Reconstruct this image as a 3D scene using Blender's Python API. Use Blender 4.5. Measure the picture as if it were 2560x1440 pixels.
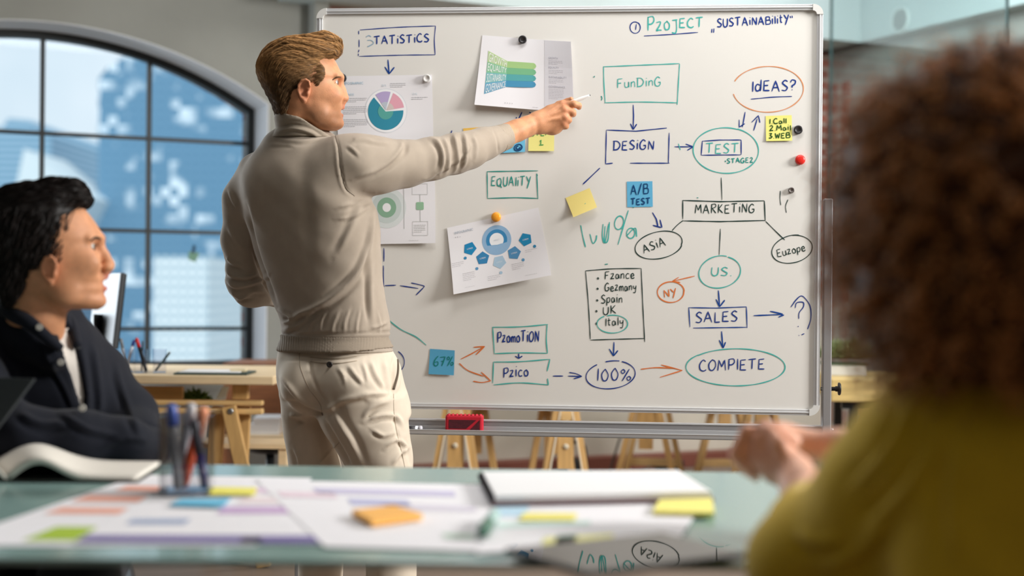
import bpy, math, random
import numpy as np
from mathutils import Vector, Matrix
from mathutils.bvhtree import BVHTree

random.seed(7); RNG = np.random.default_rng(7)
for _o in list(bpy.data.objects): bpy.data.objects.remove(_o)
SC = bpy.context.scene
COL = SC.collection

# ------------------------------------------------------------------ camera
FPX = 2560 * 50 / 36; CAMH = 1.08; ROLL = 0.009
cd = bpy.data.cameras.new('camera'); cam = bpy.data.objects.new('camera', cd); COL.objects.link(cam)
cd.lens = 50; cd.sensor_width = 36; cd.clip_start = 0.05; cd.clip_end = 2000
cam.matrix_world = Matrix.Translation((0, 0, CAMH)) @ Matrix.Rotation(math.pi / 2, 4, 'X') @ Matrix.Rotation(ROLL, 4, 'Z')
cd.dof.use_dof = True; cd.dof.focus_distance = 3.95; cd.dof.aperture_fstop = 1.75
SC.camera = cam

# ------------------------------------------------------------------ colour management, world, lights
SC.view_settings.view_transform = 'Standard'; SC.view_settings.look = 'None'
SC.view_settings.gamma = 1; SC.view_settings.use_curve_mapping = False
SC.view_settings.exposure = 0.0
SC.cycles.use_denoising = True
SC.cycles.max_bounces = 10; SC.cycles.transparent_max_bounces = 16
SC.cycles.sample_clamp_indirect = 6.0
SC.cycles.caustics_reflective = False; SC.cycles.caustics_refractive = False

def lin(c):
    return tuple(((v / 255) / 12.92 if v / 255 <= 0.04045 else ((v / 255 + 0.055) / 1.055) ** 2.4) for v in c)

world = bpy.data.worlds.new('world'); SC.world = world; world.use_nodes = True
_n = world.node_tree.nodes; _l = world.node_tree.links; _n.clear()
_out = _n.new('ShaderNodeOutputWorld'); _bg = _n.new('ShaderNodeBackground')
_tc = _n.new('ShaderNodeTexCoord'); _nz = _n.new('ShaderNodeTexNoise'); _rp = _n.new('ShaderNodeValToRGB')
_nz.inputs['Scale'].default_value = 3.5; _nz.inputs['Detail'].default_value = 4
_rp.color_ramp.elements[0].position = .38; _rp.color_ramp.elements[0].color = (*lin((196, 214, 226)), 1)
_rp.color_ramp.elements[1].position = .62; _rp.color_ramp.elements[1].color = (*lin((246, 246, 250)), 1)
_l.new(_tc.outputs['Generated'], _nz.inputs['Vector']); _l.new(_nz.outputs['Fac'], _rp.inputs['Fac'])
_l.new(_rp.outputs['Color'], _bg.inputs['Color']); _bg.inputs['Strength'].default_value = 1.2
_l.new(_bg.outputs[0], _out.inputs[0])

def area(name, loc, aim, sx, sy, power, color):
    d = bpy.data.lights.new(name, 'AREA'); d.shape = 'RECTANGLE'; d.size = sx; d.size_y = sy
    d.energy = power; d.color = color
    o = bpy.data.objects.new(name, d); COL.objects.link(o); o.location = loc
    o.rotation_euler = (Vector(aim) - Vector(loc)).to_track_quat('-Z', 'Y').to_euler()
    return o
# unseen area lights: overhead, key from the right, added fills, daylight boost
area('unseen_lamp', (.7, 3.45, 3.15), (0.6, 3.7, 0), 2.4, .4, 40, (1, .985, .96))
area('unseen_lamp', (4.4, 2.45, 2.75), (-.1, 3.9, 1.25), 1.1, 1.1, 298, (1, .985, .955))  # unseen soft key from the right, well below the ceiling
area('unseen_lamp', (0.1, .7, 3.15), (0.3, 1.2, 0), 1.6, 1.2, 5, (1, .98, .95))  # added weak fill from the camera side
area('unseen_lamp', (1.1, 6.9, 3.15), (1.0, 7.4, 0), 2.2, .8, 46, (1, .97, .92))
area('unseen_lamp', (1.5, 7.0, 3.0), (2.7, 8.0, 2.3), 1.0, 1.0, 34, (.88, .97, 1))  # added to brighten the soffit and right wall
area('daylight_boost', (-3.35, 6.35, 1.6), (-.4, 3.2, 1.2), 2.2, 1.7, 115, (.86, .94, 1))  # added inside the window wall to strengthen the rim light
_sd = bpy.data.lights.new('sun', 'SUN'); _sd.energy = 2.0; _sd.angle = .02; _sd.color = (1, .97, .92)
sun = bpy.data.objects.new('sun', _sd); COL.objects.link(sun)
sun.rotation_euler = Vector((-.35, .8, -.55)).to_track_quat('-Z', 'Y').to_euler()

# ------------------------------------------------------------------ pixel frame -> metres
def ray(px, py):
    x = px - 1280; y = py - 720
    return (x + ROLL * y) / FPX, -(y - ROLL * x) / FPX
def P(px, py, d):
    a, b = ray(px, py); return np.array((a * d, d, CAMH + b * d))
def project(V):
    u = FPX * V[:, 0] / V[:, 1]; v = -(V[:, 2] - CAMH) * FPX / V[:, 1]
    return u - ROLL * v + 1280, v + ROLL * u + 720
def on_plane(px, py, p0, n):
    a, b = ray(px, py); d = np.array((a, 1.0, b)); o = np.array((0, 0, CAMH))
    t = np.dot(np.array(p0) - o, n) / np.dot(d, n); return o + d * t

# ------------------------------------------------------------------ materials
def mat(name, col, rough=.6, metal=0, spec=.5, noise=0, nscale=8, bump=0, bscale=60, sss=0, coat=0, ior=1.5,
        stretch=None, attr=None, sheen=0, trans=0, alpha=1):
    m = bpy.data.materials.get(name)
    if m: return m
    m = bpy.data.materials.new(name); m.use_nodes = True
    nt = m.node_tree; b = nt.nodes['Principled BSDF']
    c = lin(col)
    b.inputs['Base Color'].default_value = (*c, 1); b.inputs['Roughness'].default_value = rough
    b.inputs['Metallic'].default_value = metal; b.inputs['Specular IOR Level'].default_value = spec
    b.inputs['IOR'].default_value = ior; b.inputs['Coat Weight'].default_value = coat
    b.inputs['Coat Roughness'].default_value = .05
    b.inputs['Transmission Weight'].default_value = trans; b.inputs['Alpha'].default_value = alpha
    if sheen: b.inputs['Sheen Weight'].default_value = sheen
    if sss:
        b.inputs['Subsurface Weight'].default_value = sss; b.inputs['Subsurface Radius'].default_value = (1, .35, .2)
        b.inputs['Subsurface Scale'].default_value = .006
    vec = None
    if noise or bump:
        tc = nt.nodes.new('ShaderNodeTexCoord'); vec = tc.outputs['Object']
        if stretch:
            mp = nt.nodes.new('ShaderNodeMapping'); mp.inputs['Scale'].default_value = stretch
            nt.links.new(vec, mp.inputs['Vector']); vec = mp.outputs['Vector']
    src = None
    if attr:
        a = nt.nodes.new('ShaderNodeAttribute'); a.attribute_name = attr; src = a.outputs['Color']
    if noise:
        nz = nt.nodes.new('ShaderNodeTexNoise'); nz.inputs['Scale'].default_value = nscale; nz.inputs['Detail'].default_value = 5
        nt.links.new(vec, nz.inputs['Vector'])
        mr = nt.nodes.new('ShaderNodeMapRange'); mr.inputs['From Min'].default_value = .3; mr.inputs['From Max'].default_value = .7
        mr.inputs['To Min'].default_value = 1 - noise; mr.inputs['To Max'].default_value = 1 + noise
        nt.links.new(nz.outputs['Fac'], mr.inputs['Value'])
        mx = nt.nodes.new('ShaderNodeVectorMath'); mx.operation = 'SCALE'
        if src is not None: nt.links.new(src, mx.inputs[0])
        else: mx.inputs[0].default_value = c
        nt.links.new(mr.outputs[0], mx.inputs['Scale']); src = mx.outputs[0]
    if src is not None: nt.links.new(src, b.inputs['Base Color'])
    if bump:
        nz = nt.nodes.new('ShaderNodeTexNoise'); nz.inputs['Scale'].default_value = bscale; nz.inputs['Detail'].default_value = 4
        nt.links.new(vec, nz.inputs['Vector'])
        bp = nt.nodes.new('ShaderNodeBump'); bp.inputs['Strength'].default_value = bump; bp.inputs['Distance'].default_value = .004
        nt.links.new(nz.outputs['Fac'], bp.inputs['Height']); nt.links.new(bp.outputs[0], b.inputs['Normal'])
    return m

def glass_mat(name, tint=(235, 245, 245), gloss=.12, rough=.0):
    m = bpy.data.materials.get(name)
    if m: return m
    m = bpy.data.materials.new(name); m.use_nodes = True; nt = m.node_tree; nt.nodes.clear()
    o = nt.nodes.new('ShaderNodeOutputMaterial'); mx = nt.nodes.new('ShaderNodeMixShader')
    t = nt.nodes.new('ShaderNodeBsdfTransparent'); t.inputs[0].default_value = (*lin(tint), 1)
    g = nt.nodes.new('ShaderNodeBsdfGlossy'); g.inputs['Roughness'].default_value = rough
    fr = nt.nodes.new('ShaderNodeFresnel'); fr.inputs['IOR'].default_value = 1.45
    mm = nt.nodes.new('ShaderNodeMath'); mm.operation = 'MULTIPLY'; mm.inputs[1].default_value = gloss * 8
    nt.links.new(fr.outputs[0], mm.inputs[0]); mm.use_clamp = True
    nt.links.new(mm.outputs[0], mx.inputs[0]); nt.links.new(t.outputs[0], mx.inputs[1]); nt.links.new(g.outputs[0], mx.inputs[2])
    nt.links.new(mx.outputs[0], o.inputs[0]); return m

# ------------------------------------------------------------------ objects
def world_loc(o):
    v = Vector((0, 0, 0))
    while o is not None: v = v + o.location; o = o.parent
    return np.array(v)
def thing(name, label, cat, loc=(0, 0, 0), group=None):
    o = bpy.data.objects.new(name, None); COL.objects.link(o); o.empty_display_size = .05
    o.location = loc; o['label'] = label; o['category'] = cat
    if group: o['group'] = group
    return o
def tag(o, label=None, cat=None, group=None, kind=None):
    if label: o['label'] = label
    if cat: o['category'] = cat
    if group: o['group'] = group
    if kind: o['kind'] = kind
    return o
def obj(name, V, F, m, parent=None, smooth=True, bevel=0, col=None, label=None, solid=0, auto=None):
    V = np.asarray(V, float).reshape(-1, 3)
    if parent is not None: org = world_loc(parent); loc = (0, 0, 0)
    else:
        org = np.array(((V[:, 0].min() + V[:, 0].max()) / 2, (V[:, 1].min() + V[:, 1].max()) / 2, V[:, 2].min())); loc = org
    me = bpy.data.meshes.new(name)
    me.from_pydata((V - org).tolist(), [], F if isinstance(F, list) else F.tolist()); me.update()
    if smooth: me.polygons.foreach_set('use_smooth', np.ones(len(me.polygons), bool))
    if col is not None:
        a = me.color_attributes.new('tint', 'FLOAT_COLOR', 'POINT')
        c4 = np.ones((len(V), 4)); c4[:, :3] = col; a.data.foreach_set('color', c4.ravel())
    me.materials.append(m)
    o = bpy.data.objects.new(name, me); COL.objects.link(o); o.location = loc
    if parent is not None: o.parent = parent
    if bevel:
        b = o.modifiers.new('bevel', 'BEVEL'); b.width = bevel; b.segments = 2; b.limit_method = 'ANGLE'
    if solid:
        s = o.modifiers.new('solid', 'SOLIDIFY'); s.thickness = solid; s.offset = 0
    if label: o['label'] = label
    return o
def copy_tree(o, parent=None):
    c = o.copy(); COL.objects.link(c)
    if parent is not None: c.parent = parent; c.matrix_parent_inverse = o.matrix_parent_inverse.copy()
    for ch in list(o.children): copy_tree(ch, c)
    return c

class MB:
    def __init__(s): s.V = []; s.F = []
    def add(s, V, F):
        n = len(s.V); s.V += [tuple(map(float, v)) for v in V]; s.F += [[i + n for i in f] for f in F]; return s
    def box(s, c, size, rot=None):
        c = np.array(c, float); h = np.array(size, float) / 2
        V = np.array([(x, y, z) for x in (-1, 1) for y in (-1, 1) for z in (-1, 1)]) * h
        if rot is not None: V = V @ np.array(rot).T
        return s.add(V + c, [[0, 1, 3, 2], [4, 6, 7, 5], [0, 4, 5, 1], [2, 3, 7, 6], [0, 2, 6, 4], [1, 5, 7, 3]])
    def tube(s, pts, r, n=8, cap=True, flat=None):
        pts = [np.array(p, float) for p in pts]
        rs = r if hasattr(r, '__len__') else [r] * len(pts)
        V = []; F = []; up = None
        for i, p in enumerate(pts):
            t = pts[min(i + 1, len(pts) - 1)] - pts[max(i - 1, 0)]; t = t / (np.linalg.norm(t) + 1e-12)
            if up is None:
                up = np.array((0, 0, 1.)) if abs(t[2]) < .9 else np.array((1., 0, 0))
            a = np.cross(t, up); a /= np.linalg.norm(a) + 1e-12; b = np.cross(a, t); up = b
            for k in range(n):
                th = 2 * math.pi * k / n
                V.append(p + rs[i] * (a * math.cos(th) + b * math.sin(th)))
        m = len(pts)
        for i in range(m - 1):
            for k in range(n):
                F.append([i * n + k, i * n + (k + 1) % n, (i + 1) * n + (k + 1) % n, (i + 1) * n + k])
        if cap: F.append(list(range(n))[::-1]); F.append(list(range((m - 1) * n, m * n)))
        return s.add(V, F)
    def lathe(s, c, axis, prof, n=24):
        """prof: (distance along axis, radius)"""
        ax = np.array(axis, float); ax /= np.linalg.norm(ax)
        pts = [np.array(c, float) + ax * t for t, _ in prof]
        up = np.array((0, 0, 1.)) if abs(ax[2]) < .9 else np.array((1., 0, 0))
        a = np.cross(ax, up); a /= np.linalg.norm(a); b = np.cross(a, ax); V = []; F = []
        for p, (_, r) in zip(pts, prof):
            for k in range(n):
                th = 2 * math.pi * k / n; V.append(p + r * (a * math.cos(th) + b * math.sin(th)))
        for i in range(len(pts) - 1):
            for k in range(n): F.append([i * n + k, i * n + (k + 1) % n, (i + 1) * n + (k + 1) % n, (i + 1) * n + k])
        F.append(list(range(n))[::-1]); F.append(list(range((len(pts) - 1) * n, len(pts) * n)))
        return s.add(V, F)
    def prism(s, poly, off):
        """poly: list of 3d points (planar), off: extrusion vector"""
        n = len(poly); p = [np.array(q, float) for q in poly]; o = np.array(off, float)
        return s.add(p + [q + o for q in p], [list(range(n))[::-1], list(range(n, 2 * n))] +
                     [[i, (i + 1) % n, n + (i + 1) % n, n + i] for i in range(n)])
    def bar(s, a, b, w, t, up=(0, 0, 1)):
        """rectangular bar from a to b, w across (perp to up), t along up"""
        a = np.array(a, float); b = np.array(b, float); d = b - a; L = np.linalg.norm(d); d = d / L
        u = np.array(up, float); s1 = np.cross(d, u); s1 /= np.linalg.norm(s1); u = np.cross(s1, d)
        return s.box((a + b) / 2, (L, w, t), np.array((d, s1, u)).T)
    def build(s, name, m, parent=None, **k): return obj(name, s.V, s.F, m, parent, **k)

def rotz(a): c, s = math.cos(a), math.sin(a); return np.array(((c, -s, 0), (s, c, 0), (0, 0, 1.)))
def roty(a): c, s = math.cos(a), math.sin(a); return np.array(((c, 0, s), (0, 1, 0), (-s, 0, c)))
def rotx(a): c, s = math.cos(a), math.sin(a); return np.array(((1, 0, 0), (0, c, -s), (0, s, c)))

# ------------------------------------------------------------------ implicit surfaces for organic forms
def spl_lut(zs, vs, n=600):
    zs = np.array(zs, float); vs = np.array(vs, float); o = np.argsort(zs); zs = zs[o]; vs = vs[o]
    m = np.gradient(vs, zs); t = np.linspace(zs[0], zs[-1], n); i = np.clip(np.searchsorted(zs, t) - 1, 0, len(zs) - 2)
    h = zs[i + 1] - zs[i]; u = (t - zs[i]) / h
    r = ((2 * u**3 - 3 * u**2 + 1) * vs[i] + (u**3 - 2 * u**2 + u) * h * m[i] + (-2 * u**3 + 3 * u**2) * vs[i + 1] + (u**3 - u**2) * h * m[i + 1])
    return t, r
class SDF:
    def __init__(s, lo, hi, h):
        s.lo = np.array(lo, np.float32); s.h = h; s.n = np.ceil((np.array(hi) - np.array(lo)) / h).astype(int) + 1
        s.D = np.full(tuple(s.n), 9., np.float32)
        s.ax = [(s.lo[i] + h * np.arange(s.n[i])).astype(np.float32) for i in range(3)]
    def region(s, lo, hi):
        a = np.clip(np.floor((np.array(lo) - s.lo) / s.h).astype(int), 0, s.n); b = np.clip(np.ceil((np.array(hi) - s.lo) / s.h).astype(int) + 1, 0, s.n)
        if (b <= a).any(): return None, None
        sl = tuple(slice(a[i], b[i]) for i in range(3))
        X = s.ax[0][sl[0]][:, None, None]; Y = s.ax[1][sl[1]][None, :, None]; Z = s.ax[2][sl[2]][None, None, :]
        return sl, (X, Y, Z)
    def put(s, sl, d, k, sub=False):
        A = s.D[sl]
        if sub:
            d = -d; hh = np.maximum(k - np.abs(A - d), 0) / k; s.D[sl] = np.maximum(A, d) + hh * hh * k * .25
        else:
            hh = np.maximum(k - np.abs(A - d), 0) / k; s.D[sl] = np.minimum(A, d) - hh * hh * k * .25
    def ell(s, c, r, R=None, k=.01, sub=False):
        c = np.array(c, float); r = np.array(r, float) * np.ones(3); m = r.max() + k + 2 * s.h
        sl, g = s.region(c - m, c + m)
        if sl is None: return s
        X, Y, Z = g[0] - c[0], g[1] - c[1], g[2] - c[2]
        if R is not None: q = [R[0][i] * X + R[1][i] * Y + R[2][i] * Z for i in range(3)]
        else: q = [X, Y, Z]
        k0 = np.sqrt((q[0] / r[0])**2 + (q[1] / r[1])**2 + (q[2] / r[2])**2) + 1e-9
        k1 = np.sqrt((q[0] / r[0]**2)**2 + (q[1] / r[1]**2)**2 + (q[2] / r[2]**2)**2) + 1e-9
        s.put(sl, (k0 * (k0 - 1) / k1).astype(np.float32), k, sub); return s
    def cone(s, a, b, ra, rb, k=.01, sub=False):
        a = np.array(a, float); b = np.array(b, float); m = max(ra, rb) + k + 2 * s.h
        sl, g = s.region(np.minimum(a, b) - m, np.maximum(a, b) + m)
        if sl is None: return s
        d = b - a; L2 = max(np.dot(d, d), 1e-12)
        X, Y, Z = g[0] - a[0], g[1] - a[1], g[2] - a[2]
        t = np.clip((X * d[0] + Y * d[1] + Z * d[2]) / L2, 0, 1)
        dist = np.sqrt((X - t * d[0])**2 + (Y - t * d[1])**2 + (Z - t * d[2])**2) - (ra + (rb - ra) * t)
        s.put(sl, dist.astype(np.float32), k, sub); return s
    def chain(s, pts, k=.01, sub=False):
        """pts: (point, radius); the chain is unioned as one limb first, then blended"""
        m = max(r for _, r in pts) + k + 2 * s.h
        A = np.array([p for p, _ in pts]); sl, g = s.region(A.min(0) - m, A.max(0) + m)
        if sl is None: return s
        best = None
        for (a, ra), (b, rb) in zip(pts[:-1], pts[1:]):
            a = np.array(a, float); d = np.array(b, float) - a; L2 = max(np.dot(d, d), 1e-12)
            X, Y, Z = g[0] - a[0], g[1] - a[1], g[2] - a[2]
            t = np.clip((X * d[0] + Y * d[1] + Z * d[2]) / L2, 0, 1); tt = t * t * (3 - 2 * t) * .5 + t * .5
            q = np.sqrt((X - t * d[0])**2 + (Y - t * d[1])**2 + (Z - t * d[2])**2) - (ra + (rb - ra) * tt)
            if best is None: best = q
            else:
                kk = .5 * min(ra, rb); hh = np.maximum(kk - np.abs(best - q), 0) / kk; best = np.minimum(best, q) - hh * hh * kk * .25
        s.put(sl, best.astype(np.float32), k, sub); return s
    def loft(s, keys, k=.01, n=2.2, M=None, taper=0, sub=False, zcap=True):
        """keys: rows (z, xfront, xback, halfwidth_y, ycentre) in the local frame M (origin, 3x3 with local axes as columns)"""
        K = np.array(keys, float); z0, z1 = K[:, 0].min(), K[:, 0].max()
        if M is None: org = np.zeros(3); R = np.eye(3)
        else: org, R = M
        lo = np.array((K[:, 2].min(), (K[:, 4] - K[:, 3]).min(), z0)) - k - .02; hi = np.array((K[:, 1].max(), (K[:, 4] + K[:, 3]).max(), z1)) + k + .02
        C = np.array([(x, y, z) for x in (lo[0], hi[0]) for y in (lo[1], hi[1]) for z in (lo[2], hi[2])]) @ R.T + org
        sl, g = s.region(C.min(0), C.max(0))
        if sl is None: return s
        X, Y, Z = g[0] - org[0], g[1] - org[1], g[2] - org[2]
        x, y, z = [R[0][i] * X + R[1][i] * Y + R[2][i] * Z for i in range(3)]
        z = z + 0 * X + 0 * Y; L = [spl_lut(K[:, 0], K[:, i]) for i in range(1, 5)]
        f = lambda i: np.interp(z, L[i][0], L[i][1]).astype(np.float32)
        xf, xb, hw, yc = f(0), f(1), f(2), f(3)
        a = np.maximum((xf - xb) / 2, 1e-3); q = (x - (xf + xb) / 2) / a
        if taper: hw = hw * (1 - taper * np.clip(q, 0, 1)**2)
        hw = np.maximum(hw, 1e-3); p = (y - yc) / hw
        d = ((np.abs(q)**n + np.abs(p)**n)**(1 / n) - 1) * np.minimum(a, hw)
        if zcap: d = np.maximum(d, np.maximum(z - z1, z0 - z))
        s.put(sl, d.astype(np.float32), k, sub); return s
    def cut(s, fn):
        """intersect with a half space fn(X,Y,Z)<0"""
        s.D = np.maximum(s.D, fn(s.ax[0][:, None, None], s.ax[1][None, :, None], s.ax[2][None, None, :]).astype(np.float32)); return s
    def noise(s, fn): s.D += fn(s.ax[0][:, None, None], s.ax[1][None, :, None], s.ax[2][None, None, :]).astype(np.float32); return s
    def net(s, smooth=1):
        D = s.D; D[0] = D[-1] = 9; D[:, 0] = D[:, -1] = 9; D[:, :, 0] = D[:, :, -1] = 9
        S = D < 0; n = np.array(D.shape) - 1
        c = np.zeros(tuple(n), np.uint8)
        for dx in (0, 1):
            for dy in (0, 1):
                for dz in (0, 1): c += S[dx:dx + n[0], dy:dy + n[1], dz:dz + n[2]]
        I = np.argwhere((c > 0) & (c < 8)); idx = np.full(tuple(n), -1, np.int32); idx[tuple(I.T)] = np.arange(len(I))
        acc = np.zeros((len(I), 3)); cnt = np.zeros(len(I)); cor = [(x, y, z) for x in (0, 1) for y in (0, 1) for z in (0, 1)]
        val = {q: D[I[:, 0] + q[0], I[:, 1] + q[1], I[:, 2] + q[2]].astype(float) for q in cor}
        for q in cor:
            for ax in range(3):
                if q[ax]: continue
                r = list(q); r[ax] = 1; va, vb = val[q], val[tuple(r)]; m = (va < 0) != (vb < 0)
                t = np.where(m, va / np.where(m, va - vb, 1), 0); t = np.clip(t, .02, .98)
                p = np.array(q, float)[None, :] + t[:, None] * np.eye(3)[ax]; acc[m] += p[m]; cnt[m] += 1
        V = s.lo + (I + acc / cnt[:, None]) * s.h; Fs = []
        for ax in range(3):
            a = [slice(None)] * 3; b = [slice(None)] * 3; a[ax] = slice(0, -1); b[ax] = slice(1, None)
            sa, sb = S[tuple(a)], S[tuple(b)]; E = np.argwhere(sa != sb); u, w = (ax + 1) % 3, (ax + 2) % 3
            E = E[(E[:, u] > 0) & (E[:, w] > 0)]; eu = np.eye(3, dtype=int)[u]; ew = np.eye(3, dtype=int)[w]
            q = np.stack([idx[tuple((E - eu - ew).T)], idx[tuple((E - ew).T)], idx[tuple(E.T)], idx[tuple((E - eu).T)]], 1)
            fl = ~sa[tuple(E.T)]; q[fl] = q[fl][:, ::-1]; Fs.append(q)
        Fq = np.concatenate(Fs); Fq = Fq[(Fq >= 0).all(1)]
        for _ in range(smooth): V = relax(V, Fq, .5)
        return V, Fq
def relax(V, Fq, w):
    A = np.zeros_like(V); C = np.zeros(len(V))
    for i in range(4):
        a, b = Fq[:, i], Fq[:, (i + 1) % 4]
        for j in range(3): A[:, j] += np.bincount(a, V[b, j], len(V)) + np.bincount(b, V[a, j], len(V))
        C += np.bincount(a, minlength=len(V)) + np.bincount(b, minlength=len(V))
    return V + w * (A / np.maximum(C, 1)[:, None] - V)
def normals(V, Fq):
    n = np.cross(V[Fq[:, 2]] - V[Fq[:, 0]], V[Fq[:, 3]] - V[Fq[:, 1]]); N = np.zeros_like(V)
    for i in range(4):
        for j in range(3): N[:, j] += np.bincount(Fq[:, i], n[:, j], len(V))
    return N / (np.linalg.norm(N, axis=1)[:, None] + 1e-12)
def smooth_line(pts, n=10):
    p = [np.array(q, float) for q in pts]
    if len(p) < 3: return p
    p = [2 * p[0] - p[1]] + p + [2 * p[-1] - p[-2]]; o = []
    for i in range(1, len(p) - 2):
        for j in range(n):
            t = j / n; o.append(.5 * (2 * p[i] + (p[i + 1] - p[i - 1]) * t + (2 * p[i - 1] - 5 * p[i] + 4 * p[i + 1] - p[i + 2]) * t * t + (3 * p[i] - p[i - 1] - 3 * p[i + 1] + p[i + 2]) * t**3))
    o.append(p[-2]); return o
def folds(V, Fq, L, facing=True):
    """cloth creases: each (polyline seen from the front, width, height in m, offset of the paired valley)"""
    N = normals(V, Fq); x, y = project(V); face = np.clip(-N[:, 1] * 1.6 + .25, 0, 1) if facing else 1; D = np.zeros(len(V))
    for pts, w, amp, val in L:
        p = np.array(smooth_line(pts, 6)); best = np.full(len(V), 1e9); sg = np.zeros(len(V)); tt = np.zeros(len(V)); m = len(p) - 1
        sel = np.nonzero((x > p[:, 0].min() - 4 * w) & (x < p[:, 0].max() + 4 * w) & (y > p[:, 1].min() - 4 * w) & (y < p[:, 1].max() + 4 * w))[0]
        xs, ys = x[sel], y[sel]; bs = np.full(len(sel), 1e9); ss = np.zeros(len(sel)); ts = np.zeros(len(sel))
        for i in range(m):
            d = p[i + 1] - p[i]; L2 = d @ d + 1e-9; t = np.clip(((xs - p[i, 0]) * d[0] + (ys - p[i, 1]) * d[1]) / L2, 0, 1)
            ex, ey = xs - p[i, 0] - t * d[0], ys - p[i, 1] - t * d[1]; q = np.hypot(ex, ey); b = q < bs
            bs[b] = q[b]; ss[b] = np.sign(d[0] * ey - d[1] * ex)[b]; ts[b] = ((i + t) / m)[b]
        g = np.exp(-(bs / w)**2)
        if val: g = g - .75 * np.exp(-((bs * ss - val * w) / w)**2)
        D[sel] += amp * g * np.clip(np.sin(np.pi * np.clip(ts, .03, .97)) * 1.6, 0, 1)
    return V + N * (D * face)[:, None]
# ================================================================== the room
PLASTER = mat('plaster_grey', (148, 149, 144), .9, noise=.10, nscale=1.6, bump=.25, bscale=30)
PLASTER_L = mat('plaster_light', (205, 206, 210), .85, noise=.04, nscale=3)
SOFFIT = mat('soffit_paint', (176, 190, 192), .8, noise=.03, nscale=2)
CONCRETE = mat('floor_concrete', (128, 112, 100), .55, noise=.12, nscale=2.5)
CEILM = mat('ceiling_paint', (165, 164, 160), .9, noise=.02)
BLACKM = mat('black_steel', (22, 26, 27), .45, noise=.05)
WOOD = mat('pine_wood', (214, 176, 118), .55, noise=.16, nscale=5, stretch=(1.2, 9, 9))
WOODV = mat('pine_wood_upright', (206, 164, 104), .55, noise=.16, nscale=5, stretch=(9, 9, 1.2))
PLY = mat('birch_top', (226, 200, 160), .5, noise=.08, nscale=6, stretch=(1.5, 8, 8))
BROWN = mat('walnut_panel', (132, 84, 54), .5, noise=.22, nscale=5, stretch=(1, 8, 10))
WHITEP = mat('white_paper', (236, 235, 236), .75)

def brick_mat(name, c1, c2, mortar, scale, rot=None):
    m = bpy.data.materials.new(name); m.use_nodes = True; nt = m.node_tree; b = nt.nodes['Principled BSDF']
    b.inputs['Roughness'].default_value = .9
    tc = nt.nodes.new('ShaderNodeTexCoord'); mp = nt.nodes.new('ShaderNodeMapping')
    if rot: mp.inputs['Rotation'].default_value = rot
    br = nt.nodes.new('ShaderNodeTexBrick'); br.inputs['Scale'].default_value = scale
    br.inputs['Color1'].default_value = (*lin(c1), 1); br.inputs['Color2'].default_value = (*lin(c2), 1); br.inputs['Mortar'].default_value = (*lin(mortar), 1)
    br.inputs['Mortar Size'].default_value = .012; br.inputs['Brick Width'].default_value = .22; br.inputs['Row Height'].default_value = .072
    nt.links.new(tc.outputs['Object'], mp.inputs['Vector']); nt.links.new(mp.outputs[0], br.inputs['Vector'])
    nt.links.new(br.outputs['Color'], b.inputs['Base Color']); return m

TA = .466; LW = math.hypot(1, TA)
E1 = np.array((1 / LW, TA / LW, 0)); N1 = np.array((TA / LW, -1 / LW, 0)); E2 = N1
CRN = np.array((2.058, 9.26, 0)); ZB = 2.62; ZC = 3.25
BR1 = brick_mat('brick_back', (150, 92, 78), (120, 74, 64), (150, 140, 132), 1, (math.pi / 2, 0, 0))
def W(s, z, n=0.): return CRN + E1 * s + np.array((0, 0, z)) + N1 * n
def w_sz(px, py, n=0.):
    p = on_plane(px, py, CRN + N1 * n, N1); q = p - CRN; return float(q @ E1), float(p[2])
RW = np.array((E1, N1, (0, 0, 1.))).T          # wall frame: along, toward room, up
def wbox(mb, s0, s1, z0, z1, n0, n1):
    return mb.box(W((s0 + s1) / 2, (z0 + z1) / 2, (n0 + n1) / 2), (abs(s1 - s0), abs(n1 - n0), abs(z1 - z0)), RW)

# --- back wall with the arched window opening
WS0, WS1 = -6.07, -3.73; WSC = (WS0 + WS1) / 2; WSPR = 2.065; WRISE = .345; WSILL = .62
WRAD = ((WS1 - WS0)**2 / 4 + WRISE**2) / (2 * WRISE)
def arch(s, inset=0.):
    r = WRAD - inset; return WSPR + WRISE - WRAD + math.sqrt(max(r * r - (s - WSC)**2, 0))
def opening(inset, n=28):
    s0, s1 = WS0 + inset, WS1 - inset; q = [(s0, WSILL + inset), (s1, WSILL + inset)]
    for i in range(n + 1):
        s = s1 + (s0 - s1) * i / n; q.append((s, arch(s, inset)))
    return q
def ring_wall(mb, n0, n1, zt, sl, sr):
    wbox(mb, sl, WS0, 0, zt, n0, n1); wbox(mb, WS1, sr, 0, zt, n0, n1); wbox(mb, WS0, WS1, 0, WSILL, n0, n1)
    N = 28
    for i in range(N):
        a, b = WS0 + (WS1 - WS0) * i / N, WS0 + (WS1 - WS0) * (i + 1) / N
        za, zb = arch(a), arch(b)
        mb.prism([W(a, za, n1), W(b, zb, n1), W(b, zt, n1), W(a, zt, n1)], N1 * (n0 - n1))
mb = MB(); ring_wall(mb, -.33, 0, ZC, -11, .3); wl = mb.build('wall_back', PLASTER, smooth=False); tag(wl, kind='structure')
mb = MB(); ring_wall(mb, -.56, -.335, ZC, -11, .3); tag(mb.build('wall_exterior', BR1, smooth=False), kind='structure')
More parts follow.
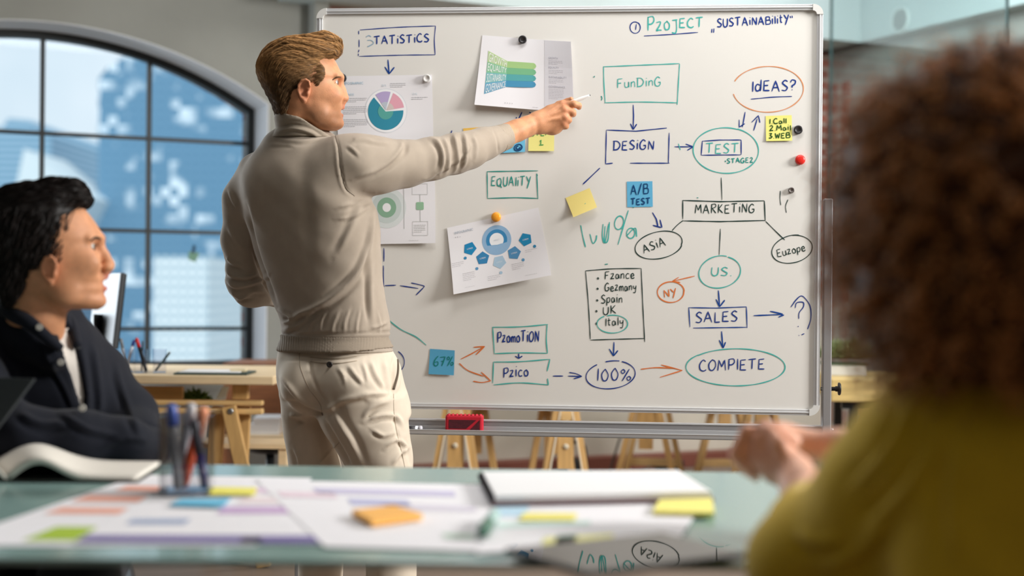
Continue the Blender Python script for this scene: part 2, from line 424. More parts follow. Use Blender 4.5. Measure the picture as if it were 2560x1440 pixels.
# plaster reveal lining of the opening
mb = MB(); q = opening(0); qi = opening(.006)
for i in range(len(q)):
    j = (i + 1) % len(q)
    mb.add([W(*q[i], .002), W(*q[j], .002), W(*q[j], -.30), W(*q[i], -.30), W(*qi[i], .002), W(*qi[j], .002), W(*qi[j], -.30), W(*qi[i], -.30)],
           [[4, 5, 6, 7], [0, 1, 5, 4], [3, 7, 6, 2], [0, 3, 2, 1]])
tag(mb.build('trim_1', PLASTER_L, smooth=False), kind='structure')
# steel window
wn = thing('window_1', 'large arched steel window with a grid of dark glazing bars facing the city', 'window', tuple(W(WSC, WSILL, -.3))); wn['kind'] = 'structure'
mb = MB(); q = opening(.004); qi = opening(.045)
for i in range(len(q)):
    j = (i + 1) % len(q); a = [W(*q[i], -.27), W(*q[j], -.27), W(*qi[j], -.27), W(*qi[i], -.27)]; b = [p - N1 * .06 for p in a]
    mb.add(a + b, [[0, 1, 2, 3], [7, 6, 5, 4], [3, 2, 6, 7], [0, 4, 5, 1]])
mb.build('window_frame', BLACKM, wn, smooth=False)
sA, zA = w_sz(372, 347, -.3); sB, _ = w_sz(105, 330, -.3); dS = sA - sB
_, zM = w_sz(372, 578, -.3); _, zL = w_sz(372, 822, -.3)
k = 0; s = sA + dS
ss = [x for x in (sA, sB, sB - dS, sB - 2 * dS) if x > WS0 + .1]
for s in ss:
    mb = MB(); wbox(mb, s - .011, s + .011, WSILL + .03, arch(s, .02), -.28, -.32); mb.build('glazing_bar', BLACKM, wn, smooth=False)
for z in (zA, zM, zL):
    mb = MB(); wbox(mb, WS0 + .02, WS1 - .02, z - .010, z + .010, -.285, -.315); mb.build('glazing_bar', BLACKM, wn, smooth=False)
mb = MB(); qg = opening(.03); mb.add([W(*p, -.30) for p in qg], [list(range(len(qg)))])
mb.build('window_pane', glass_mat('window_glass', (226, 240, 246), .05), wn, smooth=False)
mb = MB(); wbox(mb, WS0 - .02, WS1 + .02, WSILL - .035, WSILL + .004, -.28, .05); mb.build('window_sill', PLASTER_L, wn, smooth=False, bevel=.006)
# green note on the pane
a = [on_plane(x, y, W(0, 0, -.285), N1) for x, y in ((472, 628), (499, 632), (488, 656), (470, 648))]
mb = MB(); mb.prism(a, N1 * .002)
tag(mb.build('sticky_note', mat('note_green', (120, 160, 140), .8), smooth=False), 'small green sticky note hanging on the window pane', 'sticky note')
a = [on_plane(x, y, W(0, 0, -.285), N1) for x, y in ((482, 612), (490, 616), (486, 634), (478, 631))]
mb = MB(); mb.prism(a, N1 * .004); n2 = mb.build('sticky_note', mat('note_darkblue', (52, 84, 110), .8), smooth=False)
tag(n2, 'narrow dark blue sticky note above the green note on the window', 'sticky note')

# --- brick part of the back wall, pilaster, soffits
sp, _ = w_sz(806, 60); sp2, _ = w_sz(700, 60)
mb = MB(); wbox(mb, sp + .02, 0, .0, ZB, 0, .012); bw = mb.build('wall_back_brick', BR1, smooth=False); tag(bw, kind='structure')
mb = MB(); wbox(mb, -11, sp, .0, ZC, 0, .10)
# keep the window free: pilaster only between window and brick
mb = MB(); wbox(mb, w_sz(770, 60)[0], sp, 0, ZC, 0, .12); tag(mb.build('trim_2', PLASTER, smooth=False, bevel=.01), kind='structure')
mb = MB(); wbox(mb, -11, 0, 0, .95, .012, .02)
mb = MB(); wbox(mb, sp, 0, 0, .98, .012, .03); tag(mb.build('trim_3', mat('dado_plaster', (206, 198, 184), .9, noise=.06, nscale=3), smooth=False), kind='structure')
mb = MB(); wbox(mb, -11, WS0, 0, .085, 0, .045); wbox(mb, WS0, 0, 0, .085, 0, .145)
tag(mb.build('baseboard_back', mat('baseboard_red', (120, 66, 52), .5), smooth=False, bevel=.004), kind='structure')
mb = MB(); wbox(mb, sp - .25, 0, ZB, ZC, 0, .45); tag(mb.build('beam_back', SOFFIT, smooth=False), kind='structure')

# --- right wall (perpendicular), its soffit with the round vent
def W2(t, z, n=0.): return CRN + E2 * t + np.array((0, 0, z)) - E1 * n
def w2box(mb, t0, t1, z0, z1, n0, n1):
    return mb.box(W2((t0 + t1) / 2, (z0 + z1) / 2, (n0 + n1) / 2), (abs(n1 - n0), abs(t1 - t0), abs(z1 - z0)), np.array((E1, E2, (0, 0, 1.))).T)
mb = MB(); w2box(mb, -.3, 13, 0, ZC, -.3, 0); tag(mb.build('wall_right', PLASTER, smooth=False), kind='structure')
mb = MB(); w2box(mb, 0, 13, ZB, ZC, 0, .12); so = mb.build('beam_right', SOFFIT, smooth=False); tag(so, kind='structure')
BR2 = brick_mat('brick_right', (150, 92, 78), (118, 74, 64), (150, 140, 132), 1, (math.pi / 2, 0, math.pi / 2))
p = on_plane(2127, 250, CRN, -E1); tp = float((p - CRN) @ E2)
mb = MB(); w2box(mb, .0, tp, 0, 2.42, 0, .03); tag(mb.build('pillar_brick', BR2, smooth=False), kind='structure')
mb = MB(); w2box(mb, tp, 13, 0, .085, 0, .02); tag(mb.build('baseboard_right', bpy.data.materials['baseboard_red'], smooth=False), kind='structure')
# vent
vp = on_plane(2252, 50, CRN - E1 * .12, -E1)
vt = thing('ceiling_vent', 'round white louvred air vent on the soffit of the right wall', 'vent', tuple(vp))
fr = MB(); fr.lathe(vp, -E1, [(.0, .0), (.0, .082), (.012, .08), (.016, .070), (.010, .066), (.004, .064)], 32); fr.build('vent_frame', mat('vent_white', (196, 208, 208), .5), vt)
for i in range(9):
    z = -.056 + i * .014; w = math.sqrt(.066**2 - z * z) * 1.9
    b = MB(); b.box(vp - E1 * .016 + np.array((0, 0, z)), (.008, w, .0052), np.array((E1, E2, (0, 0, 1.))).T); b.build('louvre', mat('vent_white', (196, 208, 208)), vt, smooth=False)
b = MB(); b.lathe(vp - E1 * .004, -E1, [(0, 0), (0, .064), (.002, .064), (.0021, 0)], 32); b.build('vent_duct', mat('duct_dark', (30, 34, 34), .9), vt)

# --- other walls, floor, ceiling
X0, Y0 = -11., 13.
def slab(name, s0, s1, t0, t1, z0, z1, m):
    mb = MB(); c = CRN + E1 * (s0 + s1) / 2 + E2 * (t0 + t1) / 2; mb.box((c[0], c[1], (z0 + z1) / 2), (s1 - s0, t1 - t0, z1 - z0), np.array((E1, E2, (0, 0, 1.))).T)
    o = mb.build(name, m, smooth=False); tag(o, kind='structure'); return o
slab('floor', X0 - .3, .3, -.3, Y0 + .3, -.15, 0, CONCRETE)
slab('ceiling', X0 - .3, .3, -.3, Y0 + .3, ZC, ZC + .2, CEILM)
slab('wall_left', X0 - .3, X0, 0, Y0, 0, ZC, PLASTER)
slab('wall_front', X0, 0, Y0, Y0 + .3, 0, ZC, PLASTER)

# --- glass partition in front of the right wall (slim posts)
gp = thing('glass_partition', 'frameless glass partition with slim dark posts behind the curly haired person', 'partition', tuple(W2(1.2, 0, .6)))
g0 = on_plane(2078, 100, CRN - E1 * .60, -E1); g1 = on_plane(2517, 100, CRN - E1 * .60, -E1)
t0, t1 = float((g0 - CRN) @ E2), float((g1 - CRN) @ E2)
for t in (t0, t1):
    mb = MB(); w2box(mb, t - .006, t + .006, 0, ZC - .002, .594, .606); mb.build('partition_post', mat('post_dark', (44, 66, 66), .4), gp, smooth=False)
mb = MB(); w2box(mb, t0 + .012, t1 - .012, .01, ZC - .003, .598, .602); mb.build('glass_pane', glass_mat('partition_glass', (240, 246, 246), .03), gp, smooth=False)

# ================================================================== the city outside
def facade(name, wall, pane, sx, sz, frac=.62, glint=0., rough=.35, hz=.5):
    m = bpy.data.materials.new(name); m.use_nodes = True; nt = m.node_tree; b = nt.nodes['Principled BSDF']; L = nt.links; Nn = nt.nodes.new
    tc = Nn('ShaderNodeTexCoord'); sp = Nn('ShaderNodeSeparateXYZ'); L.new(tc.outputs['Object'], sp.inputs[0])
    ad = Nn('ShaderNodeMath'); ad.operation = 'ADD'; L.new(sp.outputs[0], ad.inputs[0]); L.new(sp.outputs[1], ad.inputs[1])
    def cell(sock, sc, fr):
        mu = Nn('ShaderNodeMath'); mu.operation = 'MULTIPLY'; mu.inputs[1].default_value = sc; L.new(sock, mu.inputs[0])
        f = Nn('ShaderNodeMath'); f.operation = 'FRACT'; L.new(mu.outputs[0], f.inputs[0])
        g = Nn('ShaderNodeMath'); g.operation = 'LESS_THAN'; g.inputs[1].default_value = fr; L.new(f.outputs[0], g.inputs[0]); return mu, g
    mx, gx = cell(ad.outputs[0], sx, frac); mz, gz = cell(sp.outputs[2], sz, hz)
    an = Nn('ShaderNodeMath'); an.operation = 'MULTIPLY'; L.new(gx.outputs[0], an.inputs[0]); L.new(gz.outputs[0], an.inputs[1])
    mc = Nn('ShaderNodeMix'); mc.data_type = 'RGBA'; L.new(an.outputs[0], mc.inputs['Factor'])
    mc.inputs[6].default_value = (*lin(wall), 1); mc.inputs[7].default_value = (*lin(pane), 1); out = mc.outputs[2]
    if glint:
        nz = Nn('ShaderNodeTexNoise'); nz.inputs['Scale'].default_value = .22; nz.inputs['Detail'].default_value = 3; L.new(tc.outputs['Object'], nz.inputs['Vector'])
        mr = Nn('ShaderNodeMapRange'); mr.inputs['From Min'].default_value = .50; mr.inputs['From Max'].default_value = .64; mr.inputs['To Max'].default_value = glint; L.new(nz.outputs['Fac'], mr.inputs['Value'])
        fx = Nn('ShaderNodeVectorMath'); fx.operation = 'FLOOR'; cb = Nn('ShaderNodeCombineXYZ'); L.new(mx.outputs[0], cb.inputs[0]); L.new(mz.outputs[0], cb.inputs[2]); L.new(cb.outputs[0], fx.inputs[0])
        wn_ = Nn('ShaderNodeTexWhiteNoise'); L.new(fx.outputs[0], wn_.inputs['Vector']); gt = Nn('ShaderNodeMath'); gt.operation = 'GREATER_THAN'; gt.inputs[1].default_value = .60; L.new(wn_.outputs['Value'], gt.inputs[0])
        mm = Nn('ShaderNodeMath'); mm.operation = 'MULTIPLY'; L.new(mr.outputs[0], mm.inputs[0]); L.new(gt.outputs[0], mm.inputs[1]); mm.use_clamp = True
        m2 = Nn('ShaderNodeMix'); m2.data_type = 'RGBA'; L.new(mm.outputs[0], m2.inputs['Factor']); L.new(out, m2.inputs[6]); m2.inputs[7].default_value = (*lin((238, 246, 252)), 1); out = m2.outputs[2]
    L.new(out, b.inputs['Base Color']); b.inputs['Roughness'].default_value = rough; b.inputs['Specular IOR Level'].default_value = .25
    return m
def tower(name, label, pxl, pxr, pyt, d, depth, m, zb=-40, top=None):
    a = P(pxl, 500, d); b = P(pxr, 500, d); zt = P((pxl + pxr) / 2, pyt, d)[2]; mb = MB()
    if top is None: poly = [(a[0], d, zb), (b[0], d, zb), (b[0], d, zt), (a[0], d, zt)]
    else: poly = [(b[0], d, zb)] + [tuple(P(x, y, d)) for x, y in top] + [(a[0], d, zb)]
    mb.prism(poly, (0, depth, 0)); o = mb.build(name, m, smooth=False); tag(o, label, 'building'); return o
tower('tower_block', 'tall blue glass tower with a rounded top filling the middle window panes', 247, 640, 140, 160, 40,
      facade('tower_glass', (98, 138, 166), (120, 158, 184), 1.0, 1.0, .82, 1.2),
      top=[(650, 420), (640, 330), (615, 270), (570, 225), (520, 190), (470, 165), (410, 148), (360, 140), (320, 139), (295, 152), (270, 168), (247, 196)])
tower('office_block', 'white office block with rows of square windows low behind the desk', 386, 522, 640, 110, 24,
      facade('office_white', (238, 240, 240), (160, 184, 196), 1.45, 1.35, .72, 0, .7))
tower('tower_block', 'blue tower with dark horizontal bands at the left edge of the window', -140, 128, 318, 190, 40,
      facade('tower_banded', (118, 158, 184), (168, 196, 214), .02, 1.2, 1.1, 0, .5, .55),
      top=[(128, 340), (90, 332), (76, 300), (20, 296), (6, 318), (-140, 320)])
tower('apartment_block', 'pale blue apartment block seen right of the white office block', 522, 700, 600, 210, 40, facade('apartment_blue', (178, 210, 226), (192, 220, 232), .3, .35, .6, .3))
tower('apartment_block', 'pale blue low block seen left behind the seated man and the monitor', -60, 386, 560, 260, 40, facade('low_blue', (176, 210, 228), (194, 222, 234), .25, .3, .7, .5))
a_ = [P(60, 372, 150), P(205, 490, 150), P(170, 560, 150), P(20, 560, 150)]
mb = MB(); mb.prism(a_, (0, 14, 0)); tag(mb.build('roof_canopy', mat('canopy_pale', (226, 232, 234), .6), smooth=False), 'pale slanting roof in front of the banded blue tower', 'roof')
mb = MB(); mb.box((-80, 260, -42), (900, 460, 4)); tag(mb.build('ground_outside', mat('street', (150, 160, 164), .9), smooth=False), kind='structure')

# ================================================================== furniture at the back
def trestle(label, c, ang, L, h, spread=.30, group=None, edges=False):
    t = thing('trestle', label, 'trestle', (c[0], c[1], 0), group); R = rotz(ang); c0 = np.array((c[0], c[1], 0.))
    q = lambda x, y, z: c0 + R @ np.array((x, y, z))
    mb = MB(); mb.box(q(0, 0, h - .03), (L, .07, .06), R); mb.build('top_beam', WOOD, t, smooth=False, bevel=.004)
    mb = MB(); mb.box(q(0, 0, h - .17), (L - .02, .05, .055), R); mb.build('lower_rail', WOOD, t, smooth=False, bevel=.004)
    for sx in (-1, 1):
        for sy in (-1, 1):
            mb = MB(); mb.bar(q(sx * (L / 2 - .05), sy * .028, h - .06), q(sx * (L / 2 - .02), sy * spread / 2, 0.004), .028, .055, R @ np.array((1., 0, 0)))
            mb.build('leg', WOODV, t, smooth=False, bevel=.003)
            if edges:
                mb = MB(); mb.bar(q(sx * (L / 2 - .05) + sx * .030, sy * .016, h - .10), q(sx * (L / 2 - .02) + sx * .030, sy * (spread / 2 - .012), .02), .006, .012, R @ np.array((1., 0, 0))); mb.build('lit_edge_strip', mat('dowel_white', (236, 226, 204), .5), t, smooth=False)  # pale strips stand in for bright light on the leg edges
        mb = MB(); mb.box(q(sx * (L / 2 - .03), 0, h - .28), (.02, .07, .26), R); pl = mb.build('brace_plate', WOODV, t, smooth=False)
        for z in (-.2, -.31):
            mb = MB(); mb.lathe(q(sx * (L / 2 - .018), 0, h + z), R @ np.array((sx * 1., 0, 0)), [(0, 0), (0, .012), (.006, .012), (.006, 0)], 12); mb.build('dowel', mat('dowel_white', (236, 226, 204), .5), pl)
        mb = MB(); mb.box(q(sx * (L / 2 - .03), 0, .16), (.022, spread * .74, .04), R); mb.build('stretcher', WOOD, t, smooth=False)
    return t
def desk_top(label, c, ang, L, Wd, z, th=.03, m=PLY):
    mb = MB(); mb.box((c[0], c[1], z - th / 2), (L, Wd, th), rotz(ang)); o = mb.build('worktop', m, smooth=False, bevel=.005); tag(o, label, 'table top'); return o
aw = math.atan(TA)
# left desk by the window
dz = .735; dR = P(684, 938, 5.42); dang = -.03
Rd = rotz(dang); dc = np.array((dR[0], 5.42, 0)) + Rd @ np.array((-.88, .36, 0))
desk_top('pale wooden desk top under the window holding the monitor and pen cups', dc, dang, 1.76, .72, dz, .034)
def D(x, y, z=0.): return dc + Rd @ np.array((x, y, 0)) + np.array((0, 0, dz + z))
tl = thing('trestle', 'pine trestle with double cross beam carrying the desk by the window', 'trestle', (dc[0] + .55, dc[1] - .1, 0))
def px_bar(mb, x0, y0, x1, y1, d, t): # upright board given by its front face
    a = P(x0, y0, d); b = P(x1, y1, d); mb.box(((a[0] + b[0]) / 2, d + t / 2, (a[2] + b[2]) / 2), (abs(b[0] - a[0]), t, abs(a[2] - b[2]))); return mb
for y0, y1 in ((998, 1015), (1018, 1037)):
    mb = MB(); px_bar(mb, 120, y0, 655, y1, 5.48, .05); mb.build('cross_beam', WOOD, tl, smooth=False, bevel=.005)
mb = MB(); px_bar(mb, 580, 962, 619, 999, 5.50, .045); mb.build('post', WOODV, tl, smooth=False, bevel=.004)
mb = MB(); px_bar(mb, 225, 962, 262, 999, 5.50, .045); mb.build('post', WOODV, tl, smooth=False, bevel=.004)
mb = MB(); px_bar(mb, 342, 966, 456, 999, 5.6, .03); mb.build('apron', WOOD, tl, smooth=False, bevel=.004)
zf = 720 + CAMH * FPX / 5.45
for xa, xb, dd in ((572, 660, 5.46), (610, 590, 5.56), (548, 520, 5.6), (262, 200, 5.46), (240, 262, 5.56)):
    a = P(xa, 1016, dd); b = P(xb, zf - 5, dd); b[2] = .003
    mb = MB(); mb.bar(a, b, .055, .03, (0, 1, 0)); mb.build('leg', WOODV, tl, smooth=False, bevel=.004)
mb = MB(); mb.lathe(P(577, 1028, 5.45), (0, -1, 0), [(0, 0), (0, .012), (.008, .012), (.010, .006), (.0101, 0)], 12); mb.build('bolt', mat('steel', (170, 172, 174), .3, 1), tl)
# monitor
ms = P(268, 800, 5.75); mo = thing('monitor', 'dark flat monitor seen from its back on the desk by the window', 'monitor', (ms[0], ms[1], dz))
Rm = rotz(math.radians(-62)) @ rotx(math.radians(-6)); mc = P(266, 775, 5.75)
mb = MB(); mb.box(mc, (.46, .022, .30), Rm); sh = mb.build('monitor_shell', mat('monitor_alu', (74, 77, 80), .5, .35), mo, smooth=False, bevel=.006)
mb = MB(); mb.box(mc + Rm @ np.array((0, .0125, 0)), (.452, .004, .292), Rm); mb.build('screen', mat('screen_black', (10, 11, 13), .15), mo, smooth=False)
mb = MB(); mb.bar((ms[0] - .03, ms[1] - .02, dz + .007), mc + Rm @ np.array((0, -.03, -.02)), .10, .012, (1, 0, 0)); mb.build('stand', mat('black_plastic', (20, 20, 22), .45), mo, smooth=False, bevel=.003)
mb = MB(); mb.box((ms[0] - .03, ms[1] - .02, dz + .005), (.22, .18, .009), Rm @ rotx(math.radians(6))); mb.build('stand_foot', mat('black_plastic', (20, 20, 22)), mo, smooth=False, bevel=.003)
# pen cups on the desk
ACR = glass_mat('acrylic', (250, 250, 252), .10)
def cup_walls(mb, c, w, h, t, R=np.eye(3)):
    c = np.array(c, float)
    for sx in (-1, 1):
        mb.box(c + R @ np.array((sx * (w - t) / 2, 0, h / 2)), (t, w, h), R); mb.box(c + R @ np.array((0, sx * (w - t) / 2, h / 2)), (w - 2 * t, t, h), R)
    mb.box(c + np.array((0, 0, t / 2)), (w - 2 * t, w - 2 * t, t), R); return mb
def pen(label, a, b, r, body, cap, caplen=.35, tip=True, group=None, at_top=True):
    """felt pen from a (bottom) to b (top)"""
    a = np.array(a, float); b = np.array(b, float); L = np.linalg.norm(b - a); ax = (b - a) / L
    p = thing('felt_pen', label, 'pen', tuple(a), group)
    mb = MB(); mb.lathe(a, ax, [(0, 0), (0, r * .7), (L * .04, r), (L * (1 - caplen), r), (L * (1 - caplen), 0)], 12); mb.build('barrel', body, p)
    mb = MB(); mb.lathe(a + ax * L * (1 - caplen), ax, [(0, 0), (0, r * 1.12), (L * caplen * .85, r * 1.05), (L * caplen, r * .6), (L * caplen + 1e-5, 0)], 12); mb.build('cap', cap, p)
    return p
PM = lambda n, c: mat('pen_' + n, c, .35)
for i, (px, lab) in enumerate(((318, 'clear acrylic pen cup nearest the monitor on the far desk'), (352, 'clear acrylic pen cup holding the red capped pen on the far desk'), (396, 'clear acrylic pen cup farthest right on the far desk'))):
    c = P(px, 930, 5.58); c = np.array((c[0], 5.58 + .02 * (i == 2), dz)); mb = MB(); cup_walls(mb, c, .05, .092, .003, rotz(.2))
    tag(mb.build('pen_cup', ACR, smooth=False), lab, 'pen cup')
def desk_pen(label, px0, px1, py1, dcup, body, cap, r=.0055, caplen=.3):
    a = P(px0, 930, dcup); a = np.array((a[0], dcup, dz + .005)); b = P(px1, py1, dcup); b[1] = dcup + .01; return pen(label, a, b, r, body, cap, caplen)
desk_pen('black marker with a red cap leaning in a cup on the far desk', 366, 339, 845, 5.58, PM('black', (28, 30, 34)), PM('red', (214, 40, 42)), .007, .28)
desk_pen('white pen with blue end leaning in a cup on the far desk', 314, 334, 850, 5.58, PM('white', (232, 236, 244)), PM('blue', (52, 72, 160)), .006, .2)
desk_pen('silver pen leaning left in the cup nearest the monitor', 318, 300, 846, 5.575, PM('silver', (190, 194, 200)), PM('grey', (130, 134, 140)), .006)
desk_pen('slim dark pencil standing upright in the middle far cup', 354, 355, 852, 5.59, PM('dark', (46, 50, 58)), PM('dark', (46, 50, 58)), .003)
desk_pen('dark green pen leaning right out of the rightmost far cup', 388, 424, 880, 5.60, PM('green', (30, 62, 58)), PM('green', (30, 62, 58)), .0045)
# clipboard with sheet on the desk
nbk = thing('clipboard', 'dark green clipboard lying flat at the right end of the far desk', 'clipboard', tuple(D(.55, -.2)))
a = P(440, 934, 5.5)[0]; b = P(622, 934, 5.5)[0]
mb = MB(); mb.box(((a + b) / 2, 5.56, dz + .004), (b - a, .2, .007)); mb.build('board', mat('clip_green', (40, 62, 56), .5), nbk, smooth=False)
mb = MB(); mb.box(((a + b) / 2 - .01, 5.57, dz + .0095), (b - a - .05, .17, .003)); mb.build('paper_sheet', WHITEP, nbk, smooth=False)
mb = MB(); mb.box((b - .05, 5.56, dz + .014), (.06, .05, .012)); mb.build('clip', mat('cream', (222, 206, 170), .5), nbk, smooth=False, bevel=.003)
# plants
LEAF = mat('leaf_green', (96, 128, 62), .6, noise=.25, nscale=30); LEAF2 = mat('leaf_sage', (138, 150, 104), .6, noise=.25, nscale=30)
POT = mat('pot_white', (206, 206, 202), .5)
def tuft(mb, c, rx, rz, n, seed, L=.05, w=.006):
    r = np.random.default_rng(seed); c = np.array(c, float)
    for _ in range(n):
        v = r.normal(size=3); v /= np.linalg.norm(v); v[2] = abs(v[2]) * .9 + .15; b = c + v * np.array((rx, rx, rz)) * r.uniform(.1, .6)
        e = b + v * np.array((1, 1, 1.1)) * L * r.uniform(.6, 1.2); s = np.cross(v, r.normal(size=3)); s *= w / np.linalg.norm(s); m = b * .45 + e * .55 + np.array((0, 0, .004))
        mb.add([b, m + s, e, m - s], [[0, 1, 2, 3]])
c = P(486, 996, 5.75); pl = thing('potted_plant', 'small bushy green plant in a white pot on the shelf under the far desk', 'plant', (c[0], 5.75, .45))
sh_ = MB(); sh_.box((c[0] - .05, 5.78, .44), (.9, .24, .018)); shf = sh_.build('shelf_board', PLY, smooth=False); tag(shf, 'pale shelf board below the far desk carrying a small plant', 'shelf')
for sx in (-.42, .42):
    q_ = MB(); q_.box((c[0] - .05 + sx, 5.78, .216), (.03, .22, .43)); q_.build('side_panel', PLY, shf, smooth=False)
mb = MB(); mb.lathe((c[0], 5.75, .45), (0, 0, 1), [(0, 0), (0, .05), (.15, .06), (.155, .055), (.15, .0)], 20); mb.build('pot', POT, pl)
mb = MB(); tuft(mb, (c[0], 5.75, .60), .075, .03, 420, 3, .042); mb.build('foliage', LEAF, pl, smooth=False)
mb = MB(); a = [P(540, 998, 5.9), P(563, 998, 5.9), P(572, 966, 5.9), P(556, 966, 5.9)]; mb.prism(a, (0, .01, 0)); fo = mb.build('paper_folder', mat('folder_white', (226, 236, 240), .6), smooth=False)
tag(fo, 'white paper folder leaning behind the trestle post under the far desk', 'folder')
# brown cabinet with open shelf, papers, black stool
cb = thing('cabinet', 'brown wooden cabinet with an open lower shelf behind the standing man', 'cabinet', tuple(P(690, 1000, 6.9) * np.array((1, 1, 0))))
def cbx(name, x0, y0, x1, y1, d, t, m): mb = MB(); px_bar(mb, x0, y0, x1, y1, d, t); return mb.build(name, m, cb, smooth=False, bevel=.004)
cbx('front_panel', 560, 914, 790, 1036, 6.8, .02, BROWN); cbx('top', 556, 908, 794, 915, 6.79, .40, BROWN)
cbx('shelf', 560, 1088, 790, 1096, 6.8, .38, PLY); zfl = 720 + CAMH * FPX / 6.8 - 2
cbx('side_panel', 556, 1036, 562, zfl + 8, 6.8, .38, BROWN); cbx('side_panel', 788, 1036, 794, zfl + 8, 6.8, .38, BROWN)
for i, (w, lab) in enumerate(((.15, 'lowest white paper ream on the cabinet shelf'), (.14, 'middle white paper ream on the cabinet shelf'), (.13, 'top white paper ream on the cabinet shelf'))):
    a = P(660, 1088, 6.85); mb = MB(); mb.box((a[0] + .004 * i, 6.93, a[2] + .0165 + i * .027), (w, .2, .026), rotz(.04 * i)); tag(mb.build('paper_stack', WHITEP, smooth=False, bevel=.002), lab, 'paper', 'paper reams on the cabinet shelf')
a = P(676, 1100, 6.0); stl = thing('stool', 'black round stool seat on a single column behind the standing man', 'stool', (a[0], 6.0, 0))
BP_ = mat('black_plastic', (20, 20, 22), .45)
mb = MB(); mb.lathe((a[0], 6.0, a[2] - .055), (0, 0, 1), [(0, 0), (0, .06), (.012, .10), (.03, .115), (.05, .112), (.056, .09), (.05, .0)], 28); mb.build('seat', mat('black_vinyl', (28, 28, 31), .4), stl)
mb = MB(); mb.lathe((a[0], 6.0, .05), (0, 0, 1), [(0, 0), (0, .03), (.02, .022), (a[2] - .1, .018), (a[2] - .1, 0)], 16); mb.build('column', BP_, stl)
for k in range(5):
    v = np.array((math.cos(k * 1.2566), math.sin(k * 1.2566), 0)); mb = MB(); mb.tube([np.array((a[0], 6, .065)), np.array((a[0], 6, .05)) + v * .2], [.018, .012], 8); lg = mb.build('leg', BP_, stl)
    mb = MB(); mb.lathe(np.array((a[0], 6, .022)) + v * .19 + np.array((-v[1], v[0], 0)) * -.01, (-v[1], v[0], 0), [(0, 0), (0, .022), (.02, .022), (.02, 0)], 12); mb.build('castor', BP_, lg)
# two long desks behind the board on trestles
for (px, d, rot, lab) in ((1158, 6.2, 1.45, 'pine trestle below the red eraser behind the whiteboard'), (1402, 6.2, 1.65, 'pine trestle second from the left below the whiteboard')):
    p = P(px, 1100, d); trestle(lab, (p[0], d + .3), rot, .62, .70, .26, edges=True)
p = P(1280, 1100, 6.2); desk_top('pale desk top on two trestles hidden behind the whiteboard', (p[0], 6.5), .0, 1.5, .68, .735, .034)
for (px, d, rot, lab) in ((1640, 7.0, 1.4, 'pine trestle beside the power strip behind the whiteboard'), (1880, 7.0, 1.75, 'pine trestle rightmost behind the whiteboard and the clasped hands')):
    p = P(px, 1100, d); trestle(lab, (p[0], d + .3), rot, .62, .70, .34)
p = P(1745, 1100, 7.0); desk_top('second pale desk top hidden behind the right half of the whiteboard', (p[0] + .0, 7.3), .0, 1.1, .66, .735, .034)
# power strip with cable
a = P(1672, 1158, 7.95); ps = thing('power_strip', 'black power strip with a red switch on the floor behind the trestle', 'power strip', (a[0], 7.95, 0))
mb = MB(); mb.box((a[0], 7.95, .10), (.16, .06, .05), rotz(.15)); mb.build('body', BP_, ps, smooth=False, bevel=.006)
mb = MB(); mb.box((a[0], 7.95, .04), (.14, .05, .08), rotz(.15)); mb.build('bracket', BP_, ps, smooth=False)
mb = MB(); mb.box((a[0] - .055, 7.935, .129), (.03, .03, .012), rotz(.15)); mb.build('switch', mat('switch_red', (200, 70, 50), .4), ps, smooth=False)
pts = smooth_line([P(1590, 1010, 7.6), P(1570, 1060, 7.6), P(1545, 1110, 7.6), P(1530, 1160, 7.9) * np.array((1, 1, 0)) + np.array((0, 0, .012)), (a[0] - .09, 7.97, .09)])
mb = MB(); mb.tube(pts, .006, 8); tag(mb.build('cable', mat('cable_grey', (96, 92, 86), .6)), 'grey cable hanging down to the power strip behind the whiteboard', 'cable')
for px, dd, lab in ((1430, 7.2, 'black angled foot of an equipment bag on the floor under the trestle'),):
    a = P(px, 1150, dd); mb = MB(); mb.prism([(a[0] - .18, dd, 0.002), (a[0] + .2, dd, 0.002), (a[0] + .07, dd, .19), (a[0] - .02, dd, .22)], (0, .2, 0)); bg_ = mb.build('bag', mat('bag_black', (24, 24, 26), .8), smooth=False, bevel=.02)
    tag(bg_, 'black bag on the floor between the two middle trestles', 'bag')
    mb = MB(); mb.tube(smooth_line([(a[0] - .05, dd + .1, .20), (a[0] - .03, dd + .1, .28), (a[0] + .06, dd + .1, .28), (a[0] + .08, dd + .1, .18)]), .008, 8); mb.build('handle', mat('bag_black', (24, 24, 26)), bg_)
# right desk with planter
rd = P(2096, 975, 5.9); rt = thing('desk', 'thick timber desk on a black steel frame behind the right whiteboard post', 'desk', (rd[0] + .5, 6.2, 0))
zt, zb_ = P(2150, 948, 5.9)[2], P(2150, 1005, 5.9)[2]
mb = MB(); Rr = rotz(-.10); c0 = np.array((rd[0] - .03, 5.9, 0)); mb.box(c0 + Rr @ np.array((.65, .32, 0)) + np.array((0, 0, (zt + zb_) / 2)), (1.3, .64, zt - zb_), Rr); mb.build('top', mat('timber_yellow', (214, 186, 122), .55, noise=.18, nscale=4, stretch=(1, 10, 14)), rt, smooth=False, bevel=.006)
for x, y in ((.10, .06), (.10, .58), (1.2, .06), (1.2, .58)):
    mb = MB(); mb.box(c0 + Rr @ np.array((x, y, 0)) + np.array((0, 0, (zb_ - .03) / 2)), (.035, .035, zb_ - .03), Rr); mb.build('leg', BLACKM, rt, smooth=False)
for y in (.06, .58):
    mb = MB(); mb.box(c0 + Rr @ np.array((.65, y, 0)) + np.array((0, 0, zb_ - .016)), (1.2, .035, .03), Rr); mb.build('frame_rail', BLACKM, rt, smooth=False)
p = P(2175, 1050, 6.9); trestle('pine trestle under the timber desk right of the whiteboard', (p[0], 6.95), 1.2, .5, zb_ - .012 if False else .55, .34)
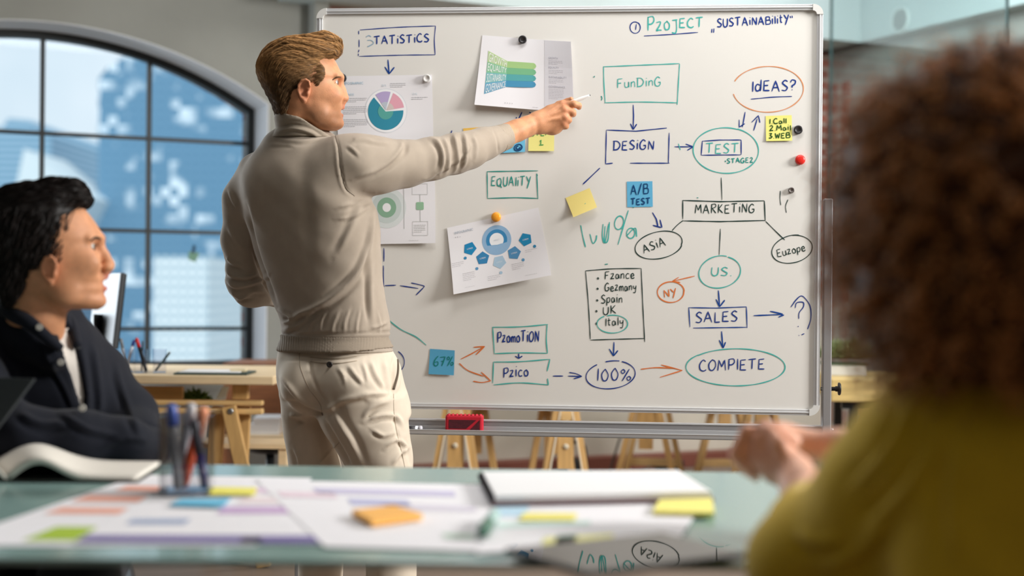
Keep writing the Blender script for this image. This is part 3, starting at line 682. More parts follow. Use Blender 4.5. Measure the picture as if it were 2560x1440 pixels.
pc = P(2115, 930, 6.15); pt = thing('planter', 'pale grey planter box with sage green foliage on the timber desk', 'planter', (pc[0], 6.2, zt))
hz = P(2115, 912, 6.15)[2] - zt
mb = MB(); mb.box((pc[0], 6.2, zt + hz / 2), (.17, .14, hz)); mb.build('planter_box', POT, pt, smooth=False, bevel=.004)
mb = MB(); mb.box((pc[0], 6.2, zt + hz + .004), (.176, .146, .010)); mb.build('rim', mat('rim_green', (64, 84, 60), .6), pt, smooth=False)
mb = MB()
for k in range(5): tuft(mb, (pc[0] - .06 + .03 * k, 6.2, zt + hz + .02), .035, .03, 150, 20 + k, .075, .005)
mb.build('foliage', LEAF2, pt, smooth=False)
# ================================================================== whiteboard
BN = np.array((-.09, -1., 0)); BN /= np.linalg.norm(BN); BU = np.array((1., -.09, 0)); BU /= np.linalg.norm(BU); B0 = np.array((0, 4.236, 0)); UP = np.array((0, 0, 1.))
def BP(px, py, off=0.): return on_plane(px, py, B0, BN) + BN * off
def bu(p): return float((np.array(p) - B0) @ BU)
RB = np.array((BU, BN, UP)).T
def bbox_(mb, u0, u1, z0, z1, n0, n1): return mb.box(B0 + BU * (u0 + u1) / 2 + BN * (n0 + n1) / 2 + UP * (z0 + z1) / 2, (abs(u1 - u0), abs(n1 - n0), abs(z1 - z0)), RB)
uL, uR = bu(BP(790, 400)), bu(BP(2054, 400)); zT = BP(1400, 17)[2]; zBt = BP(1400, 1028)[2]
ALU = mat('aluminium', (206, 206, 208), .35, .55); ALU2 = mat('aluminium_light', (224, 224, 226), .38, .4); CAPM = mat('corner_plastic', (218, 217, 214), .5)
STEELG = mat('stand_grey', (168, 166, 168), .4, .5)
wb = thing('whiteboard', 'large white magnetic board on a grey wheeled stand covered with coloured marker writing', 'whiteboard', tuple(B0 + BU * (uL + uR) / 2))
ENAMEL = mat('whiteboard_enamel', (230, 227, 222), .32, spec=.35, noise=.012, nscale=2.5)
mb = MB(); bbox_(mb, uL + .012, uR - .012, zBt + .012, zT - .012, -.018, 0); panel = mb.build('panel', ENAMEL, wb, smooth=False)
FW = .0175
for nm, u0, u1, z0, z1 in (('t', uL + .03, uR - .03, zT - FW, zT), ('b', uL + .03, uR - .03, zBt, zBt + FW), ('l', uL, uL + FW, zBt + .03, zT - .03), ('r', uR - FW, uR, zBt + .03, zT - .03)):
    mb = MB(); bbox_(mb, u0, u1, z0, z1, -.024, .007)
    if nm in 'tb': bbox_(mb, u0, u1, (z0 + z1) / 2 - .0025, (z0 + z1) / 2 + .0025, .007, .0095)
    else: bbox_(mb, (u0 + u1) / 2 - .0025, (u0 + u1) / 2 + .0025, z0, z1, .007, .0095)
    mb.build('frame_edge', ALU2, wb, smooth=False, bevel=.002)
for su, sz in ((0, 0), (0, 1), (1, 0), (1, 1)):
    u = uR if su else uL; z = zT if sz else zBt; du = -1 if su else 1; dzz = -1 if sz else 1
    def cq(r0, r1, n0, n1):
        pts = []
        for a in range(7):
            t = a / 6 * math.pi / 2; pts.append((u + du * (.03 - r0 * math.sin(t)), z + dzz * (.03 - r0 * math.cos(t))))
        for a in range(7):
            t = (1 - a / 6) * math.pi / 2; pts.append((u + du * (.03 - r1 * math.sin(t)), z + dzz * (.03 - r1 * math.cos(t))))
        return [B0 + BU * p[0] + UP * p[1] + BN * n0 for p in pts]
    mb = MB(); q = cq(.0305, .0115, -.024, .0095)
    n = len(q); off = BN * .0345
    # solid quarter ring
    for i in range(6):
        a_, b_, c_, d_ = q[i], q[i + 1], q[n - 2 - i], q[n - 1 - i]; mb.prism([a_, b_, c_, d_], off)
    mb.build('corner_cap', CAPM, wb, smooth=False)
# stand
up0, up1 = bu(BP(2062, 800)), bu(BP(2079, 800)); zpt = BP(2060, 497)[2]
mb = MB(); bbox_(mb, up0 - .006, up1, .08, zpt, -.03, .012); mb.build('post', STEELG, wb, smooth=False, bevel=.003)
ul0 = uL - .03; mb = MB(); bbox_(mb, ul0 - .022, ul0, .08, zpt, -.03, .012); mb.build('post', STEELG, wb, smooth=False, bevel=.003)
for u in (ul0 - .011, (up0 + up1) / 2):
    mb = MB(); bbox_(mb, u - .02, u + .02, .05, .085, -.32, .32); ft = mb.build('foot', STEELG, wb, smooth=False, bevel=.004)
    for n_ in (-.29, .29):
        c = B0 + BU * u + BN * n_ + UP * .027; mb = MB(); mb.lathe(c - BU * .012, BU, [(0, 0), (0, .026), (.024, .026), (.024, 0)], 18); mb.build('castor', BP_, ft)
zr0, zr1 = BP(1400, 1089)[2], BP(1400, 1053)[2]
mb = MB(); bbox_(mb, ul0, up0 - .004, zr0 + .004, zr1 - .001, -.022, .0); mb.build('cross_rail', STEELG, wb, smooth=False, bevel=.002)
mb = MB(); bbox_(mb, ul0, up0 - .004, zr1 - .004, zr1, -.022, .002); mb.build('rail_lip', ALU2, wb, smooth=False)
zt1, zt0 = BP(1400, 1076)[2], BP(1400, 1088)[2]; utr = bu(BP(2034, 1085))
mb = MB(); bbox_(mb, uL + .05, utr, zt0, zt0 + .004, 0, .055); bbox_(mb, uL + .05, utr, zt0, zt1, .051, .055); bbox_(mb, uL + .05, utr, zt1 - .002, zt1 + .001, .045, .056); bbox_(mb, uL + .05, utr, zt0, zt0 + .022, 0, .003)
tray = mb.build('pen_tray', ALU, wb, smooth=False, bevel=.001)
pv = BP(2055, 972, 0); mb = MB(); mb.lathe(pv - BU * .004, BU, [(0, 0), (0, .0055), (.034, .0055), (.034, 0)], 12); mb.build('pivot_pin', mat('steel', (170, 172, 174), .3, 1), wb)
mb = MB(); mb.lathe(BP(2078, 972, 0), BU, [(0, 0), (0, .006), (.012, .006), (.012, .008), (.020, .008), (.0201, .018), (.024, .019), (.027, .016), (.0271, 0)], 18); mb.build('tilt_knob', mat('black_plastic', (20, 20, 22)), wb)
mb = MB(); mb.lathe(BP(2078, 1075, 0), BU, [(0, 0), (0, .006), (.006, .006), (.0061, 0)], 6); mb.build('bolt', mat('steel', (170, 172, 174), .3, 1), wb)

# ------------------------------------------------------------------ marker strokes
INK = {k: mat('ink_' + k, c, .5, spec=.2) for k, c in dict(navy=(34, 62, 140), blue=(28, 72, 150), teal=(72, 180, 172), tealdark=(40, 150, 140), green=(32, 58, 54), orange=(226, 122, 62), ltorange=(224, 146, 96), note=(44, 84, 40), noteblue=(24, 70, 120), notegreen=(70, 160, 90), noteteal=(24, 130, 124), faint=(150, 178, 200)).items()}
INKN = dict(navy='navy blue', blue='blue', teal='teal', tealdark='dark teal', green='dark green', orange='orange', ltorange='pale orange', note='olive green', noteblue='dark blue', notegreen='green', noteteal='teal', faint='faded blue')
def ribbon(mb, pts3, w, n):
    """flat marker stroke of width w lying on a surface with normal n"""
    p = [np.array(q) for q in pts3]; m = len(p)
    if m < 2: return
    V = []; run = 0.
    for i in range(m):
        if i: run += np.linalg.norm(p[i] - p[i - 1])
        t = p[min(i + 1, m - 1)] - p[max(i - 1, 0)]; t /= np.linalg.norm(t) + 1e-12; s = np.cross(n, t)
        ww = w * (.88 + .16 * math.sin(run / .011 + m)) * (.6 if i in (0, m - 1) else 1); V += [p[i] - s * ww / 2, p[i] + s * ww / 2]
    mb.add(V, [[2 * i, 2 * i + 2, 2 * i + 3, 2 * i + 1] for i in range(m - 1)])
def dense(pts, curve):
    if curve and len(pts) > 2: return smooth_line(pts, 7)
    o = []
    for a, b in zip(pts[:-1], pts[1:]):
        a = np.array(a, float); b = np.array(b, float); k = 5
        for j in range(k): o.append(a + (b - a) * j / k)
    o.append(np.array(pts[-1], float)); return o
WOFF = [.0006]
def draw(name, strokes, ink, w=3.2, curve=True, mapf=None, parent=None, label=None):
    """strokes in image pixels; w in pixels at the board (1 px = 1.18 mm)"""
    mb = MB(); WOFF[0] += .000004
    f = mapf or (lambda x, y: BP(x, y, WOFF[0]))
    for s in strokes:
        d = dense(s, curve); ribbon(mb, [f(q[0], q[1]) for q in d], w * .00118, BN)
    return mb.build(name, INK[ink], parent or panel, smooth=False, label=label or (INKN[ink] + ' marker ' + name.replace('_', ' ')))
def oval(cx, cy, rx, ry, tilt=0, a0=0, a1=360, wob=.02, n=26):
    o = []; t = math.radians(tilt)
    for i in range(n + 1):
        a = math.radians(a0 + (a1 - a0) * i / n); k = 1 + wob * math.sin(2.3 * a + cx); x, y = rx * k * math.cos(a), ry * k * math.sin(a)
        o.append((cx + x * math.cos(t) - y * math.sin(t), cy + x * math.sin(t) + y * math.cos(t)))
    return o
# stroke alphabet: y up, cap height 1, '~' = smooth curve
GL = {
'A': '0,0 .34,1 .7,-.05|.12,.35 .58,.38', 'B': '.05,0 .08,1|~.05,.97 .5,.95 .5,.6 .1,.52|~.1,.52 .6,.5 .58,.05 .02,.0', 'C': '~.6,.85 .35,1 .05,.6 .1,.15 .4,0 .65,.12',
'D': '.1,0 .12,.95|~0,.95 .5,.9 .75,.5 .5,.08 .02,.0', 'E': '.55,.98 .08,.95 .05,.02 .58,.0|.07,.5 .45,.52', 'F': '.6,1 .08,.95 .05,0|.07,.5 .45,.52',
'G': '~.62,.85 .35,1 .05,.6 .1,.12 .4,0 .62,.2 .62,.42|.38,.42 .68,.42', 'I': '.1,0 .12,1', 'K': '.08,0 .1,1|.55,1 .12,.48 .6,.0', 'L': '.08,1 .06,.0 .5,.02',
'M': '.0,0 .1,1 .36,.35 .62,1 .72,0', 'N': '.05,0 .08,1 .55,.02 .6,1', 'O': '~.35,1 .05,.6 .1,.1 .4,0 .66,.4 .58,.85 .3,1', 'P': '.08,0 .1,1|~.04,.95 .5,1 .6,.7 .4,.48 .1,.45',
'Q': '~.4,.8 .05,.6 .1,.1 .45,0 .6,.4 .5,.75 .3,.8|.4,.2 .7,-.2', 'S': '~.55,.88 .3,1 .08,.75 .3,.52 .52,.3 .35,.03 .0,.08', 'T': '.0,.95 .7,1|.36,.97 .33,0', 'U': '~.05,1 .03,.3 .2,0 .45,.08 .55,.4 .56,1',
'Y': '.0,1 .3,.5|.6,1 .15,-.25', 'W': '.0,1 .18,0 .36,.75 .52,0 .72,1', 'R': '.08,0 .1,1|~.04,.95 .5,1 .55,.7 .1,.5|.2,.5 .6,0',
'i': '.1,0 .1,.68|.12,.92 .14,.98', 'z': '~.0,.62 .35,.66 .28,.4 .02,.04 .2,.06 .45,.05', 'o': '~.3,.6 .05,.4 .12,.04 .4,.04 .48,.35 .25,.62', 'j': '.05,.62 .5,.64|~.4,.62 .42,0 .3,-.28 .0,-.22', 'c': '~.5,.55 .25,.62 .06,.3 .2,.02 .5,.06',
'u': '~.04,.6 .04,.15 .2,.0 .42,.12 .46,.6|.46,.6 .48,0', 'n': '.05,0 .06,.6|~.06,.4 .25,.6 .42,.5 .44,0', 'd': '~.45,.5 .2,.6 .03,.3 .15,.02 .42,.1 .5,.4|.55,1 .5,0', 'l': '.1,1 .1,0', 't': '.16,.95 .16,.1 .34,.02|.0,.62 .38,.64', 'y': '~.05,.6 .1,.3 .3,.25 .42,.4|~.46,.62 .42,0 .3,-.3 .05,-.25',
'a': '~.4,.5 .15,.55 .03,.25 .15,.02 .35,.1 .42,.5|.42,.5 .48,.02', 'e': '~.06,.3 .42,.36 .3,.62 .08,.5 .06,.15 .28,.0 .5,.12', 'r': '.05,0 .06,.6|~.06,.4 .25,.62 .4,.58', 'm': '.03,0 .05,.6|~.05,.4 .2,.6 .3,.45 .3,0|~.3,.4 .48,.6 .58,.45 .6,0', 'p': '.06,.6 .02,-.35|~.05,.5 .35,.62 .46,.35 .3,.04 .05,.1', 's': '~.38,.55 .2,.62 .08,.45 .3,.28 .3,.06 .0,.06', 'k': '.06,1 .04,0|.38,.6 .06,.28 .4,0', 'v': '.02,.6 .2,.02 .36,.62', 'h': '.05,1 .05,0|~.05,.35 .25,.6 .4,.45 .42,0',
'1': '.1,0 .14,1', '2': '~.05,.8 .3,1 .5,.75 .1,.05 .3,.06 .58,.05', '3': '~.05,.95 .45,.9 .2,.55 .5,.3 .25,.0 .0,.08', '6': '~.5,1 .15,.6 .05,.2 .25,0 .5,.15 .45,.42 .12,.35', '7': '.0,.92 .6,.98 .25,0|.15,.5 .5,.52', '0': '~.3,1 .05,.55 .15,.05 .4,.05 .52,.5 .3,1', '%': '~.18,1 .02,.8 .15,.62 .3,.8 .18,1|.62,1 .1,-.05|~.6,.38 .45,.2 .58,.0 .74,.2 .6,.38',
'?': '~.05,.75 .2,1 .5,.9 .45,.6 .22,.42 .22,.25|.2,.06 .22,.0', '.': '.05,.0 .1,.05', '/': '.0,-.1 .45,1.05', '-': '.0,.4 .35,.4', '•': '~.1,.35 .18,.45 .26,.35 .18,.27 .1,.35', '"': '.05,1.05 .02,.8|.2,1.05 .17,.8', ',': '.05,.1 0,-.2|.2,.1 .15,-.2'}
ADV = {c: max(float(q.split(',')[0].lstrip('~')) for st in g.split('|') for q in st.lstrip('~').split()) + .2 for c, g in GL.items()}
def word(txt, x0, y0, x1, y1, h, ink, w=3.2, name='handwriting', mapf=None, parent=None, slant=.04):
    adv = [ADV.get(c, .45) for c in txt]; tot = sum(adv) - .2; L = math.hypot(x1 - x0, y1 - y0); kx = L / tot; ca, sa = (x1 - x0) / L, (y1 - y0) / L
    S = []; cur = 0; rr = random.Random(txt)
    for c, a in zip(txt, adv):
        if c in GL:
            dy = rr.uniform(-.05, .05); k = rr.uniform(.94, 1.06)
            for st in GL[c].split('|'):
                cv = st.startswith('~'); pts = []
                for q in st.lstrip('~').split():
                    gx, gy = map(float, q.split(',')); gx = cur + gx + slant * gy / (kx / h) ; gy = gy * k + dy; X = gx * kx; Y = gy * h
                    pts.append((x0 + X * ca + Y * sa, y0 + X * sa - Y * ca))
                S.append((pts, cv))
        cur += a
    mb = MB(); WOFF[0] += .000004; f = mapf or (lambda x, y: BP(x, y, WOFF[0]))
    for pts, cv in S: ribbon(mb, [f(q[0], q[1]) for q in dense(pts, cv)], w * .00118, BN)
    return mb.build(name, INK[ink], parent or panel, smooth=False, label=INKN[ink] + ' marker handwriting ' + txt.replace('z', 'r').upper())
def arrow(tail, tip, ink, w=3.2, hd=14, spread=.5, name='drawn_arrow', double=False):
    t = np.array(tip, float); a = np.array(tail, float); d = (t - a) / np.linalg.norm(t - a); s = np.array((-d[1], d[0]))
    st = [[a, t], [t - d * hd + s * hd * spread, t], [t, t - d * hd - s * hd * spread]]
    return draw(name, st, ink, w, False)

# top row
draw('drawn_box', [[(900, 75), (1000, 68), (1089, 65)], [(1089, 65), (1086, 100), (1088, 137)], [(1088, 137), (1000, 138), (898, 141)]], 'navy', 2.6)
draw('drawn_box', [[(897, 77), (897, 86)], [(898, 99), (898, 118)], [(898, 124), (896, 131)], [(896, 134), (896, 140)]], 'navy', 2.4, False)
word('TATiSTiCS', 935, 112, 1072, 104, 21, 'navy', 3.6)
draw('handwriting', [[(928, 92), (922, 89), (915, 93)], [(918, 101), (928, 101), (934, 108), (922, 116), (919, 116)]], 'faint', 2.6)
draw('drawn_arrow', [[(970, 149), (973, 184)], [(962, 167), (973, 185)], [(973, 185), (986, 168)]], 'blue', 3.6, False)
draw('handwriting', [oval(1588, 69, 13, 14, 0, -60, 300), [(1591, 60), (1589, 75)]], 'navy', 2.6)
word('Pzoj', 1618, 78, 1694, 74, 36, 'teal', 3.4); word('ECT', 1698, 70, 1757, 68, 23, 'teal', 3.4)
draw('drawn_line', [[(1610, 90), (1680, 86), (1745, 81)]], 'navy', 2.6)
draw('handwriting', [[(1780, 72), (1779, 82)], [(1785, 71), (1784, 82)], [(1975, 40), (1977, 45)], [(1980, 39), (1981, 45)]], 'navy', 2.8, False)
word('SUSTAiNABilitY', 1793, 68, 1972, 57, 20, 'navy', 3.4)
# funding, design
draw('drawn_box', [[(1509, 166), (1510, 210), (1513, 256)], [(1508, 167), (1600, 163), (1699, 159)], [(1699, 160), (1696, 210), (1693, 262)], [(1511, 257), (1600, 255), (1694, 257)]], 'teal', 2.8)
draw('drawn_line', [[(1503, 240), (1505, 246), (1503, 251)]], 'tealdark', 2.6)
word('FunDinG', 1543, 220, 1652, 214, 22, 'teal', 2.6)
draw('drawn_arrow', [[(1583, 262), (1584, 290), (1583, 322)], [(1576, 309), (1583, 324)], [(1583, 324), (1592, 310)]], 'navy', 3.2, False)
draw('drawn_box', [[(1516, 325), (1590, 328), (1667, 320)], [(1516, 326), (1515, 370), (1514, 410)], [(1514, 410), (1532, 408)], [(1575, 408), (1674, 408)], [(1673, 332), (1671, 408)]], 'navy', 3.0, False)
word('DESiGN', 1532, 375, 1634, 374, 23, 'navy', 3.4)
draw('drawn_arrow', [[(1686, 367), (1733, 367)], [(1714, 360), (1733, 367)], [(1733, 367), (1718, 376)]], 'navy', 2.8, False)
draw('drawn_line', [[(1696, 359), (1701, 375)]], 'teal', 2.4, False)
draw('drawn_oval', [oval(1815, 376, 82, 57, 0, -70, 292, .012)], 'teal', 2.8)
draw('drawn_box', [[(1756, 353), (1800, 350), (1853, 350)], [(1853, 350), (1853, 387)], [(1852, 387), (1753, 388)], [(1753, 388), (1756, 352)]], 'navy', 2.8, False)
word('TEST', 1764, 383, 1846, 382, 24, 'teal', 2.8); word('•STAGE2', 1811, 408, 1882, 406, 12, 'tealdark', 2.6)
draw('drawn_oval', [oval(1920, 223, 89, 57, 0, -160, -20, .01), oval(1920, 223, 89, 57, 0, -20, 168, .01)], 'ltorange', 2.4)
word('IdEAS?', 1879, 229, 1988, 226, 27, 'navy', 3.6); draw('drawn_line', [[(1877, 248), (1930, 243), (1980, 241)]], 'navy', 2.6)
draw('drawn_arrow', [[(1863, 280), (1856, 318)], [(1848, 299), (1848, 318), (1862, 309)]], 'navy', 2.8, False); draw('drawn_arrow', [[(1884, 327), (1893, 297)], [(1879, 306), (1896, 289), (1900, 307)]], 'navy', 2.8, False)
draw('drawn_line', [[(1500, 420), (1478, 441), (1457, 461)]], 'navy', 3.0)
# middle
draw('handwriting', [[(1452, 563), (1457, 590), (1464, 618)], [(1475, 585), (1482, 608), (1490, 600), (1492, 588)], [(1508, 560), (1506, 590), (1512, 606), (1522, 560)], [(1513, 565), (1511, 603), (1520, 600), (1524, 555)], oval(1548, 557, 11, 17, 10), [(1571, 526), (1556, 575), (1545, 612)], oval(1577, 583, 10, 13, 10), [(1566, 590), (1588, 570), (1592, 592)]], 'teal', 3.0)
draw('drawn_arrow', [[(1631, 531), (1641, 548), (1645, 566)], [(1632, 563), (1653, 569)], [(1650, 549), (1655, 569)]], 'navy', 3.4, False)
draw('drawn_line', [[(1803, 444), (1805, 500)]], 'green', 2.4, False)
draw('drawn_box', [[(1706, 501), (1800, 504), (1910, 502)], [(1911, 502), (1913, 552)], [(1708, 552), (1800, 554), (1914, 551)], [(1707, 501), (1707, 548)]], 'green', 3.0, False)
word('MARKETiNG', 1738, 534, 1886, 531, 22, 'green', 2.6)
draw('drawn_line', [[(1708, 551), (1693, 563), (1680, 577)], [(1914, 553), (1938, 577), (1962, 600)], [(1801, 572), (1798, 637)]], 'green', 2.4)
draw('drawn_oval', [oval(1647, 613, 59, 34, -12, 20, 380, .02)], 'green', 2.6); word('ASiA', 1610, 633, 1664, 612, 21, 'green', 2.6)
draw('drawn_oval', [oval(1980, 623, 50, 35, -14, -80, 300, .03)], 'green', 2.4); word('Euzope', 1944, 643, 2014, 627, 19, 'green', 2.4)
draw('drawn_line', [[(1951, 477), (1950, 496), (1952, 513)], [(1970, 499), (1964, 515), (1966, 532)]], 'green', 2.2)
draw('drawn_oval', [oval(1799, 680, 52, 40, -8, -60, 296, .02)], 'teal', 2.8); word('US.', 1778, 690, 1828, 690, 21, 'teal', 2.8)
draw('drawn_oval', [oval(1677, 730, 33, 26, -6, 0, 365, .02)], 'orange', 3.0); word('NY', 1661, 745, 1692, 739, 19, 'orange', 3.0)
draw('drawn_arrow', [[(1737, 690), (1681, 703)], [(1697, 693), (1681, 703), (1701, 706)]], 'orange', 2.6, False)
draw('drawn_arrow', [[(1796, 726), (1799, 766)], [(1790, 748), (1799, 767)], [(1799, 767), (1812, 750)]], 'blue', 3.4, False)
draw('drawn_box', [[(1721, 769), (1790, 770), (1866, 767)], [(1866, 767), (1868, 820)], [(1868, 818), (1800, 819), (1733, 820)], [(1722, 769), (1725, 818)]], 'blue', 2.8, False)
word('SALES', 1739, 806, 1843, 803, 25, 'navy', 3.2)
draw('drawn_arrow', [[(1884, 789), (1957, 786)], [(1925, 778), (1957, 785)], [(1946, 793), (1960, 787)]], 'blue', 3.4, False)
draw('handwriting', [[(1988, 770), (1992, 757), (2008, 756), (2008, 768), (1998, 782), (1997, 797)], [(1995, 815), (1996, 817)], [(1977, 768), (1990, 750), (2002, 740), (2012, 745), (2025, 765), (2027, 795), (2019, 823)], [(2011, 834), (2004, 837)], [(1998, 838), (1997, 839)]], 'navy', 2.6)
draw('drawn_arrow', [[(1804, 828), (1807, 868)], [(1798, 850), (1808, 870)], [(1808, 870), (1814, 855)]], 'blue', 3.4, False)
draw('drawn_oval', [oval(1839, 918, 125, 46, 0, -140, 222, .01)], 'teal', 2.8); word('COMPlETE', 1748, 927, 1911, 923, 26, 'navy', 3.0)
# bottom
draw('drawn_oval', [oval(1527, 937, 61, 35, -8, -58, 240, .02), oval(1527, 937, 61, 35, -8, 262, 296, .02)], 'navy', 2.8); word('100%', 1491, 952, 1577, 950, 30, 'navy', 3.0)
draw('drawn_arrow', [[(1535, 855), (1534, 889)], [(1523, 872), (1534, 890)], [(1534, 890), (1545, 876)]], 'blue', 3.2, False)
draw('drawn_arrow', [[(1602, 923), (1640, 919), (1688, 921)], [(1653, 912), (1706, 926)], [(1706, 926), (1650, 943)]], 'orange', 3.0)
draw('drawn_arrow', [[(1382, 940), (1408, 940)], [(1420, 940), (1453, 941)], [(1423, 931), (1440, 934), (1455, 941)], [(1455, 941), (1434, 947)]], 'navy', 2.8)
draw('drawn_box', [[(1464, 677), (1530, 672), (1603, 671)], [(1603, 671), (1607, 760), (1612, 855)], [(1612, 846), (1540, 848), (1476, 850)], [(1464, 678), (1471, 760), (1476, 848)]], 'green', 2.6)
for t, x0, x1, yb, bx, by in (('Fzance', 1512, 1586, 698, 1495, 696), ('Gezmany', 1512, 1590, 728, 1494, 722), ('Spain', 1503, 1555, 758, 1493, 751), ('UK', 1508, 1540, 786, 1491, 778), ('Italy', 1513, 1558, 815, 1491, 809)):
    word(t, x0, yb, x1, yb - 2, 20, 'green', 2.5); draw('bullet', [[(bx - 2, by), (bx, by - 2), (bx + 2, by), (bx, by + 2), (bx - 2, by)]], 'green', 2.6)
draw('drawn_oval', [oval(1531, 810, 39, 22, 0, -110, 240, .02)], 'teal', 2.6)
draw('drawn_box', [[(1231, 818), (1300, 817), (1370, 811)], [(1368, 811), (1366, 850), (1369, 883)], [(1369, 883), (1300, 882), (1236, 884)], [(1232, 818), (1236, 883)]], 'teal', 3.0)
word('PzomoTiON', 1243, 856, 1347, 853, 26, 'navy', 3.4)
draw('drawn_arrow', [[(1297, 884), (1297, 895)], [(1288, 890), (1297, 896), (1306, 890)]], 'navy', 3.4, False)
draw('drawn_box', [[(1234, 905), (1300, 904), (1375, 898)], [(1375, 898), (1368, 928)], [(1369, 946), (1371, 963)], [(1371, 962), (1300, 957), (1234, 962)], [(1234, 905), (1232, 958)]], 'teal', 3.0)
word('Pzico', 1258, 943, 1320, 941, 25, 'navy', 3.2)
draw('drawn_arrow', [[(1152, 898), (1180, 884), (1211, 866)], [(1184, 868), (1212, 866)], [(1212, 866), (1190, 887)]], 'orange', 3.0, False)
draw('drawn_arrow', [[(1148, 908), (1170, 926), (1210, 941)], [(1203, 930), (1227, 952)], [(1227, 952), (1205, 956), (1183, 953)]], 'orange', 3.0)
draw('drawn_line', [[(955, 786), (1000, 822), (1040, 842), (1066, 863)]], 'teal', 2.8)
draw('drawn_oval', [oval(966, 905, 46, 34, 0, -50, 60)], 'navy', 2.6)
draw('drawn_arrow', [[(960, 620), (960, 654)], [(959, 664), (959, 712), (960, 715)], [(962, 714), (990, 713)], [(1000, 714), (1046, 721)], [(1028, 707), (1058, 714), (1060, 718)], [(1060, 718), (1040, 738)]], 'navy', 2.8)
draw('drawn_box', [[(1217, 429), (1280, 428), (1345, 427)], [(1344, 440), (1342, 434), (1345, 498)], [(1345, 496), (1290, 494), (1219, 496)], [(1218, 429), (1219, 496)]], 'tealdark', 2.8, False)
word('EQUAliTY', 1228, 465, 1326, 465, 24, 'tealdark', 2.8)
draw('drawn_line', [[(1305, 280), (1297, 298)], [(1323, 280), (1329, 285)], [(1130, 326), (1127, 336)], [(1292, 293), (1290, 296)]], 'navy', 3.0, False)
draw('drawn_line', [[(1742, 494), (1746, 495)], [(1512, 661), (1520, 660)], [(1487, 190), (1484, 194)], [(1585, 517), (1583, 520)]], 'tealdark', 2.4, False)

# ------------------------------------------------------------------ sheets, notes, magnets on the board
def quadmap(cor, curl=None, n=None, base=.0012):
    n = BN if n is None else n
    c = [np.array(p) for p in cor]
    def f(s, t, off=0.):
        p = c[0] * (1 - s) * (1 - t) + c[1] * s * (1 - t) + c[2] * s * t + c[3] * (1 - s) * t
        return p + n * (base + off + (curl(s, t) if curl else 0))
    return f
def sheet(name, label, cat, f, m, nx=14, ny=12, group=None, th=.0004):
    V = [f(i / nx, j / ny) for j in range(ny + 1) for i in range(nx + 1)]
    F = [[j * (nx + 1) + i, (j + 1) * (nx + 1) + i, (j + 1) * (nx + 1) + i + 1, j * (nx + 1) + i + 1] for j in range(ny) for i in range(nx)]
    o = obj(name, V, F, m); return tag(o, label, cat, group)
def pmat(c): return mat('print_%d_%d_%d' % c, c, .7, spec=.2)
def poly_on(mb, f, pts, off=.0006):
    if len(pts) == 4 and max(abs(pts[0][0] - pts[2][0]), abs(pts[0][1] - pts[2][1])) > .06:   # follow the curl of the sheet
        q = np.array(pts, float); N = 8; w = N + 1
        V = [f(*((q[0] * (1 - a) + q[1] * a) * (1 - b) + (q[3] * (1 - a) + q[2] * a) * b), off) for b in np.linspace(0, 1, w) for a in np.linspace(0, 1, w)]
        mb.add(V, [[j * w + i, (j + 1) * w + i, (j + 1) * w + i + 1, j * w + i + 1] for j in range(N) for i in range(N)]); return
    mb.add([f(x, y, off) for x, y in pts], [list(range(len(pts)))[::-1]])
def disc(mb, f, cx, cy, r, asp, a0=0, a1=360, r0=0., off=.0006, n=36):
    """asp = sheet width / height; radius in units of sheet width"""
    V = []; N = max(3, int(n * (a1 - a0) / 360))
    for i in range(N + 1):
        a = math.radians(a0 + (a1 - a0) * i / N); V += [f(cx + r0 * math.cos(a), cy + r0 * math.sin(a) * asp, off), f(cx + r * math.cos(a), cy + r * math.sin(a) * asp, off)]
    mb.add(V, [[2 * i, 2 * i + 1, 2 * i + 3, 2 * i + 2] for i in range(N)])
def pr(mb, name, c, parent): return mb.build(name, pmat(c), parent, smooth=False)
def textlines(f, parent, x0, x1, y0, n, dy, c=(196, 196, 200), th=.004, ragged=True, seed=1):
    r = random.Random(seed); mb = MB()
    for i in range(n):
        xe = x1 - (r.uniform(.2, .5) * (x1 - x0) if ragged and i == n - 1 else r.uniform(0, .04) * (x1 - x0)); y = y0 + i * dy
        # lines of print as small word blocks
        x = x0
        while x < xe - .004:
            w = min(r.uniform(.012, .03), xe - x); poly_on(mb, f, [(x, y), (x + w, y), (x + w, y + th), (x, y + th)]); x += w + .004
    return pr(mb, 'printed_text', c, parent)
_tg = {}
def text_geom(s):
    if s in _tg: return _tg[s]
    c = bpy.data.curves.new('t', 'FONT'); c.body = s; c.resolution_u = 3; o = bpy.data.objects.new('t', c); COL.objects.link(o); bpy.context.view_layer.update()
    me = o.evaluated_get(bpy.context.evaluated_depsgraph_get()).to_mesh(); V = np.array([v.co[:2] for v in me.vertices]); F = [list(p.vertices) for p in me.polygons]
    bpy.data.objects.remove(o); V = V - V.min(0); _tg[s] = (V, F, V.max(0)); return _tg[s]
def ptext(s, f, parent, x, y, w, h, c, skew=None, off=.0011):
    """printed text filling the box x..x+w, y..y+h (y down) of the sheet"""
    V, F, mx = text_geom(s); mb = MB(); P_ = []
    for a, b in V / mx:
        q = (x + a * w, y + (1 - b) * h) if skew is None else skew(a, 1 - b)
        P_.append(f(q[0], q[1], off))
    mb.add(P_, [fc[::-1] for fc in F]); return pr(mb, 'printed_text', c, parent)
PAPER = mat('print_paper', (240, 238, 242), .7, spec=.25)

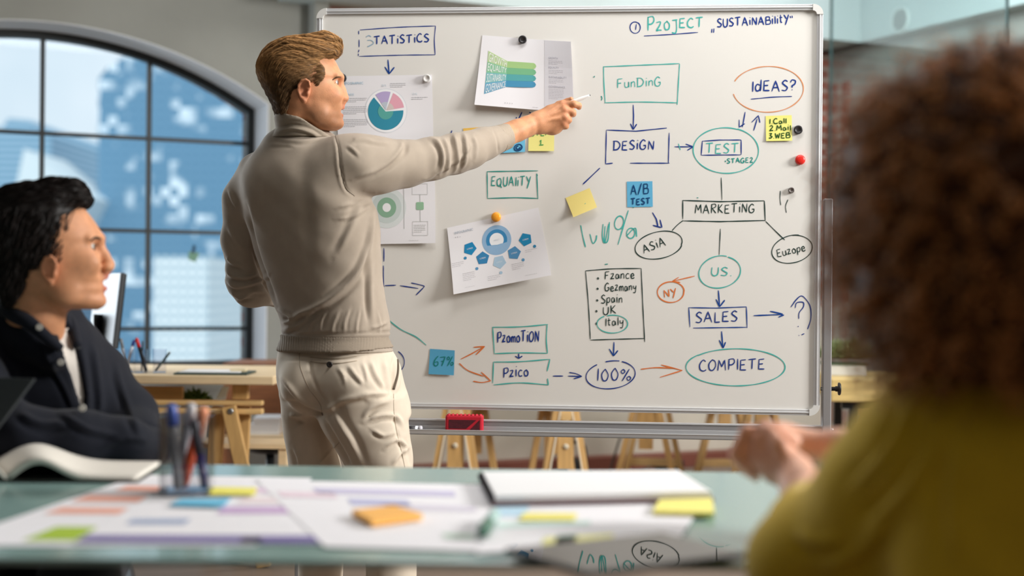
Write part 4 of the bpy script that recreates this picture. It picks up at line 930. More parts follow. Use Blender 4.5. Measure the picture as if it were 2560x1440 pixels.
# sheet 1: growth / equality / sustainability / governance
f1 = quadmap([BP(1206, 88), BP(1428, 106), BP(1437, 284), BP(1188, 264)], lambda s, t: .030 * max(0, s - .55)**1.6 * 1.6 + .028 * max(0, t - .35)**1.5 + .012 * abs(s - .45) * t)
s1 = sheet('paper_sheet', 'white printed sheet with green and blue GROWTH EQUALITY bars under the black magnet', 'paper', f1, PAPER)
def lmix(a, b, t): return tuple(int(a[i] + (b[i] - a[i]) * t) for i in range(3))
cols = ((168, 204, 138), (122, 184, 140), (90, 168, 170), (76, 148, 186)); lft = ((190, 214, 160), (140, 196, 160), (118, 184, 188), (104, 166, 198))
mb = MB(); poly_on(mb, f1, [(.70, .005), (.995, .005), (.995, .995), (.70, .995)], .0003); pr(mb, 'printed_column', (222, 220, 226), s1)
for i, (nm) in enumerate(('GROWTH', 'EQUALITY', 'SUSTAINABILITY', 'GOVERNANCE')):
    yl0, yl1 = .215 + i * .155, .215 + (i + 1) * .155; yr0, yr1 = .34 + i * .092, .34 + (i + 1) * .092; ye0, ye1 = .335 + i * .088, .335 + (i + .94) * .088 + .004
    mb = MB(); poly_on(mb, f1, [(.085, yl0), (.30, yr0), (.30, yr1), (.085, yl1)]); pr(mb, 'printed_band', lft[i], s1)
    mb = MB(); poly_on(mb, f1, [(.30, yr0), (.58, ye0), (.60, ye0 + .012), (.612, (ye0 + ye1) / 2), (.60, ye1 - .012), (.58, ye1), (.30, yr1)]); pr(mb, 'printed_bar', cols[i], s1)
    def sk(a, b, y0=yl0, y1=yl1, r0=yr0, r1=yr1):
        x = .095 + a * .20; k = (x - .085) / .215; t0 = y0 + (r0 - y0) * k; t1 = y1 + (r1 - y1) * k; return x, t0 + (t1 - t0) * (.10 + .84 * b)
    ptext(nm, f1, s1, 0, 0, 0, 0, (246, 248, 246), sk)
    mb = MB()
    for j in range(4 - i): disc(mb, f1, .40 + .036 * j, (ye0 + ye1) / 2 + .01, .008, 1.42, off=.0011, n=10)
    pr(mb, 'printed_dots', (246, 248, 246), s1)
    ptext(nm, f1, s1, .745, .235 + .135 * i, (.10, .11, .19, .17)[i], .030, (176, 176, 186)); textlines(f1, s1, .745, .90, .285 + .135 * i, 3 if i < 3 else 7, .022, (190, 188, 196), .006, seed=i)
ptext('• • • •', f1, s1, .30, .93, .08, .014, (190, 190, 194)); textlines(f1, s1, .58, .66, .965, 1, .02, (206, 206, 210), .005)
# sheet 2 upper: pie infographic
f2 = quadmap([BP(842, 191), BP(1080, 187), BP(1084, 366), BP(846, 369)], lambda s, t: .006 * t * t + .004 * math.sin(5 * s) * t)
s2 = sheet('paper_sheet', 'white printed sheet with a teal pie chart beside the pointing man\'s face', 'paper', f2, PAPER)
mb = MB(); disc(mb, f2, .512, .495, .222, 1.41, off=.0003, n=60); pr(mb, 'pie_rim', (224, 226, 232), s2)
mb = MB(); disc(mb, f2, .512, .495, .214, 1.41, off=.0005, n=60); pr(mb, 'pie_rim', (246, 246, 249), s2)
for a0, a1, c in ((-3, 230, (56, 142, 168)), (235, 287, (188, 172, 214)), (293, 352, (232, 170, 186))):
    mid = math.radians((a0 + a1) / 2); mb = MB(); disc(mb, f2, .512 + .008 * math.cos(mid), .495 + .011 * math.sin(mid), .185, 1.41, a0, a1, off=.0008, n=60); pr(mb, 'pie_slice', c, s2)
for a0, a1, c in ((-3, 230, (92, 168, 160)), (235, 287, (192, 200, 212)), (293, 352, (214, 200, 196))):
    mid = math.radians((a0 + a1) / 2); mb = MB(); disc(mb, f2, .512 + .008 * math.cos(mid), .495 + .011 * math.sin(mid), .08, 1.41, a0, a1, off=.0010, n=60); pr(mb, 'pie_slice', c, s2)
ptext('INFOGRAPHIC', f2, s2, .06, .085, .22, .034, (150, 184, 204)); ptext('BUSINESS', f2, s2, .06, .245, .12, .03, (176, 200, 214))
for i, (x0, x1, y0, n) in enumerate(((.06, .32, .31, 3), (.06, .32, .43, 5), (.06, .32, .61, 5), (.56, .73, .11, 3), (.78, .95, .31, 2), (.56, .73, .92, 3))): textlines(f2, s2, x0, x1, y0, n, .024, (186, 186, 192), .007, seed=10 + i)
for t, x, y in (('20 %', .47, .125), ('13 %', .79, .25), ('67 %', .47, .93)): ptext(t, f2, s2, x, y, .05, .03, (190, 206, 216))
# sheet 3 lower: rings
f3 = quadmap([BP(850, 433), BP(1087, 430), BP(1090, 608), BP(853, 612)], lambda s, t: .010 * t * t * s)
s3 = sheet('paper_sheet', 'white printed sheet with green rings half hidden by the pointing man\'s back', 'paper', f3, PAPER)
for r, c, o in ((.205, (222, 228, 228), .0003), (.155, (204, 214, 212), .0005), (.10, (140, 178, 152), .0007), (.044, (242, 242, 244), .0009)):
    mb = MB(); disc(mb, f3, .49, .49, r, 1.41, off=o, n=56); pr(mb, 'printed_ring', c, s3)
mb = MB(); poly_on(mb, f3, [(.80, .43), (.81, .42), (.87, .42), (.88, .43), (.88, .52), (.87, .53), (.81, .53), (.80, .52)]); pr(mb, 'printed_box', (150, 190, 158), s3)
def outline(f, parent, x0, y0, x1, y1, c=(204, 206, 206)):
    mb = MB(); e = .004
    for a in ((x0, y0, x1, y0 + e * 1.4), (x0, y1, x1, y1 + e * 1.4), (x0, y0, x0 + e, y1), (x1, y0, x1 + e, y1)): poly_on(mb, f, [(a[0], a[1]), (a[2], a[1]), (a[2], a[3]), (a[0], a[3])])
    return pr(mb, 'printed_outline', c, parent)
outline(f3, s3, .76, .69, .92, .885); outline(f3, s3, .76, .16, .92, .31); outline(f3, s3, .67, .2, .672, .79); outline(f3, s3, .84, .31, .842, .42); outline(f3, s3, .84, .53, .842, .69)
textlines(f3, s3, .775, .90, .74, 5, .024, (196, 198, 198), .007); textlines(f3, s3, .72, .86, .955, 1, .02, (210, 210, 210), .005)
# sheet 4: pentagons
f4 = quadmap([BP(1118, 570), BP(1346, 519), BP(1380, 688), BP(1137, 736)], lambda s, t: .034 * max(0, t - .35)**1.5 + .020 * abs(s - .5)**1.5 * (.3 + t) )
s4 = sheet('paper_sheet', 'tilted white printed sheet with blue ring and pentagons under the orange magnet', 'paper', f4, PAPER)
for r, c, o in ((.155, (150, 186, 220), .0003), (.112, (64, 140, 192), .0005), (.075, (244, 246, 250), .0007)):
    mb = MB(); disc(mb, f4, .505, .335, r, 1.41, off=o, n=48); pr(mb, 'printed_ring', c, s4)
ptext('IMPACT', f4, s4, .475, .325, .06, .02, (190, 200, 210)); ptext('INFOGRAPHIC', f4, s4, .075, .085, .20, .034, (160, 172, 186)); ptext('• • –', f4, s4, .075, .16, .06, .014, (160, 160, 168))
for cx, cy, c, rot in ((.215, .375, (38, 138, 190), 10), (.335, .555, (60, 134, 184), 60), (.50, .66, (176, 204, 226), 90), (.665, .575, (88, 148, 194), 70), (.805, .415, (40, 142, 190), 40)):
    mb = MB(); disc(mb, f4, cx, cy, .072, 1.41, rot, rot + 360, off=.0005, n=5); pr(mb, 'printed_pentagon', c, s4); ptext('LOREM', f4, s4, cx - .03, cy - .012, .06, .022, (236, 242, 248))
for cx, cy, c in ((.155, .50, (58, 140, 186)), (.262, .69, (100, 158, 200)), (.50, .82, (176, 204, 226)), (.745, .70, (100, 158, 200)), (.885, .54, (58, 140, 186))):
    mb = MB(); disc(mb, f4, cx, cy, .016, 1.41, off=.0005, n=16); pr(mb, 'printed_dot', c, s4)
for i, (x, y, n) in enumerate(((.01, .54, 3), (.11, .72, 5), (.36, .84, 3), (.62, .73, 4), (.78, .57, 2))): textlines(f4, s4, x, x + .13, y, n, .026, (206, 204, 208), .007, seed=30 + i)
textlines(f4, s4, .12, .25, .93, 1, .02, (214, 214, 216), .005); textlines(f4, s4, .74, .9, .93, 1, .02, (214, 214, 216), .005)

def note(label, cor, col, curl=None, writes=(), base=.0012):
    f = quadmap([BP(*c) for c in cor], curl, base=base); o = sheet('sticky_note', label, 'sticky note', f, mat('note_%d_%d_%d' % col, col, .75), 8, 8)
    if writes:
        cx = [BP(*c) for c in cor]
        def mapf(x, y):  # image pixels -> sheet coordinates
            p = BP(x, y); e1 = cx[1] - cx[0]; e2 = cx[3] - cx[0]; q = p - cx[0]; A = np.array([[e1 @ e1, e1 @ e2], [e1 @ e2, e2 @ e2]]); st = np.linalg.solve(A, [q @ e1, q @ e2]); return f(st[0], st[1], .0008)
        for wr in writes: wr(o, mapf)
    return o
Wd = lambda *a, **k: (lambda o, mf: word(*a, parent=o, mapf=mf, **k)); Dr = lambda *a, **k: (lambda o, mf: draw(*a, parent=o, mapf=mf, **k))
BLU = (108, 190, 226); YEL = (240, 226, 112)
note('blue sticky note reading A/B TEST on the whiteboard', ((1567, 454), (1631, 453), (1632, 517), (1568, 518)), (96, 178, 218), None, (Wd('A/B', 1577, 486, 1620, 484, 24, 'noteblue', 3.2), Wd('TEST', 1577, 512, 1625, 510, 15, 'noteblue', 3.4)))
note('blue sticky note reading 67% beside the orange arrows', ((1075, 872), (1137, 876), (1135, 938), (1072, 935)), (84, 164, 202), lambda s, t: .004 * t * t, (Wd('67%', 1084, 914, 1133, 914, 24, 'noteteal', 2.6),))
note('yellow sticky note listing Call Mail Web beside the black magnet', ((1914, 290), (1979, 288), (1980, 352), (1915, 353)), (240, 234, 130), lambda s, t: .003 * t * t, (Wd('1.Call', 1923, 310, 1965, 308, 13, 'note', 2.8), Wd('2.Mail', 1923, 327, 1976, 325, 13, 'note', 2.8), Wd('3.WEB', 1922, 346, 1974, 344, 13, 'note', 3.0)))
note('tilted pale yellow sticky note with its lower corners lifting off the board', ((1414, 495), (1474, 470), (1493, 519), (1434, 544)), (246, 226, 138), lambda s, t: .016 * t * t, (Dr('handwriting', [[(1463, 509), (1464, 510)]], 'teal', 4),))
note('blue sticky note partly hidden behind the pointing arm', ((1249, 318), (1312, 316), (1313, 380), (1251, 383)), (110, 192, 228), lambda s, t: .003 * t * t, (Dr('handwriting', [oval(1296, 370, 10, 8, -20), oval(1296, 370, 5, 4, -20, 0, 300)], 'noteblue', 3.4),))
note('yellow sticky note reading STEP 1 below the pointing hand', ((1322, 315), (1386, 314), (1385, 378), (1321, 378)), (240, 232, 142), lambda s, t: .004 * t * t, (Wd('STEP', 1328, 340, 1372, 338, 17, 'notegreen', 2.8), Dr('handwriting', [[(1350, 354), (1353, 350), (1352, 362)], [(1348, 363), (1359, 362)]], 'notegreen', 2.8, False)))
note('orange sticky note mostly hidden behind the pointing forearm', ((1158, 321), (1216, 317), (1220, 376), (1163, 381)), (244, 196, 92), lambda s, t: .004 * t * t)
def magnet(label, px, py, rpx, col, dome=.45, n0=.0005, grp=None):
    r = rpx * .00118; c = BP(px, py, n0); m = mat('magnet_%d_%d_%d' % col, col, .35); t = thing('magnet', label, 'magnet', tuple(c), grp)
    mb = MB(); h = .008
    prof = [(0, 0), (0, r * .95), (h * .7, r), (h, r * .92)] + [(h + r * dome * math.sin(a) * .45, r * .92 * math.cos(a)) for a in (.5, .9, 1.25, 1.5)] + [(h + r * dome * .46, 0)] if dome else [(0, 0), (0, r * .95), (h * .2, r), (h * .8, r), (h, r * .9), (h * .98, r * .62), (h * .9, r * .58), (h * .9, 0)]
    mb.lathe(c, BN, prof, 28); mb.build('cap', m, t)
    mb = MB(); mb.lathe(c - BN * .0003, BN, [(0, 0), (0, r * .9), (.002, r * .9), (.0021, 0)], 24); mb.build('magnet_disc', mat('steel', (170, 172, 174)), t); return t
magnet('black round magnet holding the growth chart sheet', 1307, 100, 10.5, (44, 42, 44), 0, .003)
magnet('black round magnet at the upper corner of the pie chart sheet by the man\'s nose', 857, 196, 11, (40, 42, 46), 0, .003)
magnet('white round magnet at the upper right corner of the pie chart sheet', 1068, 197, 10.5, (226, 224, 222), 0, .003)
magnet('black round magnet right of the yellow call mail web note', 1995, 325, 11, (50, 48, 50), 0)
magnet('red domed magnet near the right edge of the board', 2000, 400, 12.5, (224, 42, 34), .6)
magnet('small grey magnet above the Europe oval', 1978, 476, 7.5, (104, 96, 92), 0)
magnet('orange domed magnet holding the pentagon sheet', 1241, 543, 12.5, (248, 164, 44), .6, .003)
# eraser and marker on the tray
er = thing('board_eraser', 'red felt board eraser standing on the pen tray', 'eraser', tuple(BP(1165, 1086, .03)))
a, b = BP(1118, 1032, .03), BP(1211, 1079, .03); c = (a + b) / 2; wE = abs(bu(b) - bu(a)); hE = abs(a[2] - b[2]); c[2] = zt0 + .0045 + hE / 2
mb = MB(); mb.box(c, (wE, .030, hE), RB); mb.build('holder', mat('eraser_red', (204, 28, 52), .5), er, smooth=False, bevel=.006)
mb = MB()
for i in range(9): mb.lathe(c + BU * (wE * (-.42 + .105 * i)) + UP * hE * .46 + BN * -.012, BN, [(0, 0), (0, .0045), (.024, .0045), (.024, 0)], 10)
mb.build('grip_ridge', mat('eraser_red', (204, 28, 52)), er)
def eb(u0, u1, z0, z1): return [c + BU * wE * u + UP * hE * z + BN * .0152 for u, z in ((u0, z0), (u1, z0), (u1, z1), (u0, z1))]
mb = MB(); q = lambda u, z: c + BU * wE * u + UP * hE * z + BN * .0153
mb.prism([q(-.40, -.24), q(.06, -.24), q(.33, .24), q(-.40, .24)], BN * .0006); mb.prism([q(.12, -.38), q(.42, -.38), q(.42, .26)], BN * .0006)
mb.build('print_panel', mat('eraser_print', (82, 18, 34), .6, noise=.3, nscale=120), er, smooth=False)
mb = MB(); mb.box(c - BN * .019, (wE * .96, .010, hE * .94), RB); mb.build('felt', mat('felt_grey', (90, 88, 92), .95), er, smooth=False)
mk0 = BP(985, 1074, .03); mk1 = BP(1060, 1072, .03); mk0[2] = mk1[2] = zt0 + .0145
mk = pen('white board marker lying on the pen tray at the man\'s hip', mk0, mk1, .0085, PM('white', (232, 236, 244)), PM('pale', (222, 220, 228)), .12)
mb = MB(); d_ = (mk1 - mk0) / np.linalg.norm(mk1 - mk0); mb.lathe(mk0 + d_ * .045, d_, [(0, 0), (0, .0087), (.025, .0087), (.0251, 0)], 14); mb.build('label_band', mat('band_dark', (60, 58, 62), .5), mk)
# ================================================================== meeting table in the foreground
TZ = .74
def TP(px, py, off=0.): return on_plane(px, py, (0, 0, TZ + off), np.array((0, 0, 1.)))
TGLASS = mat('table_glass', (146, 178, 173), .17, spec=.5, ior=2.4)
TEDGE = mat('table_edge', (150, 186, 178), .2)
dark_under = mat('table_under', (72, 74, 62), .6)
yF0 = TP(600, 1162)[1]; yF1 = TP(1850, 1181)[1]; yN = TP(900, 1402)[1]
tb = thing('meeting_table', 'long glossy pale mint glass topped meeting table in the foreground', 'table', (0, (yN + yF0) / 2, 0))
X0t, X1t = -1.75, 1.25
def yf(x): return yF0 + (yF1 - yF0) * (x + .5) / .95
mb = MB(); q = [(X0t, yN + .0, TZ - .009), (X1t, yN, TZ - .009), (X1t, yf(X1t), TZ - .009), (X0t, yf(X0t), TZ - .009)]
mb.prism(q, (0, 0, .009)); mb.build('glass_top', TGLASS, tb, smooth=False, bevel=.003)
for x, y in ((X0t + .1, yN + .1), (X1t - .1, yN + .1), (X0t + .1, yf(-1.6) - .1), (X1t - .1, yf(1.1) - .1)):
    mb = MB(); mb.box((x, y, (TZ - .0095) / 2), (.06, .06, TZ - .0095)); mb.build('leg', BLACKM, tb, smooth=False, bevel=.004)
NZ = np.array((0, 0, 1.))
LAY = [0.]
def tsheet(name, label, cat, cor, m=None, curl=None, nx=10, ny=8, lift=None, group=None):
    if lift is None: LAY[0] += .0009; lift = LAY[0]
    f = quadmap([TP(*c) for c in cor], curl, NZ, lift); o = sheet(name, label, cat, f, m or PAPER, nx, ny, group); 
    return o, (lambda s, t, off=0.: f(s, t, off))
def stripe(f, parent, s0, s1, t0, t1, c, nm='printed_bar'):
    mb = MB(); poly_on(mb, f, [(s0, t0), (s1, t0), (s1, t1), (s0, t1)][::-1], .0006); return pr(mb, nm, c, parent)
# order of corners: far left, far right, near right, near left
A, fA = tsheet('paper_sheet', 'large white chart sheet with orange bars lying farthest left on the table', 'paper', ((352, 1188), (780, 1196), (640, 1366), (-170, 1366)))
for s0, s1, t0, t1 in ((.06, .33, .20, .29), (.0, .55, .36, .46), (.03, .62, .54, .63)): stripe(fA, A, s0 + .04, s1, t0, t1, (240, 178, 160))
stripe(fA, A, .24, .46, .79, .95, (168, 196, 60), 'highlighter_patch'); stripe(fA, A, .55, .70, .72, .78, (150, 160, 190))
B, fB = tsheet('paper_sheet', 'white chart sheet with purple bars and a purple lower edge beside the pen cup', 'paper', ((420, 1213), (860, 1208), (812, 1363), (180, 1360)))
for s0, s1, t0, t1, c in ((.42, .98, .10, .22, (224, 204, 224)), (.45, .90, .46, .58, (206, 176, 214)), (.50, .85, .30, .40, (240, 224, 228)), (.01, .99, .90, .995, (120, 108, 164)), (.10, .36, .66, .74, (160, 174, 204)), (.66, .74, .93, .99, (150, 60, 120))): stripe(fB, B, s0, s1, t0, t1, c)
C, fC = tsheet('paper_sheet', 'white chart sheet with faint violet bars under the orange note pad', 'paper', ((640, 1203), (1215, 1216), (1262, 1385), (812, 1372)))
for s0, s1, t0, t1, c in ((.22, .85, .14, .24, (206, 200, 226)), (.34, .62, .32, .42, (190, 190, 222)), (.5, .92, .40, .48, (220, 214, 228)), (.04, .3, .22, .32, (236, 216, 226)), (.7, .86, .80, .86, (200, 222, 206))): stripe(fC, C, s0, s1, t0, t1, c)
D_, fD = tsheet('paper_sheet', 'white sheet with blue and green marks in front of the open notepad', 'paper', ((1232, 1258), (1760, 1262), (1700, 1352), (1190, 1392)))
for s0, s1, t0, t1, c in ((.02, .18, .08, .36, (190, 220, 238)), (.06, .5, .48, .58, (206, 228, 222)), (.30, .64, .80, .97, (230, 226, 150)), (.36, .46, .78, .96, (150, 200, 160))): stripe(fD, D_, s0, s1, t0, t1, c)
lvl = LAY[0] + .001
def pad(label, cor, col, side, th, name='sticky_note'):
    """small note or pad lying on the papers: block with its own thickness"""
    p = [TP(*c) for c in cor]; mb = MB(); p = [np.array((q[0], q[1], TZ + lvl + .0004)) for q in p]; mb.prism(p[::-1], (0, 0, th))
    o = mb.build(name, mat('note_%d_%d_%d' % col, col, .75), smooth=False); tag(o, label, 'sticky note'); return o
pad('yellow sticky note right of the pen cup on the chart sheets', ((535, 1226), (642, 1228), (636, 1246), (518, 1245)), (242, 234, 110), 0, .0012)
pad('blue sticky note in front of the pen cup', ((452, 1256), (576, 1254), (556, 1276), (424, 1272)), (112, 192, 226), 0, .0012)
po = pad('thick orange sticky note pad on the middle chart sheet', ((880, 1298), (985, 1286), (1056, 1308), (930, 1326)), (250, 186, 96), 0, .009, 'note_pad')
pad('yellow sticky note in front of the notepad near the green marker', ((1310, 1292), (1442, 1293), (1436, 1311), (1296, 1311)), (240, 228, 120), 0, .0012)
py = pad('yellow sticky note pad at the right corner of the notepad', ((1648, 1266), (1780, 1262), (1786, 1300), (1632, 1296)), (244, 234, 130), 0, .006, 'note_pad')
# open notepad with dark red cover
npd = thing('notepad', 'white notepad with dark red cover lying open across the table centre', 'notepad', tuple(TP(1480, 1240)))
f = quadmap([TP(1200, 1208), TP(1700, 1203), TP(1785, 1262), TP(1232, 1274)], None, NZ, lvl)
def slabq(f, name, m, z0, z1, par, ins=0.):
    mb = MB(); mb.prism([f(s, t, z0) for s, t in ((ins, ins), (ins, 1 - ins), (1 - ins, 1 - ins), (1 - ins, ins))], (0, 0, z1 - z0)); return mb.build(name, m, par, smooth=False)
slabq(f, 'cover', mat('cover_red', (96, 52, 62), .5), .0005, .006, npd); slabq(f, 'pages', WHITEP, .006, .016, npd, .012)
fb = quadmap([TP(1192, 1206), TP(1203, 1208), TP(1262, 1268), TP(1234, 1274)], None, NZ, lvl)
mb = MB()
for i in range(16):
    t = .04 + i * .06; p = f(.008, t, .008); mb.lathe(p, f(.008, t + .03, .008) - p, [(0, 0), (0, .008), (.002, .008), (.0021, 0)], 10)
mb.build('spiral_binding', mat('binding_dark', (60, 52, 54), .4, .6), npd, smooth=False)
# green highlighter pen
a, b = TP(1205, 1336, .012), TP(1238, 1288, .012); a[2] = b[2] = TZ + lvl + .0098
hp = pen('pale teal marker with a dark green cap lying left of the notepad', b, a, .0085, PM('paleteal', (176, 208, 204)), PM('darkgreen', (62, 112, 92)), .42)
# tablet with glossy black screen mirroring the board

c0, c1 = TP(1655, 1352), TP(1240, 1397); dl = c1 - c0; dl[2] = 0; LL = np.linalg.norm(dl); dl /= LL; dn = np.array((-dl[1], dl[0], 0)); dn *= np.sign(-dn[1])
tbt = thing('tablet', 'black glossy tablet lying face up at the near table edge mirroring the whiteboard', 'tablet', tuple(c0))
pz = TZ + lvl + .0006; LL = .25; wT = .178; tq = [c0, c0 + dl * LL, c0 + dl * LL + dn * wT, c0 + dn * wT]
tq = [np.array((q[0], q[1], pz)) for q in tq]
mb = MB(); mb.prism(tq if np.cross(tq[1] - tq[0], tq[2] - tq[1])[2] > 0 else tq[::-1], (0, 0, .007)); mb.build('body', mat('tablet_shell', (26, 26, 28), .35), tbt, smooth=False, bevel=.002)
ins = lambda e, z: [np.array((*(c0[:2] + dl[:2] * (e if i in (0, 3) else LL - e) + dn[:2] * (e if i < 2 else wT - e)), pz + z)) for i in range(4)]
qq = ins(.004, .0071); mb = MB(); mb.prism(qq if np.cross(qq[1] - qq[0], qq[2] - qq[1])[2] > 0 else qq[::-1], (0, 0, .0006))
mb.build('screen', mat('tablet_screen', (8, 8, 9), .015, spec=.9, ior=2.1), tbt, smooth=False)
# pen cup of clear acrylic with pens
pc_ = TP(468, 1236); pcc = np.array((pc_[0], pc_[1], TZ + lvl + .0016)); Rc = rotz(.12)
mb = MB(); cup_walls(mb, pcc, .080, .125, .0035, Rc); tag(mb.build('pen_cup', glass_mat('acrylic_near', (247, 247, 248), .12), smooth=False), 'clear square acrylic pen cup standing on the chart sheets in the foreground', 'pen cup')
def cup_pen(label, bx, by, tx, ty, h, r, body, cap, cl):
    pen(label, pcc + Rc @ np.array((bx, by, .006)), pcc + Rc @ np.array((tx, ty, h)), r, body, cap, cl)
cup_pen('orange marker with pale orange cap in the foreground pen cup', -.008, .004, .026, .006, .135, .009, PM('orangered', (206, 78, 34)), PM('paleorange', (232, 150, 112)), .30)
cup_pen('white marker with a blue cap leaning left in the foreground pen cup', -.012, -.014, -.025, -.016, .142, .0085, PM('greywhite', (150, 148, 150)), PM('bluecap', (70, 92, 168)), .26)
cup_pen('dark navy pen leaning in the right of the foreground pen cup', .030, -.012, .012, -.022, .118, .0075, PM('navyviolet', (58, 50, 104)), PM('darkgrey', (80, 78, 84)), .5)
cup_pen('grey marker standing in the middle of the foreground pen cup', -.018, .022, .004, .024, .140, .008, PM('grey', (130, 134, 140)), PM('palegrey', (200, 198, 200)), .25)
# open book at the left
bk = thing('book', 'open book with cream pages lying in front of the seated man', 'book', tuple(TP(80, 1190)))
fbk = quadmap([TP(-330, 1164), TP(405, 1166), TP(340, 1208), TP(-220, 1204)], None, NZ, .001)
sg = .42
def pageprofile(s):  # height of the page surface across the spread
    k = abs(s - sg) / (.58 if s > sg else .42); return .005 + .034 * math.exp(-((k - .24) / .24)**2) * (1 - math.exp(-k * 14)) + .004
for side, nm in ((0, 'left_pages'), (1, 'right_pages')):
    V = []; F = []; nx, ny = 24, 4
    for j in range(ny + 1):
        for i in range(nx + 1):
            s = sg * i / nx if side == 0 else sg + (1 - sg) * i / nx
            V.append(fbk(s, j / ny, pageprofile(s)))
    n0 = len(V)
    for j in range(ny + 1):
        for i in range(nx + 1):
            s = sg * i / nx if side == 0 else sg + (1 - sg) * i / nx
            V.append(fbk(s, j / ny, max(.0030, pageprofile(s) - .011)))
    w = nx + 1
    for j in range(ny):
        for i in range(nx):
            a = j * w + i; F += [[a, a + w, a + w + 1, a + 1], [n0 + a, n0 + a + 1, n0 + a + w + 1, n0 + a + w]]
    for i in range(nx): F += [[i, i + 1, n0 + i + 1, n0 + i], [ny * w + i, n0 + ny * w + i, n0 + ny * w + i + 1, ny * w + i + 1]]
    for j in range(ny): F += [[j * w, n0 + j * w, n0 + (j + 1) * w, (j + 1) * w], [j * w + nx, (j + 1) * w + nx, n0 + (j + 1) * w + nx, n0 + j * w + nx]]
    obj(nm, V, F, mat('book_paper', (226, 220, 210), .8), bk)
mb = MB(); mb.prism([fbk(-.01, -.02, .0), fbk(-.01, 1.02, .0), fbk(1.01, 1.02, .0), fbk(1.01, -.02, .0)], (0, 0, .0028)); mb.build('cover', mat('book_cover', (40, 38, 34), .6), bk, smooth=False)
# laptop at the left edge, seen from behind
lp = thing('laptop', 'dark grey laptop with its lid open at the left edge of the picture', 'laptop', tuple(TP(-40, 1150)))
hb = TP(10, 1148); lb = P(92, 948, 2.62)
LM = mat('laptop_dark', (70, 74, 78), .4, .5)
w3 = np.array((-.30, .10, 0)); lo_ = np.array((hb[0], 2.60, TZ + .012)); lid = [lo_, lb, lb + w3, lo_ + w3]
nl = np.cross(lid[1] - lid[0], lid[3] - lid[0]); nl /= np.linalg.norm(nl)
mb = MB(); mb.prism(lid, nl * .007); mb.build('lid', LM, lp, smooth=False, bevel=.002)
nb = np.array((w3[1], -w3[0], 0)); nb /= np.linalg.norm(nb); nb *= -1 if nb[1] < 0 else 1
bs = [lo_, lo_ + w3, lo_ + w3 + nb * .16, lo_ + nb * .16]; bs = [np.array((b_[0], b_[1], TZ + .001)) for b_ in bs]
mb = MB(); mb.prism(bs, (0, 0, .011)); mb.build('base', LM, lp, smooth=False, bevel=.002)
# ================================================================== people
SKIN = mat('skin', (214, 156, 122), .5, spec=.35, sss=.12, noise=.09, nscale=70, attr='tint', bump=.12, bscale=420)
EYEW = mat('eye_white', (196, 186, 178), .25)
def skin_tint(V, base, spots):
    """natural skin colouring; spots: (centre, radius, colour, strength)"""
    c = np.tile(np.array(lin(base)), (len(V), 1))
    for p, r, col, k in spots:
        r = np.array(r, float) * np.ones(3); w = np.exp(-(((V - np.array(p)) / r)**2).sum(1)) * k
        c = c * (1 - w[:, None]) + np.array(lin(col)) * w[:, None]
    return c
def inpoly(x, y, poly):
    """signed distance in pixels to a polygon, positive inside"""
    p = np.array(poly, float); ins = np.zeros(len(x), bool); dm = np.full(len(x), 1e9)
    for a, b in zip(p, np.roll(p, -1, 0)):
        c = ((a[1] > y) != (b[1] > y)) & (x < (b[0] - a[0]) * (y - a[1]) / (b[1] - a[1] + 1e-12) + a[0]); ins ^= c
        d = b - a; t = np.clip(((x - a[0]) * d[0] + (y - a[1]) * d[1]) / (d @ d), 0, 1); dm = np.minimum(dm, np.hypot(x - a[0] - t * d[0], y - a[1] - t * d[1]))
    return np.where(ins, dm, -dm)
def lay_lines(par, lines):
    """seams and welts: thin cords laid on the cloth where the picture shows them; lines: (name, points, radius, material)"""
    org = Vector(world_loc(par)); bvh = BVHTree.FromPolygons([v.co + org for v in par.data.vertices], [list(p.vertices) for p in par.data.polygons]); o = Vector((0, 0, CAMH))
    for name, pts, r, m in lines:
        q = []
        for x, y in smooth_line(pts, 8):
            a, b = ray(x, y); h = bvh.ray_cast(o, Vector((a, 1, b)).normalized())
            if h[0] is not None and (not q or np.linalg.norm(np.array(h[0]) - q[-1]) < .05): q.append(np.array(h[0]))
        if len(q) > 2:
            mb = MB(); mb.tube(q, r, 6); mb.build(name, m, par)
class Head:
    """frame of a head: pixel offsets in a side view -> world; local x forward, y to the far side, z up"""
    def __init__(s, cpx, d, scale, yaw, pitch=0):
        s.c = P(cpx[0], cpx[1], d); s.cpx = cpx; s.s = scale; s.R = rotz(yaw) @ roty(pitch); s.k = math.cos(yaw)
    def L(s, px, py, y=0.): return np.array(((px - s.cpx[0]) / s.s / s.k, y, (s.cpx[1] - py) / s.s))
    def w(s, px, py, y=0.): return s.c + s.R @ s.L(px, py, y)
    def keys(s, rows): return [((s.cpx[1] - r[0]) / s.s, (r[1] - s.cpx[0]) / s.s / s.k, (r[2] - s.cpx[0]) / s.s / s.k, r[3], 0) for r in rows]
    @property
    def M(s): return (s.c, s.R)
    def rot(s, ax=0, ay=0, az=0): return s.R @ rotz(az) @ roty(ay) @ rotx(ax)
